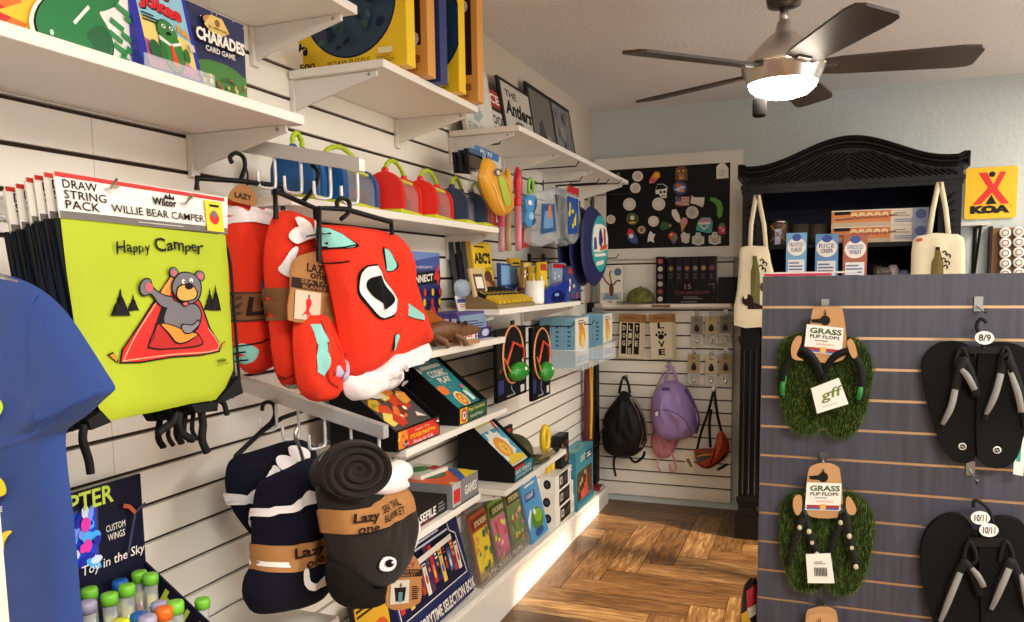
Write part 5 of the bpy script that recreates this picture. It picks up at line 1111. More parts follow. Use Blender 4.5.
# red fronted tray
t, w, loc = book_tray(397, 440, 450, .9455, .2, .055, .19, None, 'black book tray with a red front label, its book showing a fox')
def f(A): A.rect(.03, .08, .97, .92, C_('#d6331f', .4)).rect(.03, .08, .22, .92, C_('#e8862a', .4)).blobs(.03, .2, .25, .9, [C_('#f2c23a', .4), C_('#d6331f', .4)], 6, .1).circ(.18, .25, .16, INK).txt('NEW', .13, .18, .23, .32, WHITE).txt('Super Fun', .38, .66, .72, .84, C_('#f0c9a0', .4)).txt('STICKER PAINTING', .26, .4, .86, .6, YEL, .02).txt('Books for Kids', .34, .12, .8, .32, WHITE).poly([(.85, .9), (.96, .9), (.96, .5), (.9, .7)], INK).poly([(.86, .8), (.95, .7), (.93, .86)], WHITE)
lip_art(t, w, .055, f)
def f(A):
    A.rect(0, 0, 1, 1, C_('#4d4845', .45)).txt('CREATURES', .04, .84, .9, .96, C_('#e8c92f', .45), .03)
    for k, (x, y, m) in enumerate(((.2, .5, '#e8b52a'), (.28, .38, '#d94a22'), (.2, .24, '#f0d96a'), (.36, .2, '#c8341f'), (.5, .3, '#e8702a'), (.62, .5, '#d9481f'), (.75, .42, '#c93a1f'), (.5, .62, '#f2d94a'), (.66, .68, '#e8862a'), (.85, .5, '#f0a03a'))):
        A.poly([(x-.12, y), (x, y+.11), (x+.14, y+.05), (x+.1, y-.1), (x-.06, y-.13)], C_(m, .45))
    A.poly([(.22, .62), (.3, .7), (.5, .64), (.55, .56), (.36, .56)], C_('#f2efe6', .45)).poly([(.45, .2), (.75, .28), (.6, .4)], C_('#7a2a18', .45)).poly([(.74, .15), (.92, .1), (.8, .22)], C_('#e8dccb', .45)).circ(.78, .54, .02, WHITE).blobs(.15, .2, .85, .7, [C_('#7fae3a', .45), C_('#f2efe6', .45)], 6, .03)
tray_book(loc, w-.02, .2, .055, .19, C_('#4d4845', .45), f, 'dark sticker book with an orange paper fox, lying in the red fronted tray')
# green fronted tray
t, w, loc = book_tray(459, 487, 425, .9455, .2, .055, .2, None, 'black book tray with a green front label, its book teal')
def f(A): A.rect(.03, .08, .97, .92, C_('#1f5a35', .4)).rect(.03, .08, .28, .92, C_('#e8b52a', .4)).ell(.17, .5, .1, .38, C_('#c93a1f', .4)).ell(.17, .5, .06, .24, WHITE).ell(.17, .5, .03, .12, C_('#1d3f8a', .4)).txt('Magic Paint Books', .32, .55, .9, .82, C_('#f0e08a', .4)).txt('Just add Water!', .36, .18, .82, .42, WHITE)
lip_art(t, w, .055, f)
def f(A):
    A.rect(0, 0, 1, 1, C_('#1f7f86', .45)).rect(0, .93, 1, 1, C_('#5a3a2a', .45)).bars(.3, .88, .8, .92, C_('#d9b46a', .45), 1).poly([(.2, .78), (.9, .8), (.9, .86), (.2, .85)], WHITE)
    A.txt('COSMIC', .26, .62, .86, .75, WHITE, .03).txt('PLAY', .38, .5, .8, .6, WHITE, .03).circ(.1, .78, .05, C_('#e9e3d6', .45)).ell(.22, .38, .16, .09, C_('#e8752a', .45)).circ(.5, .16, .15, C_('#e9d9a8', .45)).circ(.5, .16, .115, C_('#d9702a', .45)).circ(.5, .16, .07, C_('#f0c94a', .45)).star(.5, .16, .05, .02, 8, C_('#c93a1f', .45)).poly([(.78, .08), (.9, .1), (.86, .3), (.74, .28)], C_('#d9e6e6', .45)).ell(.88, .3, .08, .05, C_('#5ab05a', .45)).ell(.85, .36, .06, .04, C_('#c9527a', .45))
    A.blobs(.05, .05, .95, .7, [C_('#9fd6d6', .45), C_('#e8c25a', .45)], 14, .012)
tray_book(loc, w-.02, .2, .055, .2, C_('#1f7f86', .45), f, 'teal paint book with planets, lying in the green fronted tray')
# lion tray
t, w, loc = book_tray(514, 533, 476, .6555, .22, .06, .235, None, 'black book tray on the lower shelf, its book showing a lion')
def f(A): A.rect(.04, .1, .96, .92, C_('#1d7f95', .4)).rect(.04, .72, .5, .92, C_('#c9281e', .4)).txt('MY FIRST', .08, .42, .9, .66, WHITE, .01).txt('Coloring Books', .1, .14, .9, .36, WHITE)
lip_art(t, w, .06, f)
def f(A):
    A.rect(0, 0, 1, 1, C_('#eee9dd', .45)).circ(.3, .93, .03, C_('#c9281e', .4)).circ(.5, .93, .03, INK).circ(.7, .93, .03, C_('#c9281e', .4)).rect(.0, .76, .42, .85, C_('#e3d98a', .45)).rect(.46, .76, .95, .85, C_('#e3d98a', .45)).rect(0, .06, 1, .66, C_('#4aa3bd', .45)).star(.45, .36, .33, .25, 10, WHITE, .2).circ(.45, .34, .19, C_('#e8952a', .45)).circ(.45, .32, .12, C_('#f2c25a', .45)).ell(.2, .52, .05, .03, WHITE).poly([(.05, .06), (.95, .06), (.95, .14), (.4, .2)], C_('#e8c92f', .45)).poly([(.8, .62), (.9, .86), (.95, .8), (.86, .58)], C_('#c93a2a', .45))
    for a in (.4, .5): A.circ(a, .35, .012, INK)
    A.ell(.45, .3, .03, .02, C_('#7a3a1a', .45))
tray_book(loc, w-.02, .22, .06, .235, C_('#eee9dd', .45), f, 'white colouring book with an orange lion, lying in its black tray')
# green cap on the lower shelf
def cap(loc, rz, label, m, s=1, parts=True):
    t = thing('baseball_cap', label, 'cap', loc, rz, 'green camouflage caps')
    b = MB(); b.grid(lambda u, v: (s*.09*math.cos(2*math.pi*u)*math.sin(v*Q)*1.05, s*.085*math.sin(2*math.pi*u)*math.sin(v*Q), s*(.012+.095*math.cos(v*Q)**.8)), 32, 10, m, True); b.ball((0, 0, s*.108), s*.008, m, 8); b.build('crown', t)
    b = MB()
    def br(u, v): a = -math.pi*.5+(u-.5)*2.1; r = .085+.075*v*math.cos((u-.5)*2.1)**.5 if abs(u-.5) < .49 else .085; return (s*r*math.cos(a)*1.05, s*r*math.sin(a), s*(.014+.012*math.cos((u-.5)*3)*v-.01*v*v))
    b.grid(br, 20, 5, m); b.build('brim', t, solid=.004)
    return t
CAMO = mat('#46491f', .85, var=(28, .5))
q = LX(531, 456, -1.08); cap((-1.13, 2.94, .656), R(70), 'olive camouflage cap on the lower shelf behind the lion tray', CAMO)
X = -1.13; y0 = LX(543, 445, X).y; b, A = carton(.14, .1, .012, C_('#22201f', .4)); A.rect(.15, .6, .85, .88, C_('#c9402f', .4)).bars(.2, .2, .8, .5, C_('#cfc9c0', .4), 2); one(b, 'card_game_box', 'small black card box with red print beside the olive cap', 'game box', (-1.22, 3.12, .6555), Q)
b = MB(); b.tube([(0, .035*math.cos(a*.42), .05+.05*math.sin(a*.42)) for a in range(15)], .013, C_('#e6c21c', .4), 8, closed=True); one(b, 'toy_ring', 'bright yellow toy ring standing at the end of the lower shelf', 'toy', (-1.04, 3.1, .668))
b = MB(); b.tube([(0, -.12, .012), (0, .12, .012)], .011, C_('#8a7a55', .5), 10); b.tube([(0, .06, .012), (0, .12, .012)], .0115, INK, 10); one(b, 'toy_rod', 'tan and black toy rod lying at the front of the lower shelf', 'toy', (-1.0, 3.02, .656))

# case file game and whoopee cushion box
SZ = .7055
X = -1.0; y0 = LX(383, 520, X).y; y1 = LX(447, 500, X).y; w = y1-y0; h = LX(447, 494, X).z-SZ
h = min(max(h, .05), .09)
b, A = carton(w, h, .22, C_('#161315', .45)); A.txt('& CASEFILE', .3, .2, .8, .72, C_('#e9e3da', .45), .03).txt('UNSOLVED', .35, .04, .75, .16, C_('#b3282a', .45)).bars(.84, .2, .96, .8, C_('#8a8580', .45), 3)
A2 = topart(b, w, h, .22); A2.txt('CASE', .3, .3, .8, .6, C_('#8a8580', .45), .02).bars(.55, .7, .9, .9, C_('#8a8580', .45), 3); A2.poly([(.05, .1), (.22, .9), (.3, .9), (.14, .1)], C_('#b3aca4', .45)).poly([(.2, .1), (.34, .9), (.38, .9), (.26, .1)], C_('#b3aca4', .45))
one(b, 'case_file_game', 'black case file mystery game box lying on its shelf', 'game box', (X, (y0+y1)/2, SZ), Q, bevel=.0015)
b, A = carton(.19, .018, .15, C_('#d8d2c4', .5)); A2 = topart(b, .19, .018, .15); A2.rect(.04, .05, .96, .95, C_('#1a1716', .5)).txt('PUZZLES', .1, .35, .9, .7, C_('#d9d2c4', .5), .04).bars(.1, .1, .9, .28, C_('#b9b09f', .5), 2)
one(b, 'puzzle_book', 'black and cream puzzle book lying on the case file box', 'book', (-1.06, y0+w*.45, SZ+h+.0006), Q+R(8))
X = -.985; y0 = y1+.006; y1 = 2.262; w = y1-y0; h2 = .075
b, A = carton(w, h2, .25, C_('#7f7f80', .45)); A.rect(0, 0, .3, 1, C_('#b3b3b3', .45)).rect(.04, .2, .28, .75, C_('#c9282a', .45)).txt('GAMES', .45, .3, .92, .7, WHITE, .03); A.rect(0, .0, 1, .08, C_('#4a4a4c', .45))
A2 = topart(b, w, h2, .25); A2.rect(0, 0, 1, 1, C_('#d9cf9f', .45)).star(.3, .5, .7, .4, 12, C_('#d9582a', .45)).ell(.5, .55, .3, .26, INK).ell(.5, .55, .285, .245, C_('#1f6a3a', .45)).ell(.78, .62, .1, .08, C_('#1f6a3a', .45)).poly([(.3, .0), (.8, 0), (1, .25), (.95, .45), (.7, .25)], C_('#2a55a8', .45)).poly([(.5, 0), (.9, 0), (1, .16), (1, .3)], C_('#e8cf2a', .45)).txt('WHOOPEE', .1, .82, .7, .95, C_('#c9282a', .45), .03)
one(b, 'whoopee_game', 'flat game box with a green whoopee cushion on its lid', 'game box', (X, (y0+y1)/2, SZ), Q, bevel=.0015)
b, A = carton(.14, .012, .12, C_('#e9e3d6', .5)); A2 = topart(b, .14, .012, .12); A2.rect(.05, .05, .95, .95, C_('#d9e3d2', .5)).ell(.5, .5, .3, .25, C_('#2f8a45', .5)).rect(.6, .1, .95, .4, C_('#b3282a', .5)); one(b, 'picture_booklet', 'thin pale booklet lying on the whoopee cushion game box', 'book', (-1.09, (y0+y1)/2, SZ+h2+.0006), Q-R(10))

# ---- along the plinth
def plinth_z(y): return zt(y)+.006
def lean_box(name, label, cat, x, ybl, w, h, d, m, lean, art, group=None, side=None):
    b, A = leaned(w, h, d, m, lean); art(A)
    return one(b, name, label, cat, (x, ybl+w/2, plinth_z(ybl+w/2)+.012), Q, group)
# storytime box
X = -1.17; ye = LX(474, 588, X).y; w = .53; hh = .33
def f(A):
    A.rect(0, 0, 1, 1, C_('#17245e', .4)); A.poly([(.02, .24), (.6, .24), (.97, .24), (.93, .72), (.86, .78), (.84, .93), (.02, .93)], WHITE).poly([(.03, .25), (.96, .25), (.92, .71), (.85, .77), (.83, .92), (.03, .92)], C_('#12183a', .4))
    rr = random.Random(4); cs = ['#c9282a', '#1b2f6a', '#e8c25a', '#17171a', '#2f6ab0', '#b3402a', '#e9e3d6', '#5a2a4a']
    for k in range(15):
        x = .04+.055*k; A.rect(x, .3+.1*rr.random(), x+.05, .62+.2*rr.random(), C_(cs[k % 8], .4)); A.ell(x+.025, .48, .014, .05, C_(cs[(k+2) % 8], .4)).ell(x+.025, .55, .01, .022, C_('#d9a98a', .4)).bars(x+.006, .6, x+.044, .68, C_(cs[(k+5) % 8], .4), 2)
    A.poly([(.02, .72), (.8, .76), (.8, .7), (.02, .66)], WHITE); A.bars(.3, .8, .8, .9, C_('#c9cfe6', .4), 2)
    A.txt('STORYTIME SELECTION BOX', .12, .06, .97, .18, WHITE, .03)
lean_box('story_box', 'navy storytime selection box full of picture books at the lower left', 'box', X, ye-w, w, hh, .06, C_('#17245e', .4), 14, f)
# butterfly book in front of it
q = LX(372, 612, -1.135)
def f(A): A.rect(.06, .06, .94, .94, C_('#e8b52a', .4)).bars(.1, .78, .9, .92, INK, 2).ell(.35, .45, .22, .18, C_('#d9581f', .4), 16, .5).ell(.68, .45, .22, .18, C_('#d9581f', .4), 16, -.5).ell(.4, .25, .12, .1, C_('#b33a1a', .4)).ell(.62, .25, .12, .1, C_('#b33a1a', .4)).line([(.51, .15), (.51, .62)], .03, INK).blobs(.2, .35, .85, .6, [INK], 8, .02).circ(.85, .2, .1, C_('#5a7a2a', .4))
zb = plinth_z(1.95)+.006; hb_ = LX(376, 596, -1.178).z-zb; b, A = leaned(.2, hb_, .012, C_('#1a1a1a', .4), 8); f(A)
one(b, 'nature_book', 'yellow book with an orange butterfly at the bottom edge of the photo', 'book', (-1.176, 1.95, zb), Q)
# clear acrylic sticker rack
X = -1.172; y0 = LX(482, 582, X).y; y1 = LX(530, 538, X).y; w = y1-y0; z = plinth_z((y0+y1)/2)+.012
t = thing('sticker_rack', 'clear acrylic rack on the plinth with three sticker books', 'book rack', (X, (y0+y1)/2, z), Q)
TR = Matrix.Rotation(-R(15), 4, 'X'); SMOKE = mat('#9a9590', .08, alpha=.32)
b = MB(); b.box(-w/2, w/2, 0, .003, 0, .06, SMOKE); b.txt = None; A = Art(b, (-w/2, -.0004, 0), (w, 0, 0), (0, 0, .06)); A.txt('STICKERS FUN', .12, .3, .8, .62, C_('#e9e3d6', .3, alpha=.7)); b.build('front_panel', t)
for x in (-w/2, w/2-.003):
    b = MB(); b.prism([(.0035, 0), (.07, 0), (.085, .31), (.075, .31), (.0035, .06)], 'x', x, x+.003, SMOKE); b.build('side_panel', t)
b = MB(); b.T = Matrix.Translation((0, .066, 0)) @ Matrix.Rotation(-R(3), 4, 'X'); b.box(-w/2+.004, w/2-.004, 0, .003, .001, .31, SMOKE); b.build('back_panel', t)
for k in (1, 2):
    x = -w/2+w*k/3; b = MB(); b.prism([(.004, 0), (.06, 0), (.07, .26), (.06, .26), (.004, .1)], 'x', x-.0015, x+.0015, SMOKE); b.build('divider', t)
for k, (bg, cs, lb) in enumerate((('#b5542a', ('#3f7a5a', '#e8c93a', '#2f6a4a', '#d98a4a'), 'brown sticker book with green shapes, left one in the acrylic rack'), ('#7d9a3a', ('#e8d24a', '#c96a8a', '#d9582a', '#f0c9a0', '#5a8a3a'), 'green sticker book in the middle of the acrylic rack'), ('#9a8a5a', ('#d98aa0', '#6a8a4a', '#e0c26a', '#a85a4a'), 'tan and pink sticker book, right one in the acrylic rack'))):
    b = MB(); b.T = Matrix.Translation((-w/2+w*(k+.5)/3, .012, .006)) @ Matrix.Rotation(-R(9.5), 4, 'X'); ww = w/3-.03
    b.box(-ww/2, ww/2, 0, .01, 0, .27, C_(bg, .45)); A = Art(b, (-ww/2, -.0004, 0), (ww, 0, 0), (0, 0, .27)); A.rect(.04, .04, .96, .74, C_(cs[1], .45)).blobs(.08, .06, .92, .7, [C_(c, .45) for c in cs], 22, .035, k+3, 1.4).rect(.04, .78, .96, .94, C_('#4a4a2a', .45) if k else C_('#7a3a22', .45)).txt('STICKERS', .12, .82, .88, .9, C_('#e9dca0', .45), .02)
    one(b, 'sticker_book', lb, 'book', (X, (y0+y1)/2, z), Q, 'sticker books in the acrylic rack')
# blue paint booklet
y0 = LX(531, 540, X).y+.03; yb1 = LX(549, 520, X).y; w = min(.3, yb1-y0)
def f(A): A.rect(0, 0, 1, 1, C_('#4f94c4', .4)).rect(.12, .62, .7, .74, C_('#1f3f8a', .4)).txt('PAINT', .2, .65, .62, .72, WHITE, .01).ell(.55, .3, .34, .17, C_('#4f7f22', .4)).ell(.62, .33, .22, .1, C_('#7fae2f', .4)).circ(.45, .42, .05, C_('#e9e6da', .4)).ell(.5, .1, .25, .06, C_('#274a8f', .4)).poly([(.0, .2), (.3, .45), (.25, .5), (0, .35)], C_('#cfe3ee', .4)).bars(.2, .82, .8, .94, WHITE, 2)
lean_box('paint_booklet', 'sky blue paint booklet with a green frog leaning on the plinth', 'book', -1.175, y0, w, .3, .01, C_('#4f94c4', .4), 13, f)
# white boxes with black labels
X = -1.168; y0 = LX(556, 522, X).y; y1 = LX(575, 500, X).y; w = y1-y0
z = plinth_z(y0+w/2)+.004
for k, lb in enumerate(('white box with black label at the bottom of its stack of three', 'white box with black label in the middle of its stack of three', 'white box with black label on top of its stack of three')):
    h = .085; ww = w*(.95 if k < 2 else .8); b, A = carton(ww, h, .088, C_('#efe9de', .4)); A.rect(.22, .06, .78, .94, C_('#15130f', .4)).txt('GAME', .5, .3, .74, .7, C_('#6a645c', .4)).rect(.27, .3, .42, .75, C_('#cfc6b4', .4)).rect(.32, .4, .38, .65, INK).ell(.9, .5, .05, .2, C_('#d9cfbd', .4))
    A2 = sideart(b, ww, h, .088, False); A2.ell(.5, .5, .22, .28, C_('#1a1a1a', .4)).ell(.5, .5, .12, .16, C_('#3a3a3a', .4))
    one(b, 'puzzle_box', lb, 'game box', (X-.002-.0015*k, y0+w/2-.01*k, z+k*(h+.0008)), Q, 'white boxes stacked on the plinth', bevel=.0012)
# boxes in the shade under the lower shelf
b, A = carton(.13, .17, .05, C_('#17151a', .45)); A.blobs(.1, .2, .9, .8, [C_('#5a3a5a', .45), C_('#8a3a2a', .45), C_('#2a3a6a', .45), C_('#b06a3a', .45)], 14, .07); one(b, 'toy_box', 'dark toy box with a busy picture standing on the white boxes', 'toy box', (X-.022, y0+w*.7, z+3*.0858+.001), Q)
b = MB(); b.tube(cr([(0, -.03, .0), (0, -.035, .06), (0, -.01, .1), (0, .03, .09), (0, .035, .03), (0, .03, 0)], 3, False), .014, C_('#e0b91c', .4), 8); one(b, 'toy_arch', 'yellow arched toy standing on the white boxes', 'toy', (X-.05, y0+w*.2, z+3*.0858+.013))
# tall teal block game on the plinth
X = -1.168; y0 = LX(576, 494, X).y; y1 = LX(593, 484, X).y; w = y1-y0; z = plinth_z(y0+w/2)+.003; h = LX(592, 442, X).z-z
b, A = carton(w, h, .09, C_('#3d8f9f', .45)); A.rect(.06, .14, .94, .64, C_('#4a3a22', .45)).blobs(.1, .16, .9, .62, [C_('#b98a4a', .45), C_('#d9b06a', .45), C_('#2f5a2a', .45), C_('#8a4a2a', .45)], 12, .05, 9).poly([(.2, .14), (.7, .14), (.62, .34), (.56, .58), (.5, .4), (.35, .3)], C_('#d94a35', .45)).ell(.36, .24, .14, .07, C_('#e0604a', .45)).txt('GIANT', .2, .8, .5, .92, C_('#d9e6e0', .45), .03).rect(.52, .78, .9, .92, C_('#1f4f66', .45)).bars(.56, .8, .86, .9, WHITE, 2).rect(.0, 0, 1, .1, C_('#3d8f9f', .45))
A2 = topart(b, w, h, .09); A2.rect(.1, .1, .9, .9, C_('#6fb3b8', .45)).txt('GAME', .3, .3, .7, .7, C_('#1f4f66', .45)); A3 = sideart(b, w, h, .09, False); A3.rect(.15, .1, .85, .6, C_('#2f7484', .45)); A3.bars(.2, .7, .8, .9, WHITE, 3)
one(b, 'block_game', 'tall teal block game box on the far end of the plinth', 'game box', (X, y0+w/2, z), Q, bevel=.002)
b = MB(); b.box(-.05, .05, -.03, .03, 0, .018, C_('#8f1f1f', .4)); b.box(-.03, .03, -.0305, -.03, .004, .014, WHITE); one(b, 'small_box', 'flat dark red box lying at the far end of the plinth', 'box', (-1.2, 4.55, plinth_z(4.55)+.002), Q)
b = MB(); b.lathe([(0, 0), (.06, 0), (.065, .012), (.06, .025), (.02, .03), (0, .03)], C_('#0e0e10', .4), 20, (0, 0, 0), 'x'); one(b, 'round_bag', 'black round pouch hanging in the corner beside the umbrella', 'pouch', (-1.225, 4.5, .44), R(-30))
# ================================================================== BACK WALL
BYW = WY-.022
t = thing('magnet_board', 'large framed black board of magnets on the back wall', 'magnet board', (0, BYW, 0))
x0, x1, z0, z1, ix0, ix1, iz0, iz1 = -1.25, -.387, 1.497, 2.097, -1.18, -.457, 1.56, 2.029
M_FR = mat('#dcd8cf', .4)
for P in (((x0, z1), (x1, z1), (ix1, iz1), (ix0, iz1)), ((x0, z0), (x1, z0), (ix1, iz0), (ix0, iz0)), ((x0, z0), (x0, z1), (ix0, iz1), (ix0, iz0)), ((x1, z0), (x1, z1), (ix1, iz1), (ix1, iz0))):
    b = MB(); b.prism(P, 'y', -.016, .02, M_FR); b.build('frame_rail', t, bevel=.002)
b = MB(); b.box(ix0+.0005, ix1-.0005, -.002, .015, iz0+.0005, iz1-.0005, mat('#0a0a0d', .5)); b.build('board', t)
MY = BYW-.0025
def magnet(px, py, pts, m, label, art=None, group='magnets on the black board', th=.005):
    """pts in image pixels relative to the centre"""
    o = BY(px, py, MY); b = MB(); P = []
    for dx, dy in pts: q = BY(px+dx, py+dy, MY); P.append((q.x-o.x, q.z-o.z))
    b.prism(P, 'y', -th, 0, m)
    xs = [p[0] for p in P]; zs = [p[1] for p in P]
    if art: art(Art(b, (min(xs), -th-.0004, min(zs)), (max(xs)-min(xs), 0, 0), (0, 0, max(zs)-min(zs))))
    one(b, 'magnet', label, 'magnet', o, 0, group)
def disc(r, n=18): return ellp(0, 0, r, r, n)
MW = C_('#e6e0d6', .4)
def ring(m2): return lambda A: A.circ(.5, .5, .4, C_('#d6cfc4', .4)).circ(.5, .5, .3, m2)
GM = C_('#c9c2b8', .4)
magnet(637.8, 176.3, disc(5.3), MW, 'round white magnet at the top, above another round white one', ring(GM))
magnet(635.5, 188, disc(5.2), MW, 'round white magnet directly below the topmost round one', ring(GM))
magnet(629.6, 204.3, disc(6.3), MW, 'large round white magnet on the left half of the board', ring(MW))
magnet(658.8, 204.1, disc(6.5), MW, 'large round white magnet under the skull magnet', ring(MW))
magnet(692.3, 212.5, disc(6.4), C_('#cfc9c0', .4), 'large round grey magnet under the flag magnet', ring(C_('#bdb7ae', .4)))
magnet(611, 219.4, disc(4.5), MW, 'small round white magnet furthest left on the board', ring(C_('#d9b9a0', .4)))
magnet(653.7, 221.3, disc(5.4), MW, 'round white magnet above the white turtle magnet', ring(MW))
magnet(632.5, 219, disc(6), C_('#6a6a2a', .4), 'round olive and yellow badge magnet', lambda A: A.circ(.5, .5, .42, C_('#3f4a1f', .4)).ell(.5, .6, .18, .2, MW).rect(.25, .15, .75, .25, YEL))
magnet(641.7, 229.8, disc(4), C_('#b08a5a', .5), 'small round tan magnet', ring(C_('#8a6a40', .5)))
magnet(654.5, 176.3, [(-5, 4), (-2, -1), (1, -5), (5, -4), (6, 0), (3, 3), (-1, 7), (-5, 7)], C_('#e8862a', .4), 'orange and pink sandal shaped magnet', lambda A: A.ell(.3, .22, .25, .2, C_('#d9527a', .4)).circ(.68, .66, .2, YEL))
magnet(681.5, 173.3, [(-6, 7), (-6, -4), (-3, -7), (3, -7), (6, -4), (6, 7)], C_('#6b4020', .4), 'brown bear face magnet', lambda A: A.circ(.3, .66, .07, YEL).circ(.68, .66, .07, YEL).ell(.5, .35, .25, .16, C_('#a8743f', .4)).circ(.5, .42, .05, INK).rect(.3, .1, .7, .2, C_('#c9a05a', .4)))
magnet(661.7, 191, [(-6, -2), (-4, -7), (2, -7), (6, -4), (5, 2), (5, 7), (0, 7), (-3, 3), (-6, 3)], C_('#e9e6df', .4), 'white pirate skull magnet with black hat', lambda A: A.poly([(0, .6), (.15, .95), (.6, .95), (1, .7), (.6, .62)], INK).circ(.45, .42, .09, INK).circ(.75, .42, .09, INK).rect(.5, .12, .8, .18, INK))
magnet(680, 188, disc(7), C_('#3a4a7a', .4), 'round blue, white and orange magnet', lambda A: A.poly([(.1, .4), (.5, .2), (.9, .55), (.6, .7)], C_('#c9c9d6', .4)).ell(.4, .7, .25, .12, C_('#b8563a', .4)).ell(.65, .3, .2, .1, C_('#d98a5a', .4)))
def flag(A):
    for k in range(7): A.rect(0, k/7, 1, (k+.5)/7, C_('#b83a3a', .4))
    A.rect(0, .46, .42, 1, C_('#2f3a66', .4)).blobs(.05, .52, .38, .95, [WHITE], 8, .03)
magnet(682.5, 200.8, [(-7, 4), (-6.5, -4.5), (7, -3.5), (6.5, 5)], C_('#e6ded6', .4), 'flag magnet with red and white stripes', flag)
magnet(697.6, 200.4, [(-7, 3), (-6, -5), (-3, -3), (7, -3), (6.5, 3), (5, 7), (-2, 4)], MW, 'white state shaped magnet right of the flag')
magnet(718.2, 206.6, [(-8, -9), (-3, -9), (3, -5), (5, 1), (4, 9), (1, 12), (-1, 8), (-1, 0), (-4, -4), (-8, -6)], C_('#4f9a2a', .4), 'green curved state shaped magnet at the right')
magnet(722.5, 171, [(-6, 8), (-6, -4), (-2, -8), (2, -8), (6, -3), (6, 7)], C_('#e3ddd0', .4), 'white house shaped magnet in the top right corner', lambda A: A.bars(.2, .15, .8, .6, C_('#b3a99a', .4), 4))
magnet(676, 216, [(-4, -6), (0, -7), (3, -2), (5, 5), (3, 7), (-1, 4), (-4, -1)], MW, 'white slanted feather shaped magnet')
magnet(683.9, 224.3, [(-4, -3), (-1, -7), (3, -6), (4, -2), (1, 3), (-2, 8), (-3, 2)], C_('#c9945a', .4), 'pink ice cream cone magnet', lambda A: A.ell(.55, .75, .35, .2, C_('#d98a9a', .4)))
magnet(704.9, 224.3, [(-9, 6), (-7, -3), (-3, -7), (5, -7), (8, -3), (7, 8), (4, 9)], C_('#3fa6a3', .4), 'teal and pink camper van magnet', lambda A: A.poly([(.1, .55), (.9, .55), (.85, .9), (.3, .95)], C_('#c98aa6', .4)).rect(.15, .55, .85, .68, WHITE).poly([(.2, .5), (.5, .2), (.8, .5), (.7, .5), (.5, .3), (.3, .5)], WHITE))
magnet(722, 229.2, [(-4, -2), (-1, -6), (2, -6), (4, -1), (3, 5), (-3, 5)], C_('#d02a5a', .4), 'pink and green strawberry magnet at the lower right', lambda A: A.rect(.2, .75, .8, 1, C_('#4f8a3a', .4)).blobs(.2, .2, .8, .7, [WHITE], 4, .06))
magnet(666.2, 225.3, [(-6, 1), (-4, -4), (1, -3), (6, -1), (5, 2), (0, 4), (-5, 5)], C_('#2f5a2a', .5), 'dark green turtle shaped magnet', lambda A: A.circ(.85, .5, .12, C_('#d9a08a', .4)))
magnet(632, 236, [(-5, -2), (-3, -8), (1, -6), (3, -2), (6, 4), (5, 8), (0, 7), (-4, 3)], C_('#3a4a9a', .4), 'red and blue gnome magnet', lambda A: A.poly([(.0, .6), (.2, 1), (.6, .8), (.5, .55)], C_('#c9282a', .4)).circ(.4, .5, .14, WHITE))
magnet(651.5, 237, [(-3, -2), (-1, -6), (2, -3), (4, -3), (2, 2), (3, 6), (-1, 4), (-4, 5)], MW, 'small white turtle magnet under the round white one')
magnet(673, 237.4, [(-5, -2), (-1, -6), (3, -4), (5, 0), (3, 4), (1, 7), (-2, 3)], C_('#b8382a', .4), 'red, green and blue parrot magnet', lambda A: A.ell(.72, .5, .2, .25, C_('#3f8a6a', .4)).circ(.35, .75, .1, YEL).ell(.55, .2, .15, .12, C_('#3a5aa0', .4)))
magnet(685.8, 237.6, [(-5, -3), (-2, -6), (1, -4), (4, -4), (4, 0), (3, 5), (0, 6), (-4, 4)], C_('#d2ccc2', .4), 'pale turtle magnet beside the two paw magnets')
paw = [(-6, 5), (-6, -2), (-3, -3), (-2, -6), (2, -6), (3, -3), (6, -2), (6, 5), (0, 7)]
pa = lambda A: A.ell(.5, .35, .3, .22, C_('#b9b3aa', .4)).circ(.2, .6, .1, C_('#b9b3aa', .4)).circ(.5, .8, .1, C_('#b9b3aa', .4)).circ(.8, .6, .1, C_('#b9b3aa', .4))
magnet(698.2, 238.6, paw, C_('#d6d0c6', .4), 'pale paw magnet, the left one of two', pa); magnet(714.9, 238, paw, C_('#d6d0c6', .4), 'pale paw magnet, the right one of two', pa)
magnet(618.5, 174, [(-2, -1), (1, -2), (2, 1), (-1, 2)], C_('#5a7a2a', .4), 'tiny green leaf magnet near the shelf end')
magnet(616, 187, [(-1.5, -2), (1.5, -2), (1.5, 2), (-1.5, 2)], C_('#6a6a3a', .4), 'tiny olive magnet near the shelf end')

# ---- shelf under the board
SZ = 1.2325; SY_ = WY-.09
def on_back(px0, px1, pyt, SZ, Y):
    a, c = BY(px0, 300, Y), BY(px1, 300, Y); return (a.x+c.x)/2, c.x-a.x, BY((px0+px1)/2, pyt, Y).z-SZ
cx, w, h = on_back(600, 623, 266, SZ, SY_)
b, A = carton(w, h, .03, C_('#e6e0d2', .45)); A.rect(.05, .1, .95, .3, C_('#b9c0c4', .45)).ell(.5, .38, .1, .18, C_('#6a3020', .45)).line([(.5, .55), (.42, .8), (.5, .88)], .035, C_('#6a3020', .45)).line([(.42, .5), (.25, .6), (.12, .75)], .04, C_('#6a3020', .45)).line([(.58, .5), (.75, .62), (.9, .6)], .04, C_('#6a3020', .45)).line([(.45, .25), (.38, .12)], .04, C_('#6a3020', .45)).line([(.55, .25), (.62, .12)], .04, C_('#6a3020', .45)).circ(.78, .84, .1, C_('#5a7086', .45)).poly([(.1, .12), (.3, .3), (.5, .18), (.7, .28), (.9, .12)], C_('#7f93a0', .45)).bars(.35, .03, .65, .08, INK, 1)
one(b, 'card_game_box', 'cream card box with a brown octopus like creature on the back shelf', 'game box', (cx, SY_, SZ), 0, bevel=.001)
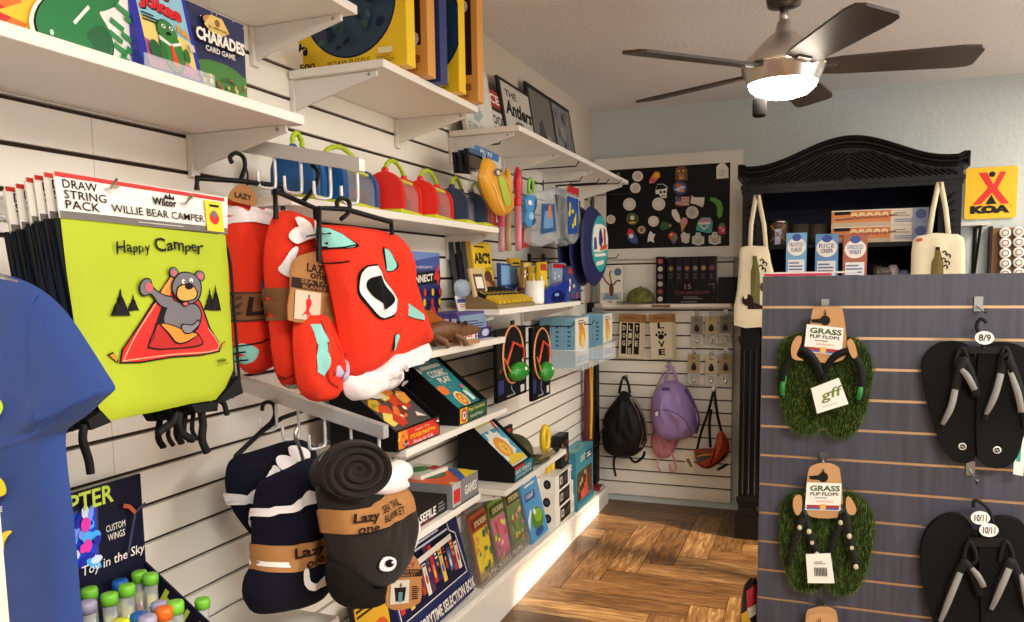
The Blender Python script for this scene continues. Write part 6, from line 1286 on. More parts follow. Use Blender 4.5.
cap((BY(640, 304, SY_).x+.0, SY_+.012, SZ), R(-40), 'olive camouflage cap on the back shelf beside the cream box', mat('#6a6a32', .85, var=(28, .5)), .92)
# display case of slim dark books
cx, w, h = on_back(656, 717, 256, SZ, SY_)
t = thing('book_case', 'black display case of slim dark books on the back shelf', 'display case', (cx, SY_, SZ), 0)
b = MB(); b.box(-w/2+.055, w/2, 0, .004, 0, h*.44, C_('#121015', .35)); A = Art(b, (-w/2+.055, -.0004, 0), (w-.055, 0, 0), (0, 0, h*.44)); A.txt('15', .38, .7, .5, .92, C_('#a86a7a', .4)).txt('FUN with GLOW', .2, .45, .85, .62, C_('#8a3a3a', .4)).bars(.35, .2, .75, .36, C_('#7a7a80', .4), 2).bars(.3, .05, .75, .12, C_('#8a8a8a', .4), 1).line([(.82, .9), (.95, .95), (.93, .7)], .03, C_('#8a7a7a', .4)); b.build('front_panel', t)
b = MB(); b.box(-w/2+.055, w/2, .0045, .085, 0, .004, BLACK); b.build('case_floor', t)
b = MB(); b.box(-w/2, -w/2+.05, -.002, .08, 0, h, C_('#171418', .35)); A = Art(b, (-w/2, -.0024, 0), (.05, 0, 0), (0, 0, h))
for k, c in enumerate(('#cfc6bd', '#8a3a2a', '#b9b0a8', '#7a7078', '#c9c0b6', '#a8543a')): A.circ(.5, .1+.16*k, .055, C_(c, .4))
b.build('end_panel', t)
for k in range(6):
    ww = (w-.07)/6; x = cx-w/2+.062+ww*(k+.5)
    b, A = carton(ww*.93, h*.97, .07, C_('#131116', .35)); A.rect(.06, .45, .94, .95, C_(('#1a181d', '#211d24')[k % 2], .35)).circ(.5, .75, .05, C_(('#8a7a3a', '#6a4a8a', '#a86a3a', '#8a8a8a', '#a8963a', '#8a3a5a')[k], .4)).bars(.3, .52, .7, .64, C_('#5a5560', .4), 2)
    one(b, 'slim_book', ('slim dark book at the left end of the black case', 'slim dark book second from the left in the black case', 'slim dark book third from the left in the black case', 'slim dark book fourth from the left in the black case', 'slim dark book second from the right in the black case', 'slim dark book at the right end of the black case')[k], 'book', (x, SY_+.0055, SZ+.0045), 0, 'slim dark books in the black case')
cx, w, h = on_back(718, 737, 277, SZ, SY_); b, A = carton(w, h, .06, C_('#0c0b0e', .4)); A.rect(.1, .1, .9, .9, C_('#141317', .4)); one(b, 'gift_box', 'plain black box at the right end of the back shelf', 'box', (cx, SY_, SZ), 0, bevel=.001)

# ---- hanging on the back panel: hooks, towels, key rings
def back_hook(px, py, L, label, name='slat_hook'):
    o = BY(px, py, WY); b = MB(); b.box(-.012, .012, -.004, -.0005, -.02, .02, CHROME); b.tube([(0, -.002, 0), (0, -L, 0), (0, -L-.006, .012)], .0025, CHROME, 6)
    return one(b, name, label, 'hook', (o.x, WY, o.z), 0, 'hooks on the white back panel')
def towel(px0, px1, pyt, pyb, tilt, label, art, n=3):
    Y = WY-.05; o = BY((px0+px1)/2, pyt, Y); w = BY(px1, pyt, Y).x-BY(px0, pyt, Y).x; h = o.z-BY((px0+px1)/2, pyb, Y).z
    for k in range(n):
        t = thing('tea_towel', label if k == 0 else (label+(' directly behind it' if 0 else '')), 'towel', (o.x+.006*k*1.4, Y+.013*k, o.z-.002*k), 0, 'packed tea towels', rot=(0, R(tilt), 0))
        if k: t['label'] = ('second towel in the stack behind the ' if k == 1 else 'rearmost towel in the stack behind the ')+('letter towel' if 'letter' in label else 'LOVE towel')
        b = MB(); b.box(-w/2, w/2, 0, .008, -h, -.035, C_('#e0d3b4', .85, bump=(300, .3, .002)))
        if k == 0: art(Art(b, (-w/2, -.0005, -h), (w, 0, 0), (0, 0, h-.035)))
        b.build('cloth', t); b = MB(); b.box(-w/2-.001, w/2+.001, -.0015, .0095, -.05, 0, M_KRAFT); A = Art(b, (-w/2, -.002, -.05), (w, 0, 0), (0, 0, .05)); A.bars(.15, .35, .85, .75, C_('#6b4526', .6), 2); b.build('header_card', t)
def t1(A):
    for x0, x1 in ((.1, .33), (.38, .62), (.68, .92)): A.rect(x0, .1, x1, .92, INK)
    for k, (x0, x1, s_) in enumerate(((.12, .31, 'DOG'), (.4, .6, 'LIFE'), (.7, .9, 'THE'))):
        for j, ch in enumerate(s_): A.txt(ch, x0+.03, .72-.2*j, x1-.03, .86-.2*j, C_('#e0d3b4', .85), .03)
towel(620, 642, 314, 358, 2, 'cream letter towel with black blocks of lettering and a kraft header', t1)
def t2(A):
    for ch, z0_, z1_ in (('L', .78, .93), ('V', .3, .46), ('E', .1, .26)): A.txt(ch, .36, z0_, .66, z1_, INK, .04)
    A.ell(.5, .57, .14, .07, INK)
    for a_, b_ in ((.3, .62), (.42, .68), (.58, .68), (.7, .62)): A.ell(a_, b_, .06, .035, INK)
towel(649, 671, 314, 359, -3, 'cream towel printed LOVE with a black paw', t2)
back_hook(631, 317, .06, 'hook above the letter towel'); back_hook(660, 317, .06, 'hook above the LOVE towel')
KC = ((697, 312, 345, '#8a8270', 'left key ring pack of the top row'), (711.5, 312, 344, '#c2ad7a', 'middle key ring pack of the top row'), (725.5, 311, 344, '#7f7a72', 'right key ring pack of the top row'), (694, 350, 384, '#b09a6a', 'left key ring pack of the bottom row'), (711.5, 351, 385, '#d0c0a0', 'middle key ring pack of the bottom row'), (726, 350, 385, '#a8946a', 'right key ring pack of the bottom row'))
for k, (px, a_, c_, hx, lb) in enumerate(KC):
    Y = WY-.045; o = BY(px, a_+4, Y); h = o.z-BY(px, c_, Y).z; t = thing('key_ring_pack', lb+' on the white back panel', 'key ring', o, 0, 'key ring packs')
    b = MB(); b.box(-.036, .036, -.002, .006, -h, .0, C_('#e6e3da', .15, alpha=.45)); b.build('clear_bag', t)
    b = MB(); b.box(-.032, .032, -.005, -.0025, -h*.62, -h*.02, C_(hx, .6)); A = Art(b, (-.032, -.0054, -h*.62), (.064, 0, 0), (0, 0, h*.6)); A.poly([(.5, .1), (.75, .2), (.7, .42), (.58, .5), (.42, .5), (.3, .42), (.25, .2)], C_('#2a2320', .6)).circ(.5, .48, .09, C_('#3a2f28', .6)).bars(.3, .75, .7, .92, C_('#5a4a3a', .6), 2); b.build('card', t)
    b = MB(); b.tube([(.014*math.cos(a*.5), -.004, -h*.78+.014*math.sin(a*.5)) for a in range(13)], .0022, CHROME, 6); b.ball((0, -.004, -h*.9), (.01, .003, .012), CHROME, 8); b.build('key_ring', t)
    back_hook(px, a_+2, .06, 'hook holding the '+lb)

# ---- backpacks
def bp(name, label, Y, outline, m, d, cxy, group=None):
    o = BY(cxy[0], cxy[1], Y); t = thing(name, label, 'bag', o, 0, group); T = TRY(Y, o); c = Cloth(cr(T(outline), 3), d, pw=.5, fold=creases(.022 if 'purple' in label else .014, 17, len(label))); b = MB(); c.body(b, m, .6); b.build('body', t); return t, c, T
NY = mat('#131110', .55, bump=(60, .2, .004)); PU = mat('#9a7fb8', .45, bump=(50, .3, .005)); PUD = mat('#5f4a86', .5)
t, c, T = bp('backpack', 'black backpack hanging on the white back panel', WY-.11, [(618, 396), (622, 391), (630, 394), (638, 404), (645, 420), (647, 440), (640, 452), (630, 457), (612, 456), (604, 448), (602, 432), (605, 414)], NY, .09, (624, 420), 'backpacks on the back panel')
b = MB(); c.strip(b, cr(T([(603, 428), (615, 426), (630, 428), (636, 436)]), 4, False), .006, C_('#201c1a', .5), .004); c.strip(b, cr(T([(636, 436), (640, 446), (638, 452)]), 4, False), .006, C_('#201c1a', .5), .004); c.patch(b, T([(602, 427), (605, 423), (606, 425), (603, 429)]), WHITE, .006); b.build('front_pocket', t)
b = MB(); b.tube([(q[0], .03, q[1]) for q in cr(T([(618, 394), (621, 380), (624, 378), (627, 384), (629, 394)]), 3, False)], .008, NY, 8); b.build('top_strap', t)
b = MB(); c.strip(b, cr(T([(632, 396), (641, 412), (646, 432), (642, 446)]), 4, False), .018, C_('#8a7a72', .5), .003); b.build('side_trim', t)
for l in ([(614, 456), (613, 466), (615, 477)], [(628, 456), (634, 463), (642, 458), (644, 452)]):
    b = MB(); b.tube([(q[0], .02, q[1]) for q in cr(T(l), 3, False)], .008, NY, 6); b.build('strap', t)
back_hook(626, 378, .12, 'hook holding the black backpack')
t, c, T = bp('backpack', 'shiny purple backpack hanging on the white back panel', WY-.11, [(653, 394), (658, 386), (667, 381), (676, 381), (684, 386), (690, 396), (695, 412), (697, 428), (690, 437), (680, 440), (664, 439), (655, 430), (652, 412)], PU, .1, (674, 410), 'backpacks on the back panel')
b = MB(); c.strip(b, cr(T([(655, 410), (666, 407), (678, 410), (688, 418), (692, 430)]), 4, False), .006, PUD, .004); c.strip(b, cr(T([(686, 388), (694, 404), (699, 420), (696, 434)]), 4, False), .014, PUD, .004); c.patch(b, T([(664, 386), (672, 386), (672, 389), (664, 389)]), C_('#4a3a6a', .5), .004); c.patch(b, T([(658, 410), (661, 408), (661, 413), (659, 413)]), WHITE, .006); b.build('front_pocket', t)
b = MB(); b.tube([(q[0], .03, q[1]) for q in cr(T([(664, 384), (668, 370), (670, 366), (674, 374), (677, 383)]), 3, False)], .009, C_('#b08ac0', .45), 8); b.build('top_strap', t)
back_hook(669, 365, .12, 'hook holding the purple backpack')
t, c, T = bp('sling_bag', 'pink bag hanging low behind the purple backpack', WY-.03, [(653, 430), (660, 426), (672, 432), (678, 440), (674, 452), (666, 458), (656, 456), (651, 444)], C_('#c9808a', .45), .025, (664, 444))
for l in ([(658, 456), (658, 466), (661, 471)], [(668, 438), (672, 452), (676, 468), (671, 471), (670, 464)]):
    b = MB(); b.tube([(q[0], -.01, q[1]) for q in cr(T(l), 3, False)], .007, C_('#d9a0a8', .45), 6); b.build('strap', t)
b = MB(); b.tube([(q[0], .01, q[1]) for q in cr(T([(654, 432), (651, 412), (655, 392), (664, 372)]), 3, False)], .006, C_('#c9a0a6', .45), 6); b.build('shoulder_strap', t)
t, c, T = bp('waist_bag', 'orange and black waist bag hanging by its strap', WY-.08, [(694, 452), (700, 449), (712, 449), (717, 442), (719, 432), (724, 433), (729, 444), (727, 456), (718, 464), (708, 469), (698, 465)], C_('#b5401c', .5), .05, (712, 440))
b = MB(); c.patch(b, T([(696, 452), (708, 450), (712, 455), (700, 462)]), C_('#3a3a22', .5), .003); c.strip(b, cr(T([(697, 455), (706, 453), (714, 452)]), 3, False), .006, C_('#d98a2a', .5), .005); c.strip(b, cr(T([(696, 462), (708, 466), (720, 460), (727, 452)]), 3, False), .012, INK, .003); c.strip(b, cr(T([(718, 434), (716, 448), (712, 462)]), 3, False), .008, INK, .004); b.build('front_pocket', t)
for l in ([(696, 454), (700, 435), (708, 412), (713, 392)], [(722, 436), (717, 415), (714, 392)], [(710, 448), (709, 425), (711, 410)]):
    b = MB(); b.tube([(q[0], .02, q[1]) for q in cr(T(l), 3, False)], .008, INK, 6); b.build('shoulder_strap', t)
b = MB(); b.prism(T([(684, 455), (691, 452), (697, 466), (692, 470)]), 'y', -.05, -.047, C_('#d9cbb0', .5)); b.prism(T([(687, 458), (690, 456), (694, 464), (692, 466)]), 'y', -.0505, -.05, C_('#6a5a4a', .5)); b.build('hang_tag', t)
b = MB(); b.prism(T([(717, 468), (727, 462), (729, 464), (719, 470)]), 'y', -.03, -.027, INK); b.build('black_tag', t)
back_hook(714, 390, .1, 'hook holding the orange waist bag')

# ================================================================== DARK CARVED CABINET
AY = 4.25; AX0, AX1 = -.352, .64; AC = (AX0+AX1)/2
M_BLK = mat('#0b0908', .38); M_BLK2 = mat('#070606', .5); M_IN = mat('#10142c', .6)
t = thing('cabinet', 'tall black carved cabinet with an arched top on the back wall', 'cabinet', (AC, AY, 0))
HW = (AX1-AX0)/2
def arch_z(u):       # u -1..1 across the front
    a = abs(u); return 1.93+.118*(.5+.5*math.cos(math.pi*min(1, a/.86)))**1.0+(.012 if a > .95 else 0)
# moulding: stepped profile swept along the arch
prof = [(.02, -.052), (-.006, -.046), (-.01, -.036), (-.022, -.03), (-.024, -.02), (-.036, -.014), (-.04, -.004), (-.036, .004), (-.02, .006), (.02, .006)]
b = MB(); n = 48
b.grid(lambda u, v: (lambda k, i, f: (HW*1.035*(2*u-1), prof[i][0]*(1-f)+prof[min(i+1, 9)][0]*f, arch_z(2*u-1)+prof[i][1]*(1-f)+prof[min(i+1, 9)][1]*f))(0, min(int(v*9), 8), v*9-min(int(v*9), 8)), n, 9, M_BLK, smooth=False)
for sg in (-1, 1): b.box(sg*HW*1.035-.004, sg*HW*1.035+.004, -.03, .3, 1.875, 1.945, M_BLK)
b.build('crown_moulding', t)
b = MB(); pts = [(-HW, 1.835)]+[(HW*(2*i/40-1), arch_z(2*i/40-1)-.04) for i in range(41)]+[(HW, 1.835)]
b.prism(pts, 'y', .005, .03, M_BLK)
k = -HW
while k < HW:                                   # diagonal carved ribs meeting at the centre
    for sg in (-1, 1):
        x = sg*abs(k); L = .0
    k += .028
for i in range(18):
    for sg in (-1, 1):
        xa = .012+.027*i
        z_lo = 1.848; x_lo = xa; top = None
        p0 = (sg*x_lo, z_lo); m_ = 0
        while m_ < .2:
            m_ += .006; xx = sg*(x_lo-m_*.9); zz = z_lo+m_*.62
            if zz > arch_z(xx/HW)-.058 or sg*xx < .004: break
        p1 = (sg*(x_lo-m_*.9), z_lo+m_*.62)
        if m_ > .02: b.tube([(p0[0], .003, p0[1]), (p1[0], .003, p1[1])], .0075, M_BLK, 6)
b.box(-HW-.008, HW+.008, -.012, .03, 1.822, 1.842, M_BLK); b.box(-HW-.002, HW+.002, -.004, .03, 1.8, 1.822, M_BLK); b.build('carved_panel', t)
b = MB()
b.box(-HW, -HW+.02, .03, .47, 0, 1.86, M_BLK2); b.build('side_panel', t)
b = MB(); b.box(HW-.02, HW, .03, .47, 0, 1.86, M_BLK2); b.build('side_panel', t)
b = MB(); b.box(-HW+.0205, HW-.0205, .45, .47, .05, 1.86, M_IN); b.build('back_panel', t)
b = MB(); b.box(-HW, HW, .03, .47, 1.862, 1.878, M_BLK2); b.build('top_board', t)
for sg in (-1, 1):
    b = MB(); xx = sg*(HW-.05)
    b.box(xx-.048, xx+.048, .0, .0295, .0, 1.8, M_BLK)
    for z in [1.33+.04*i for i in range(11)]:
        b.tube([(xx-.022, -.004, z), (xx, -.01, z+.014), (xx+.022, -.004, z+.028)], .008, M_BLK, 6)
    for z_ in (1.05, .2): b.box(xx-.056, xx+.056, -.014, .0, z_, z_+.025, M_BLK); b.box(xx-.052, xx+.052, -.008, .0, z_-.02, z_, M_BLK)
    for dx in (-.03, 0, .03): b.tube([(xx+dx, -.002, .24), (xx+dx, -.002, 1.0)], .008, M_BLK, 6)
    b.box(xx-.06, xx+.06, -.02, .0, 0, .12, M_BLK); b.build('carved_post', t)
ZS = BY(850, 243, AY+.05).z
b = MB(); b.box(-HW+.021, HW-.021, .034, .4485, ZS-.022, ZS, M_BLK2); b.build('shelf', t)
ZC = 1.3
b = MB(); b.box(-HW+.021, HW-.021, .034, .4485, ZC-.025, ZC, M_BLK2); b.box(-.31, .22, -.09, .0338, ZC-.025, ZC, M_BLK2); b.build('counter', t)
b = MB(); b.box(-HW+.105, HW-.105, .034, .05, .12, ZC-.03, M_BLK2)
for sg in (-1, 1): b.box(sg*.18-.14, sg*.18+.14, .026, .034, .2, 1.1, M_BLK)
b.build('lower_doors', t)
# things on the cabinet shelf
Y = AY+.12; q = BY(778, 244, Y)
t = thing('glass_jar', 'small dark glass jar with a crossed label at the left of the cabinet shelf', 'jar', (q.x, Y, ZS), 0)
h = BY(778, 219, Y).z-ZS; b = MB(); b.lathe([(0, 0), (.046, 0), (.048, .01), (.048, h*.78), (.044, h*.84), (0, h*.84)], C_('#5a4a3a', .15), 20); b.build('jar', t)
b = MB(); b.lathe([(.045, h*.84), (.047, h*.86), (.047, h*.92), (.01, h*.94), (.008, h), (0, h)], STEEL, 20); b.build('lid', t)
b = MB(); b.box(-.014, .014, -.0495, -.046, .004, h*.6, C_('#b9c4e6', .3)); b.tube([(-.036, -.036, .02), (0, -.051, h*.4), (.036, -.036, h*.75)], .004, C_('#a8763a', .3), 6); b.tube([(.036, -.036, .02), (0, -.051, h*.4), (-.036, -.036, h*.75)], .004, C_('#a8763a', .3), 6); b.build('label', t)
for k, (px, lb) in enumerate(((800, 'dark glass mug behind the light blue box on the cabinet shelf'), (818, 'dark glass mug behind the middle blue box on the cabinet shelf'))):
    q = BY(px, 243, Y); h = BY(px, 224, Y).z-ZS; t = thing('glass_mug', lb, 'mug', (q.x, Y+.02, ZS), R(75), 'glass mugs on the cabinet shelf')
    b = MB(); b.lathe([(0, .001), (.042, .001), (.046, .01), (.046, h), (.042, h), (.041, .012), (0, .012)], C_('#4a443c', .12), 20); b.build('cup', t)
    b = MB(); b.tube([(.044, 0, h*.8), (.07, 0, h*.75), (.07, 0, h*.3), (.044, 0, h*.2)], .006, C_('#5a544c', .12), 8); b.build('handle', t)
Y = AY+.06; a, c = BY(831, 240, Y), BY(928, 236, Y); w = c.x-a.x; hh = (BY(880, 209, Y).z-ZS)/2-.001
for k, lb in enumerate(('long skewer box lying under another on the cabinet shelf', 'long skewer box lying on top on the cabinet shelf')):
    b, A = carton(w, hh, .12, C_('#e3d6c0', .45)); A.rect(0, .0, .62, 1, C_('#d9823a', .45)).rect(0, .0, .62, .25, C_('#c9b090', .45)).line([(.04, .42), (.68, .62)], .1, C_('#6b3a1a', .45)).poly([(.03, .72), (.2, .74), (.2, .95), (.03, .93)], INK)
    for j in range(5): A.ell(.24+.08*j, .66, .035, .18, C_('#f0cf9a', .45)).ell(.24+.08*j, .55, .03, .1, C_('#b8562a', .45))
    A.rect(.0, .93, .62, 1, C_('#e9dcc6', .45)).rect(.84, 0, 1, 1, C_('#8a93b3', .45)).circ(.92, .62, .3, C_('#3a4a80', .45)).bars(.66, .5, .82, .8, C_('#a89a86', .45), 2).bars(.66, .15, .98, .4, C_('#7a86a8', .45), 2)
    one(b, 'skewer_box', lb, 'box', (a.x+w/2, Y, ZS+.0005+k*(hh+.0008)), 0, 'skewer boxes on the cabinet shelf', bevel=.001)
Y = AY-.065
for k, (p0, p1, pt, hx, name, lb) in enumerate(((786, 806.5, 233, '#6fa6cf', 'FROSTED FLAKES', 'light blue cereal box at the left of the three'), (815, 838, 234, '#5f8fc0', 'RICE CRISPS', 'blue cereal box in the middle of the three'), (843, 867, 235, '#a8573a', 'SHREDDED WHEAT', 'rust brown cereal box at the right of the three'))):
    a, c = BY(p0, 260, Y), BY(p1, 260, Y); w = c.x-a.x; h = BY((p0+p1)/2, pt, Y).z-ZC; b, A = carton(w, h, .05, C_(hx, .45)); h0 = 1-.225/h
    Z = lambda v: h0+(1-h0)*v
    A.ell(.5, Z(.7), .45, .225/h*.2, WHITE).ell(.5, Z(.9), .22, .225/h*.08, C_('#2a4a9a', .4)).txt(name.split()[0], .16, Z(.7), .84, Z(.79), C_('#5a6a9a', .45), .01).txt(name.split()[1], .24, Z(.59), .76, Z(.68), C_('#3a4a8a', .45), .02).rect(.1, .06, .9, Z(.42), C_('#dfe3e6', .45)).bars(.14, Z(.1), .86, Z(.38), C_('#5a6a8a', .45), 4).bars(.14, .08, .86, Z(.05), C_('#8a93a8', .45), 6)
    one(b, 'cereal_box', lb+' in the cabinet', 'cereal box', ((a.x+c.x)/2, Y, ZC+.0005), R((2, -2, 3)[k]), 'cereal boxes in the cabinet', bevel=.001)
# little figures on the counter
for k, (px, py, hx, lb) in enumerate(((878, 266, '#4a423a', 'small grey shoe shaped ornament on the cabinet counter'), (893, 265, '#b9b4b8', 'small pale ornament on the cabinet counter'), (904, 270, '#7f8ac0', 'small pale blue ornament on the cabinet counter'))):
    q = BY(px, py, AY+.1); h = q.z-ZC; b = MB(); b.lathe([(0, 0), (.03, 0), (.034, h*.3), (.024, h*.6), (.03, h*.8), (.015, h), (0, h)], C_(hx, .3), 16)
    if k == 0: b.ball((.03, -.01, h*.75), (.045, .025, .025), C_('#6a625a', .3), 10)
    one(b, 'ornament', lb, 'ornament', (q.x, AY+.1, ZC+.0005), 0, 'ornaments on the cabinet counter')
# canvas totes
M_TOTE = mat('#e6dab9', .85, bump=(200, .3, .003), var=(5, .04))
def tote(label, outline, straps, art, cxy, Y):
    o = BY(cxy[0], cxy[1], Y); t = thing('tote_bag', label, 'tote bag', o, 0, 'cream totes on the cabinet posts'); T = TRY(Y, o)
    c = Cloth(cr(T(outline), 2), .012, pw=.5, tw=6, fold=creases(.008, 9, 4)); b = MB(); c.body(b, M_TOTE, .6, 12); art(c, b, T); b.build('bag', t)
    for s_ in straps:
        b = MB(); P = T(s_); vs = []
        for i, p in enumerate(P): vs += [(p[0]-.011, .004, p[1]), (p[0]+.011, .004, p[1])]
        b.add(vs, [(2*i, 2*i+1, 2*i+3, 2*i+2) for i in range(len(P)-1)], M_TOTE, True); b.build('handle', t, solid=.003)
    return t
def ta(c, b, T):
    OL = C_('#5f5a1f', .7)
    c.patch(b, T([(751, 292), (751, 272), (753, 264), (753, 256), (757, 256), (757, 264), (760, 274), (760, 309), (751, 309)]), OL, .002); c.patch(b, cr(T(ellp(748, 300, 6, 6, 10)), 1), C_('#2a1512', .7), .003); c.patch(b, T([(748, 300), (764, 306), (764, 309), (748, 309)]), C_('#2a1512', .7), .003); c.patch(b, cr(T(ellp(764, 287, 4, 5, 8)), 1), C_('#5a2a1f', .7), .003)
    for k, (x, y) in enumerate(((762, 261), (765, 264), (761, 267), (764, 270))): c.strip(b, cr(T([(x-2, y), (x, y-2), (x+2, y), (x+1, y+2)]), 3, False), .006, INK, .003)
    c.patch(b, cr(T(ellp(746, 296, 2, 3, 8)), 1), M_TOTE, .005)
tote('cream canvas tote with a wine bottle print on the left cabinet post', [(740, 250), (746, 246), (758, 246), (768, 248), (771, 262), (776, 285), (778, 327), (760, 327), (734, 325), (737, 290), (739, 265)], [[(750, 250), (751, 225), (756, 195)], [(766, 250), (764, 225), (758, 195)]], ta, (755, 285), AY-.06)
def tb(c, b, T):
    c.patch(b, T([(930, 276), (931, 262), (934, 257), (935, 248), (939, 248), (939, 257), (943, 263), (943, 290), (930, 290)]), C_('#6a5a1f', .7), .002); c.patch(b, T([(935, 250), (935, 247), (939, 247), (939, 250)]), INK, .003); c.patch(b, T([(916, 239), (922, 238), (922, 241), (916, 242)]), C_('#c9582a', .7), .002)
    for k, (x, y) in enumerate(((944, 253), (948, 256), (943, 260), (947, 263), (945, 267))): c.strip(b, cr(T([(x-2, y), (x, y-2), (x+2, y), (x+1, y+2)]), 3, False), .006, INK, .003)
tote('cream canvas tote with a bottle print on the right cabinet post', [(913, 240), (925, 235), (935, 233), (950, 234), (964, 238), (965, 270), (966, 320), (935, 322), (910, 320), (911, 270)], [[(929, 238), (933, 210), (939, 182)], [(949, 238), (946, 210), (941, 182)]], tb, (937, 275), AY-.06)

# ---- campground sign, bracket shelf and cup rack on the back wall at the right
Y = WY+.008; a, c = BY(964, 219.5, Y), BY(1018.5, 165.5, Y); w = c.x-a.x; h = c.z-a.z
t = thing('wall_sign', 'yellow campground sign with a red and black tent emblem and bold letters', 'sign', (a.x+w/2, Y, a.z), 0)
b = MB(); pr = .06*w; pts = []
for cx_, cz_, a0 in ((w/2-pr, h-pr, 0), (-w/2+pr, h-pr, 90), (-w/2+pr, pr, 180), (w/2-pr, pr, 270)): pts += [(cx_+pr*math.cos(R(a0+15*i)), cz_+pr*math.sin(R(a0+15*i))) for i in range(7)]
SY2 = mat('#f5be00', .5); b.prism(pts, 'y', 0, .01, SY2); A = Art(b, (-w/2, -.0006, 0), (w, 0, 0), (0, 0, h)); SR = mat('#dc1d10', .5); SK = mat('#0a0a0a', .4)
A.poly([(.24, .9), (.41, .9), (.54, .66), (.66, .9), (.78, .9), (.62, .58), (.86, .28), (.7, .28), (.52, .5), (.31, .28), (.15, .28), (.44, .6)], SR).circ(.51, .86, .055, SK).poly([(.51, .47), (.62, .28), (.4, .28)], SK)
A.txt('KOA', .11, .1, .88, .26, SK, .09).txt('®', .88, .22, .92, .26, SK); b.build('sign_panel', t)
t = thing('bracket_shelf', 'small pale wall shelf on a black triangular bracket under the yellow sign', 'shelf', (BY(985, 222, WY).x, WY+.02, BY(985, 222, WY-.12).z), 0)
b = MB(); b.box(-.18, .0, -.16, -.0005, -.016, 0, C_('#d9d6cf', .4)); b.build('board', t); zz = -.3
b = MB(); b.tube([(-.04, -.004, -.018), (-.04, -.004, zz)], .009, INK, 6); b.tube([(-.04, -.004, zz), (-.04, -.145, -.02)], .007, INK, 6); b.tube([(-.04, -.004, -.02), (-.04, -.15, -.02)], .008, INK, 6); b.build('bracket', t)
Y = WY-.001; a, c = BY(990, 276, Y), BY(1040, 222, Y); w = c.x-a.x; h = BY(1000, 222, Y).z-a.z
zr = a.z-.12; t = thing('cup_rack', 'brown wooden rack of white lidded coffee pods at the right edge', 'coffee pod rack', (a.x+w/2, Y, zr), 0); h += .09
b = MB(); b.box(-w/2, w/2, 0, .02, 0, h, C_('#8a6038', .6, var=(8, .2, (1, 1, .3)))); b.build('rack_board', t)
b = MB(); b.box(-w/2-.012, -w/2, -.02, .028, -.01, h+.01, C_('#2a211b', .5)); b.build('rack_side', t)
for r_ in range(7):
    for c_ in range(4):
        q = BY(1004+13.5*c_, 233+10.2*r_-1.0*c_, Y); b = MB(); b.lathe([(0, -.03), (.024, -.03), (.0265, -.028), (.0265, -.024), (.021, 0), (0, 0)], C_('#e9e6df', .35), 16, (0, 0, 0), 'y'); A = Art(b, (-.02, -.0305, -.02), (.04, 0, 0), (0, 0, .04)); A.circ(.5, .5, .42, C_('#6b4a2f', .5)).circ(.5, .5, .3, C_('#d9d2c6', .5))
        if q.z-zr < .03 or q.x > a.x+w-.02: continue
        one(b, 'coffee_pod', 'white lidded coffee pod in the brown rack at the right edge', 'coffee pod', (q.x, Y-.0005, q.z), 0, 'coffee pods in the brown rack')
# ================================================================== FOOTWEAR ON THE DISPLAY PANEL
FYD = DY-.03
M_GR = mat('#3f5a14', .8, var=(60, .45)); M_GRT = mat('#55761f', .7)
def disp_hook(px, py, L, label):
    o = BY(px, py, DY); b = MB(); b.box(-.009, .009, -.006, -.0006, -.012, .022, C_('#9a9a98', .3, 1)); b.tube([(0, -.005, 0), (0, -L, -.012), (0, -L-.008, -.002)], .0028, CHROME, 8)
    return one(b, 'slat_hook', label, 'hook', (o.x, DY, o.z), 0, 'chrome hooks on the display panel')
def grass_sole(b, out, y0, th, seed):
    """thick sole covered with blades"""
    b.prism(out, 'y', y0, y0+th, mat('#23330c', .9)); rr = random.Random(seed); n = len(out); xs = [p[0] for p in out]; zs = [p[1] for p in out]
    def inside(x, z):
        k = False
        for i in range(n):
            a, c = out[i], out[i-1]
            if (a[1] > z) != (c[1] > z) and x < (c[0]-a[0])*(z-a[1])/(c[1]-a[1])+a[0]: k = not k
        return k
    vs = ([], [], []); k = 0
    while k < 2600:
        x, z = min(xs)+(max(xs)-min(xs))*rr.random(), min(zs)+(max(zs)-min(zs))*rr.random()
        if not inside(x, z): continue
        k += 1; a = rr.random()*6.28; L = .010+.008*rr.random(); w = .0008; dx, dz = math.cos(a)*.006, math.sin(a)*.006-.004
        vs[k % 3].extend([(x-w*math.sin(a), y0, z+w*math.cos(a)), (x+w*math.sin(a), y0, z-w*math.cos(a)), (x+dx, y0-L, z+dz)])
    for v, m in zip(vs, (mat('#46571c', .7), mat('#313f10', .7), mat('#66762c', .7))): b.add(v, [(3*i, 3*i+1, 3*i+2) for i in range(len(v)//3)], m)
    m_ = []
    for i in range(n):                                              # fringe around the edge
        for j in range(9):
            f = j/9; x = out[i][0]*(1-f)+out[i-1][0]*f; z = out[i][1]*(1-f)+out[i-1][1]*f; cx, cz = sum(xs)/n, sum(zs)/n; L = math.hypot(x-cx, z-cz); dx, dz = (x-cx)/L, (z-cz)/L; e = .006+.009*rr.random(); yy = y0+th*rr.random()*.8
            tx, tz = -dz*.001, dx*.001; m_ += [(x-dx*.004+tx, yy, z-dz*.004+tz), (x-dx*.004-tx, yy, z-dz*.004-tz), (x+dx*e+(rr.random()-.5)*.008, yy-.006*rr.random(), z+dz*e-.003)]
    b.add(m_, [(3*i, 3*i+1, 3*i+2) for i in range(len(m_)//3)], mat('#46571c', .7))
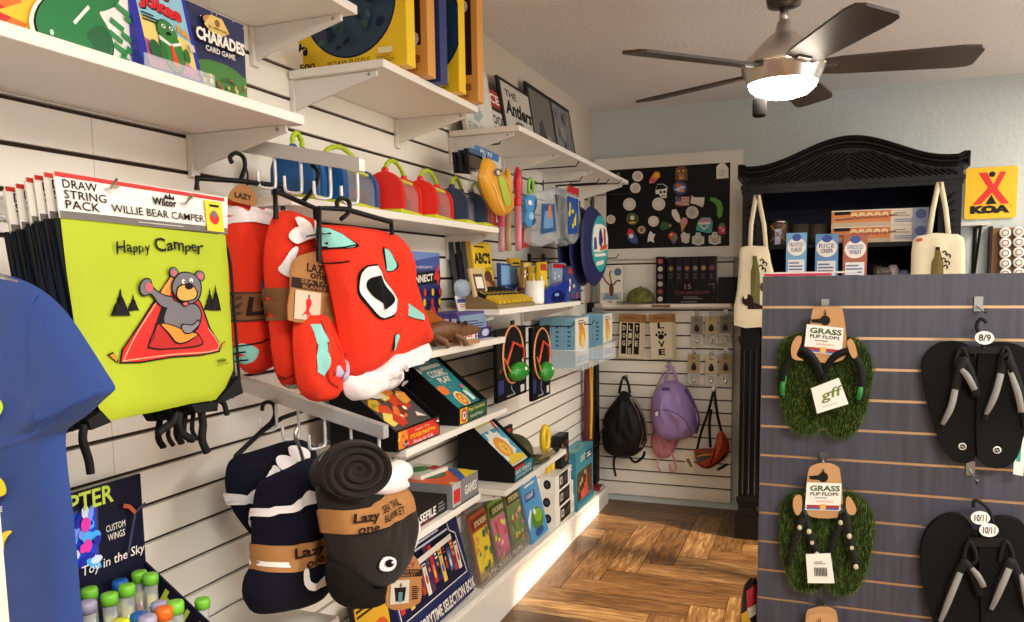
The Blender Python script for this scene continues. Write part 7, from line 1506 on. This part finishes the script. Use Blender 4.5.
def strapY(b, T, pts, w, y, m, m2=None):
    P = cr(T(pts), 5, False); vs = []; n = len(P)
    for i, p in enumerate(P):
        q, r = P[max(0, i-1)], P[min(n-1, i+1)]; dx, dz = r[0]-q[0], r[1]-q[1]; L = math.hypot(dx, dz) or 1; ww = w*(.6+.4*min(1, 3*i/n)); bow = .012*math.sin(math.pi*i/(n-1))
        for sg in (1, -1): vs += [(p[0]-dz/L*ww/2*sg, y-bow-.002, p[1]+dx/L*ww/2*sg), (p[0]-dz/L*ww/2*sg, y-bow+.004, p[1]+dx/L*ww/2*sg)]
    fs = []
    for i in range(n-1):
        a = 4*i; c = 4*i+4; fs += [(a, a+2, c+2, c), (a+1, c+1, c+3, a+3), (a, c, c+1, a+1), (a+2, a+3, c+3, c+2)]
    b.add(vs, fs, m, True)
def kraft_hanger(parent, T, y, pts, lab, txt=True, hole=None, ears=()):
    b = MB(); b.prism(cr(T(pts), 3), 'y', y-.0015, y, mat('#c0905f', .75))
    for e in ears: b.prism(cr(T(e), 3), 'y', y-.0165, y-.015, mat('#c0905f', .75))
    if hole: b.prism(cr(T(ellp(hole[0], hole[1], hole[2], hole[2], 12)), 1), 'y', y-.0022, y-.0015, INK); b.prism(T([(hole[0]-14, hole[1]-1), (hole[0]-4, hole[1]-2), (hole[0]-2, hole[1]+3), (hole[0]-13, hole[1]+2)]), 'y', y-.0025, y-.0015, INK)
    b.build('card_hanger', parent)
    if lab:
        b = MB(); q = T(lab); b.add([(q[i][0], y-.003, q[i][1]) for i in range(4)], [(0, 1, 2, 3)], mat('#f0ece2', .6)); A = Art(b, (q[0][0], y-.0034, q[0][1]), (q[1][0]-q[0][0], 0, q[1][1]-q[0][1]), (q[3][0]-q[0][0], 0, q[3][1]-q[0][1]))
        A.txt('GRASS', .1, .7, .94, .9, mat('#2f5a2a', .6), .03).txt('FLIP FLOPS', .12, .54, .9, .66, INK, .02).bars(.25, .43, .75, .48, INK, 1).txt('SANDALS', .3, .3, .78, .37, mat('#c9582a', .6)).rect(.05, .04, .95, .1, mat('#3a6ab0', .6)).rect(.05, .1, .95, .2, mat('#a82a2a', .6)).rect(.42, .04, .58, .24, mat('#d9b45a', .6)); b.build('label', parent)
def grass_pair(label, dy, full, seed):
    o = BY(824, 385+dy, FYD); t = thing('grass_flip_flops', label, 'flip-flops', o, 0, 'grass flip-flops on the display panel'); T0 = TRY(FYD, o); T = lambda l: T0([(x, y+dy) for x, y in l])
    L_ = [(779, 352), (783, 342), (793, 335), (806, 334), (817, 340), (824, 354), (826, 380), (826, 410), (822, 426), (812, 432), (800, 432), (789, 424), (783, 408), (778, 385)]
    R_ = [(822, 358), (828, 344), (840, 337), (853, 338), (864, 346), (871, 360), (872, 378), (868, 400), (862, 420), (854, 432), (842, 437), (829, 433), (823, 420), (822, 390)]
    if not full: L_ = [(x+2, y) for x, y in L_]; R_ = [(x+2, y) for x, y in R_]
    b = MB(); grass_sole(b, cr(T(R_), 3), -.005, .026, seed); b.build('sole', t)
    b = MB(); grass_sole(b, cr(T(L_), 3), -.012, .026, seed+1); b.build('sole', t)
    if full:
        for arc in ([(782, 395), (784, 372), (792, 354), (803, 348), (813, 356), (819, 368), (820, 377)], [(822, 380), (826, 366), (834, 355), (846, 350), (855, 357), (861, 375), (859, 399)]):
            b = MB(); strapY(b, T, arc, .017, -.035, INK); b.build('strap', t)
        for arc in ([(783, 396), (783, 385), (785, 374)], [(857, 400), (859, 390), (860, 380)]): b = MB(); strapY(b, T, arc, .012, -.03, mat('#1f7a2a', .6)); b.build('strap_lining', t)
        kraft_hanger(t, T, -.042, [(808, 348), (812, 312), (816, 307), (826, 306), (838, 307), (843, 313), (846, 345), (842, 358), (824, 361), (810, 357)], [(804, 350), (841, 354), (843, 327), (807, 323)], True, (825, 319.5, 5), ([(792, 344), (797, 335), (802, 335), (801, 343), (797, 353), (804, 358), (793, 356)], [(846, 340), (850, 337), (854, 343), (856, 353), (852, 356), (848, 349)]))
        b = MB(); q = T([(817, 409.5), (847.5, 400), (838, 374.5), (811, 385)]); b.prism(q, 'y', -.064, -.0625, WHITE); A = Art(b, (q[0][0], -.0645, q[0][1]), (q[1][0]-q[0][0], 0, q[1][1]-q[0][1]), (q[3][0]-q[0][0], 0, q[3][1]-q[0][1])); A.txt('gff', .2, .3, .85, .78, mat('#5f7a22', .6), .01, .25).bars(.2, .16, .9, .2, GREY, 1); b.build('swing_tag', t)
    else:
        for k, arc in enumerate(([(789, 404), (793, 385), (800, 365), (803, 352), (806, 358), (812, 380), (817, 392)], [(830, 392), (833, 378), (840, 360), (843, 350), (846, 362), (851, 385), (855, 404)])):
            b = MB(); strapY(b, T, arc, .018, -.035, mat('#1d1b16', .7)); b.build('strap', t)
            b = MB(); P = T([(arc[1][0]+j*4.2+(j % 2)*2, arc[1][1]-8+9*(j-1)) for j in range(-1, 2)]); P = T([arc[1], arc[2], arc[5]]) if 0 else P
            for j, (x, y) in enumerate([arc[2], ((arc[4][0]+arc[5][0])/2, (arc[4][1]+arc[5][1])/2), arc[5], arc[6]]):
                q = T([(x, y)])[0]; b = MB(); b.ball((q[0], -.047+.005*(j > 1), q[1]), (.006, .002, .007), mat('#c2b89a', .7), 8); b.build('camouflage_patch', t)
            b = MB(); q = T([(803 if k == 0 else 843, 347)])[0]; b.tube([(q[0]-.008, -.05, q[1]-.01), (q[0]+.006, -.052, q[1]+.008), (q[0]-.006, -.052, q[1]+.012), (q[0]+.008, -.05, q[1]-.012)], .002, mat('#1f4f4a', .6), 6); b.build('tie', t)
        kraft_hanger(t, T, -.042, [(806, 345), (808, 312), (814, 304), (826, 302), (836, 305), (840, 313), (842, 350), (834, 356), (812, 355)], [(805, 348), (840, 349), (841, 322), (807, 321)], True, (823, 316, 5), ([(794, 336), (798, 332), (802, 334), (802, 346), (798, 352), (794, 346)], [(846, 334), (850, 335), (855, 345), (853, 351), (847, 350), (845, 342)]))
        b = MB(); q = T([(808, 417), (834, 417), (830, 388), (806, 389)]); b.prism(q, 'y', -.064, -.0625, WHITE); A = Art(b, (q[0][0], -.0645, q[0][1]), (q[1][0]-q[0][0], 0, q[1][1]-q[0][1]), (q[3][0]-q[0][0], 0, q[3][1]-q[0][1]))
        for j in range(9): A.rect(.28+.055*j, .25, .28+.055*j+.03, .55, INK)
        A.bars(.3, .66, .75, .78, GREY, 2); b.build('price_tag', t)
    return t
grass_pair('grass covered flip-flops with plain black straps on the display panel', 0, True, 11)
grass_pair('grass covered flip-flops with camouflage straps on the display panel', 157, False, 21)
disp_hook(825, 308, .075, 'chrome hook holding the upper grass flip-flops'); disp_hook(823, 461, .075, 'chrome hook holding the lower grass flip-flops')
o = BY(821, 640, FYD); T = TRY(FYD, o); t = thing('grass_flip_flops', 'grass flip-flops of which only the kraft card shows at the bottom edge', 'flip-flops', o, 0, 'grass flip-flops on the display panel')
for k in range(2):
    b = MB(); b.prism(cr(T([(804+2*k, 650), (806, 616-k*3), (812, 610-k*3), (822, 608-k*3), (832, 610-k*3), (837, 617-k*3), (839-k, 650)]), 3), 'y', -.03+.02*k, -.0285+.02*k, mat('#c0905f', .75)); b.build('card_hanger', t)
b = MB(); grass_sole(b, cr(T([(780, 665), (786, 645), (800, 640), (820, 644), (845, 640), (862, 648), (868, 668), (866, 720), (850, 750), (800, 748), (784, 720)]), 3), -.005, .026, 31); b.build('sole', t)
disp_hook(820, 606, .07, 'chrome hook at the bottom edge of the photo')

M_SOLE = mat('#0c0c0c', .85, bump=(300, .2, .002)); M_WEB = mat('#85827d', .8, bump=(400, .5, .002)); M_STR = mat('#161616', .7)
def black_pair(label, L_, R_, straps, webs, hanger, emb, tags, cxy, dyk, size, hookp, extra=None):
    o = BY(cxy[0], cxy[1], FYD); t = thing('flip_flops', label, 'flip-flops', o, 0, 'black flip-flops on the display panel'); T = TRY(FYD, o)
    for k, out in enumerate((L_, R_)):
        b = MB(); P = cr(T(out), 4); b.prism(P, 'y', -.01-.012*k, .008-.004*k, M_SOLE)
        if emb: q = T([emb[k]])[0]; yy = -.0105-.012*k; b.lathe([(.0, yy-.0005), (.0075, yy-.0005), (.0085, yy)], WHITE, 16, (q[0], 0, q[1]), 'y'); b.lathe([(.0, yy-.0009), (.0062, yy-.0009)], M_SOLE, 16, (q[0], 0, q[1]), 'y'); b.tube([(q[0]-.004, yy-.001, q[1]-.002), (q[0]-.001, yy-.001, q[1]+.003), (q[0]+.001, yy-.001, q[1]-.003), (q[0]+.004, yy-.001, q[1]+.002)], .0009, WHITE, 5)
        b.build('sole', t, bevel=.003)
    for s_ in straps: b = MB(); strapY(b, T, s_, .018, -.026, M_STR); b.build('strap', t)
    for s_ in webs: b = MB(); strapY(b, T, s_, .013, -.033, M_WEB); b.build('strap_webbing', t)
    b = MB(); b.prism(T(hanger), 'y', -.03, -.024, INK)
    for x in (hanger[0][0]+1, hanger[1][0]-1):
        b.tube([(q[0], -.03, q[1]) for q in cr(T([(x-6, hanger[0][1]+14), (x-4, hanger[0][1]+2), (x, hanger[0][1]-6), (x+5, hanger[0][1]+2), (x+7, hanger[0][1]+12), (x+3, hanger[0][1]+16)]), 3, False)], .005, INK, 8)
    b.build('plastic_hanger', t)
    for k, (x, y, s_) in enumerate(tags):
        b = MB(); P = cr(T(ellp(x, y, 9.5, 6.6, 18, .05)), 1); b.prism(P, 'y', -.041-.004*k, -.039-.004*k, mat('#f2f0ea', .5)); q = T([(x-6, y+3.2), (x+6, y+3.6), (x+6, y-3.4)]); A = Art(b, (q[0][0], -.0415-.004*k, q[0][1]), (q[1][0]-q[0][0], 0, q[1][1]-q[0][1]), (0, 0, q[2][1]-q[1][1])); A.txt(s_, .0, .0, 1, 1, INK, .02); b.build('size_tag', t)
    b = MB(); b.tube([(q[0], -.03, q[1]) for q in cr(T(hookp), 3, False)], .004, INK, 8); b.build('hanger_hook', t)
    return t, T
black_pair('black flip-flops tagged size 8/9, upper pair on the right', [(922, 366), (927, 352), (938, 343), (952, 341), (964, 343), (973, 352), (977, 375), (978, 410), (979, 440), (975, 456), (966, 462), (953, 460), (944, 450), (935, 428), (926, 395)],
    [(976, 362), (980, 350), (990, 343), (1004, 342), (1018, 345), (1029, 354), (1034, 372), (1030, 400), (1022, 432), (1015, 455), (1004, 465), (990, 466), (979, 460), (975, 445), (975, 400)],
    [[(940, 424), (950, 398), (957, 368), (960, 358), (968, 372), (975, 395)], [(982, 418), (990, 392), (1000, 362), (1003, 355), (1010, 370), (1020, 400), (1024, 425)]], [[(940, 422), (948, 404), (953, 386)], [(957, 366), (964, 374), (972, 388)], [(983, 412), (991, 392), (998, 370)], [(1006, 368), (1013, 390), (1018, 410)]],
    [(958, 352), (1003, 353), (1004, 345), (958, 346)], [(961.7, 445.5), (995, 448)], [(981, 336.5, '8/9')], (978, 400), 0, '8/9', [(981, 348), (979, 338), (974, 326), (978, 318), (984, 322)])
disp_hook(978, 306, .085, 'chrome hook holding the upper black flip-flops')
black_pair('black flip-flops tagged size 10/11, lower pair on the right', [(920, 556), (924, 535), (934, 520), (949, 513), (962, 515), (972, 527), (979, 548), (981, 580), (983, 620), (980, 650), (965, 668), (948, 660), (934, 625), (924, 590)],
    [(977, 540), (984, 524), (995, 516), (1010, 516), (1022, 522), (1030, 540), (1032, 570), (1030, 610), (1022, 650), (1008, 668), (990, 664), (982, 640), (979, 600)],
    [[(938, 618), (948, 585), (959, 562), (963, 558), (972, 572), (979, 592)], [(988, 606), (996, 580), (1004, 562), (1008, 556), (1016, 575), (1023, 600)]], [[(938, 616), (948, 588), (959, 564)], [(968, 562), (975, 570), (981, 582)], [(988, 604), (998, 578), (1007, 560)], [(1017, 568), (1021, 590), (1025, 610)]],
    [(966, 543), (1004, 543), (1005, 534), (966, 534)], None, [(977, 513, '10/11'), (985, 524.5, '10/11')], (978, 590), 0, '10/11', [(990, 520), (987, 508), (980, 500), (972, 497), (971, 504)])
disp_hook(970, 470, .085, 'chrome hook holding the lower black flip-flops')
o = BY(1014, 440, FYD-.02); T = TRY(FYD-.02, o); b = MB(); b.prism(T([(1016, 434), (1026, 436), (1023, 476), (1013, 474)]), 'y', -.001, .0, WHITE); b.prism(T([(1018, 440), (1022, 441), (1020, 462), (1016, 461)]), 'y', -.0015, -.001, C_('#2a9a8a', .5)); b.tube([(q[0], 0, q[1]) for q in cr(T([(1020, 436), (1017, 420), (1022, 410)]), 3, False)], .001, INK, 5)
one(b, 'swing_tag', 'white and teal tag hanging at the right edge of the display panel', 'tag', o)
# flat red and white mats on the display's top
b = MB(); b.box(0, .16, .02, .2, 0, .006, C_('#c22a4a', .6)); b.box(.02, .22, .05, .24, .006, .01, C_('#e3dcd6', .6)); one(b, 'place_mat', 'folded red and white cloth lying on top of the display panel', 'cloth', (DX+.002, DY, 1.3815))
# snack bag hanging on the display's left side
o = BY(748, 600, DY+.1); T = TRY(DY+.1, o); c = Cloth(cr(T([(744, 585), (756, 578), (760, 600), (760, 640), (744, 642), (740, 615)]), 2), .03); b = MB(); c.body(b, C_('#2a1a16', .3), .8); c.patch(b, T([(747, 588), (756, 582), (758, 598), (748, 604)]), C_('#b8202a', .3), .003); c.patch(b, T([(741, 612), (748, 606), (752, 618), (744, 630)]), C_('#d9a82a', .3), .003); c.patch(b, T([(748, 604), (757, 600), (757, 610), (750, 614)]), C_('#d9d2c9', .3), .004)
one(b, 'snack_bag', 'shiny red and yellow snack bag at the lower left corner of the display panel', 'snack bag', o)

# ================================================================== CEILING FAN
FYc = 2.7; fc = BY(783, 60, FYc); fz = lambda py: BY(783, py, FYc).z
t = thing('ceiling_fan', 'brushed steel ceiling fan with dark blades and a lit glass bowl', 'ceiling fan', (fc.x, FYc, CH), 0)
Zr = lambda py: fz(py)-CH
b = MB(); b.lathe([(0, -.0005), (.07, -.0005), (.072, -.05), (.05, Zr(6)), (.014, Zr(8)), (0, Zr(8))], mat('#6b625a', .3, .9), 32); b.build('canopy', t)
b = MB(); b.lathe([(.013, Zr(8)), (.013, Zr(24))], STEEL, 20); b.build('down_rod', t)
pxm = FYc/F_PX
M_NK = mat('#d9d0c6', .36, .9)
b = MB(); b.lathe([(.013, Zr(20)), (.02, Zr(22)), (.026, Zr(32)), (.05, Zr(38)), (.075, Zr(46)), (.11, Zr(58)), (36*pxm, Zr(64)), (37*pxm, Zr(67))], M_NK, 44); b.build('motor_housing', t)
b = MB(); b.lathe([(36*pxm, Zr(67)), (35*pxm, Zr(68.5))], mat('#4a3a30', .4, .8), 44); b.build('trim_ring', t)
b = MB(); b.lathe([(37*pxm, Zr(68.5)), (36*pxm, Zr(72)), (31*pxm, Zr(84))], mat('#c9c4bc', .28, 1), 44, caps=False); b.build('light_kit', t)
b = MB(); b.lathe([(30.5*pxm, Zr(82)), (29*pxm, Zr(88)), (23*pxm, Zr(94)), (12*pxm, Zr(97.5)), (0, Zr(98.5))], mat('#fff0dc', .4, emit=42), 36, caps=False); b.build('glass_bowl', t)
M_BL = mat('#3a2f27', .42, var=(6, .15, (1, 8, 1)))
for k in range(5):
    a = R(8+72*k); b = MB(); b.T = Matrix.Translation((0, 0, Zr(69))) @ Matrix.Rotation(a, 4, 'Z') @ Matrix.Rotation(R(-11.5), 4, 'X')
    prof_ = [(.115, -.045), (.17, -.055), (.5, -.068), (.545, -.062), (.56, -.04), (.555, .05), (.54, .062), (.5, .066), (.17, .052), (.115, .042)]
    b.prism(prof_, 'z', -.004, .004, M_BL); b.build('blade', t, bevel=.002)
    b = MB(); b.T = Matrix.Translation((0, 0, Zr(69))) @ Matrix.Rotation(a, 4, 'Z') @ Matrix.Rotation(R(-11.5), 4, 'X'); b.box(.09, .16, -.02, .02, -.009, -.0045, STEEL); b.build('blade_bracket', t)
o = BY(759, 106, FYc); q = Vector((o.x-fc.x, 0, BY(759, 96, FYc).z-CH)); q2 = BY(759, 115, FYc).z-CH
b = MB(); b.lathe([(0, q.z), (.02, q.z), (.022, q.z-.006), (.022, q2+.006), (.018, q2), (0, q2)], mat('#0c0a09', .7), 18, (q.x, .03, 0)); b.build('pull_fob', t)
b = MB(); b.tube([(q.x, .03, q.z), (q.x, .03, Zr(74))], .0015, STEEL, 5); b.build('pull_chain', t)
# ================================================================== LIGHT AND CAMERA
def area(name, loc, rot, sx, sy, p, col):
    l = bpy.data.lights.new(name, 'AREA'); l.shape = 'RECTANGLE'; l.size = sx; l.size_y = sy; l.energy = p; l.color = col
    o = bpy.data.objects.new(name, l); COL.objects.link(o); o.location = loc; o.rotation_euler = rot; return o
area('unseen_ceiling_light', (.9, -.3, CH-.03), (0, 0, 0), 1.2, .6, 90, (1, .97, .91))  # added fill out of view, brightens the left wall; no fitting modelled
area('unseen_ceiling_light', (1.9, 1.6, CH-.03), (0, 0, 0), 1.2, .6, 55, (1, .97, .91))  # second added fill out of view, lifts the room's overall brightness
area('unseen_ceiling_light', (1.75, 4.0, CH-.03), (0, 0, 0), .5, .5, 26, (1, .9, .74))
area('window_daylight', (2.95, 2.4, .85), (0, R(90), 0), 1.3, 2.6, 40, (.95, .97, 1))
area('rear_fill_light', (1.2, -2.55, 1.45), (R(90), 0, 0), 2.6, 1.7, 12, (.97, .98, 1))  # added fill in front of the closed rear wall, no window there
l = bpy.data.lights.new('sun', 'SUN'); l.energy = 13; l.angle = R(3); l.color = (1, .82, .58)
o = bpy.data.objects.new('sun', l); COL.objects.link(o); o.rotation_euler = Vector((-1, .25, -.36)).to_track_quat('-Z', 'Y').to_euler()
w = bpy.data.worlds.new('sky'); SC.world = w; w.use_nodes = True
bg = w.node_tree.nodes['Background']; bg.inputs[0].default_value = (.75, .86, 1, 1); bg.inputs[1].default_value = .6
cd = bpy.data.cameras.new('camera'); cd.sensor_fit = 'HORIZONTAL'; cd.sensor_width = 36; cd.lens = 36*F_PX/1024
cd.shift_x = 0; cd.shift_y = (PPY-311)/1024; cd.clip_start = .02
co = bpy.data.objects.new('camera', cd); COL.objects.link(co)
M = Matrix((CR, CU, -CF)).transposed().to_4x4(); M.translation = EYEV; co.matrix_world = M
SC.camera = co
SC.view_settings.view_transform = 'Standard'; SC.view_settings.look = 'None'; SC.view_settings.gamma = 1; SC.view_settings.exposure = .22
SC.view_settings.use_curve_mapping = False
SC.cycles.use_denoising = True; SC.cycles.max_bounces = 8; SC.cycles.transparent_max_bounces = 16
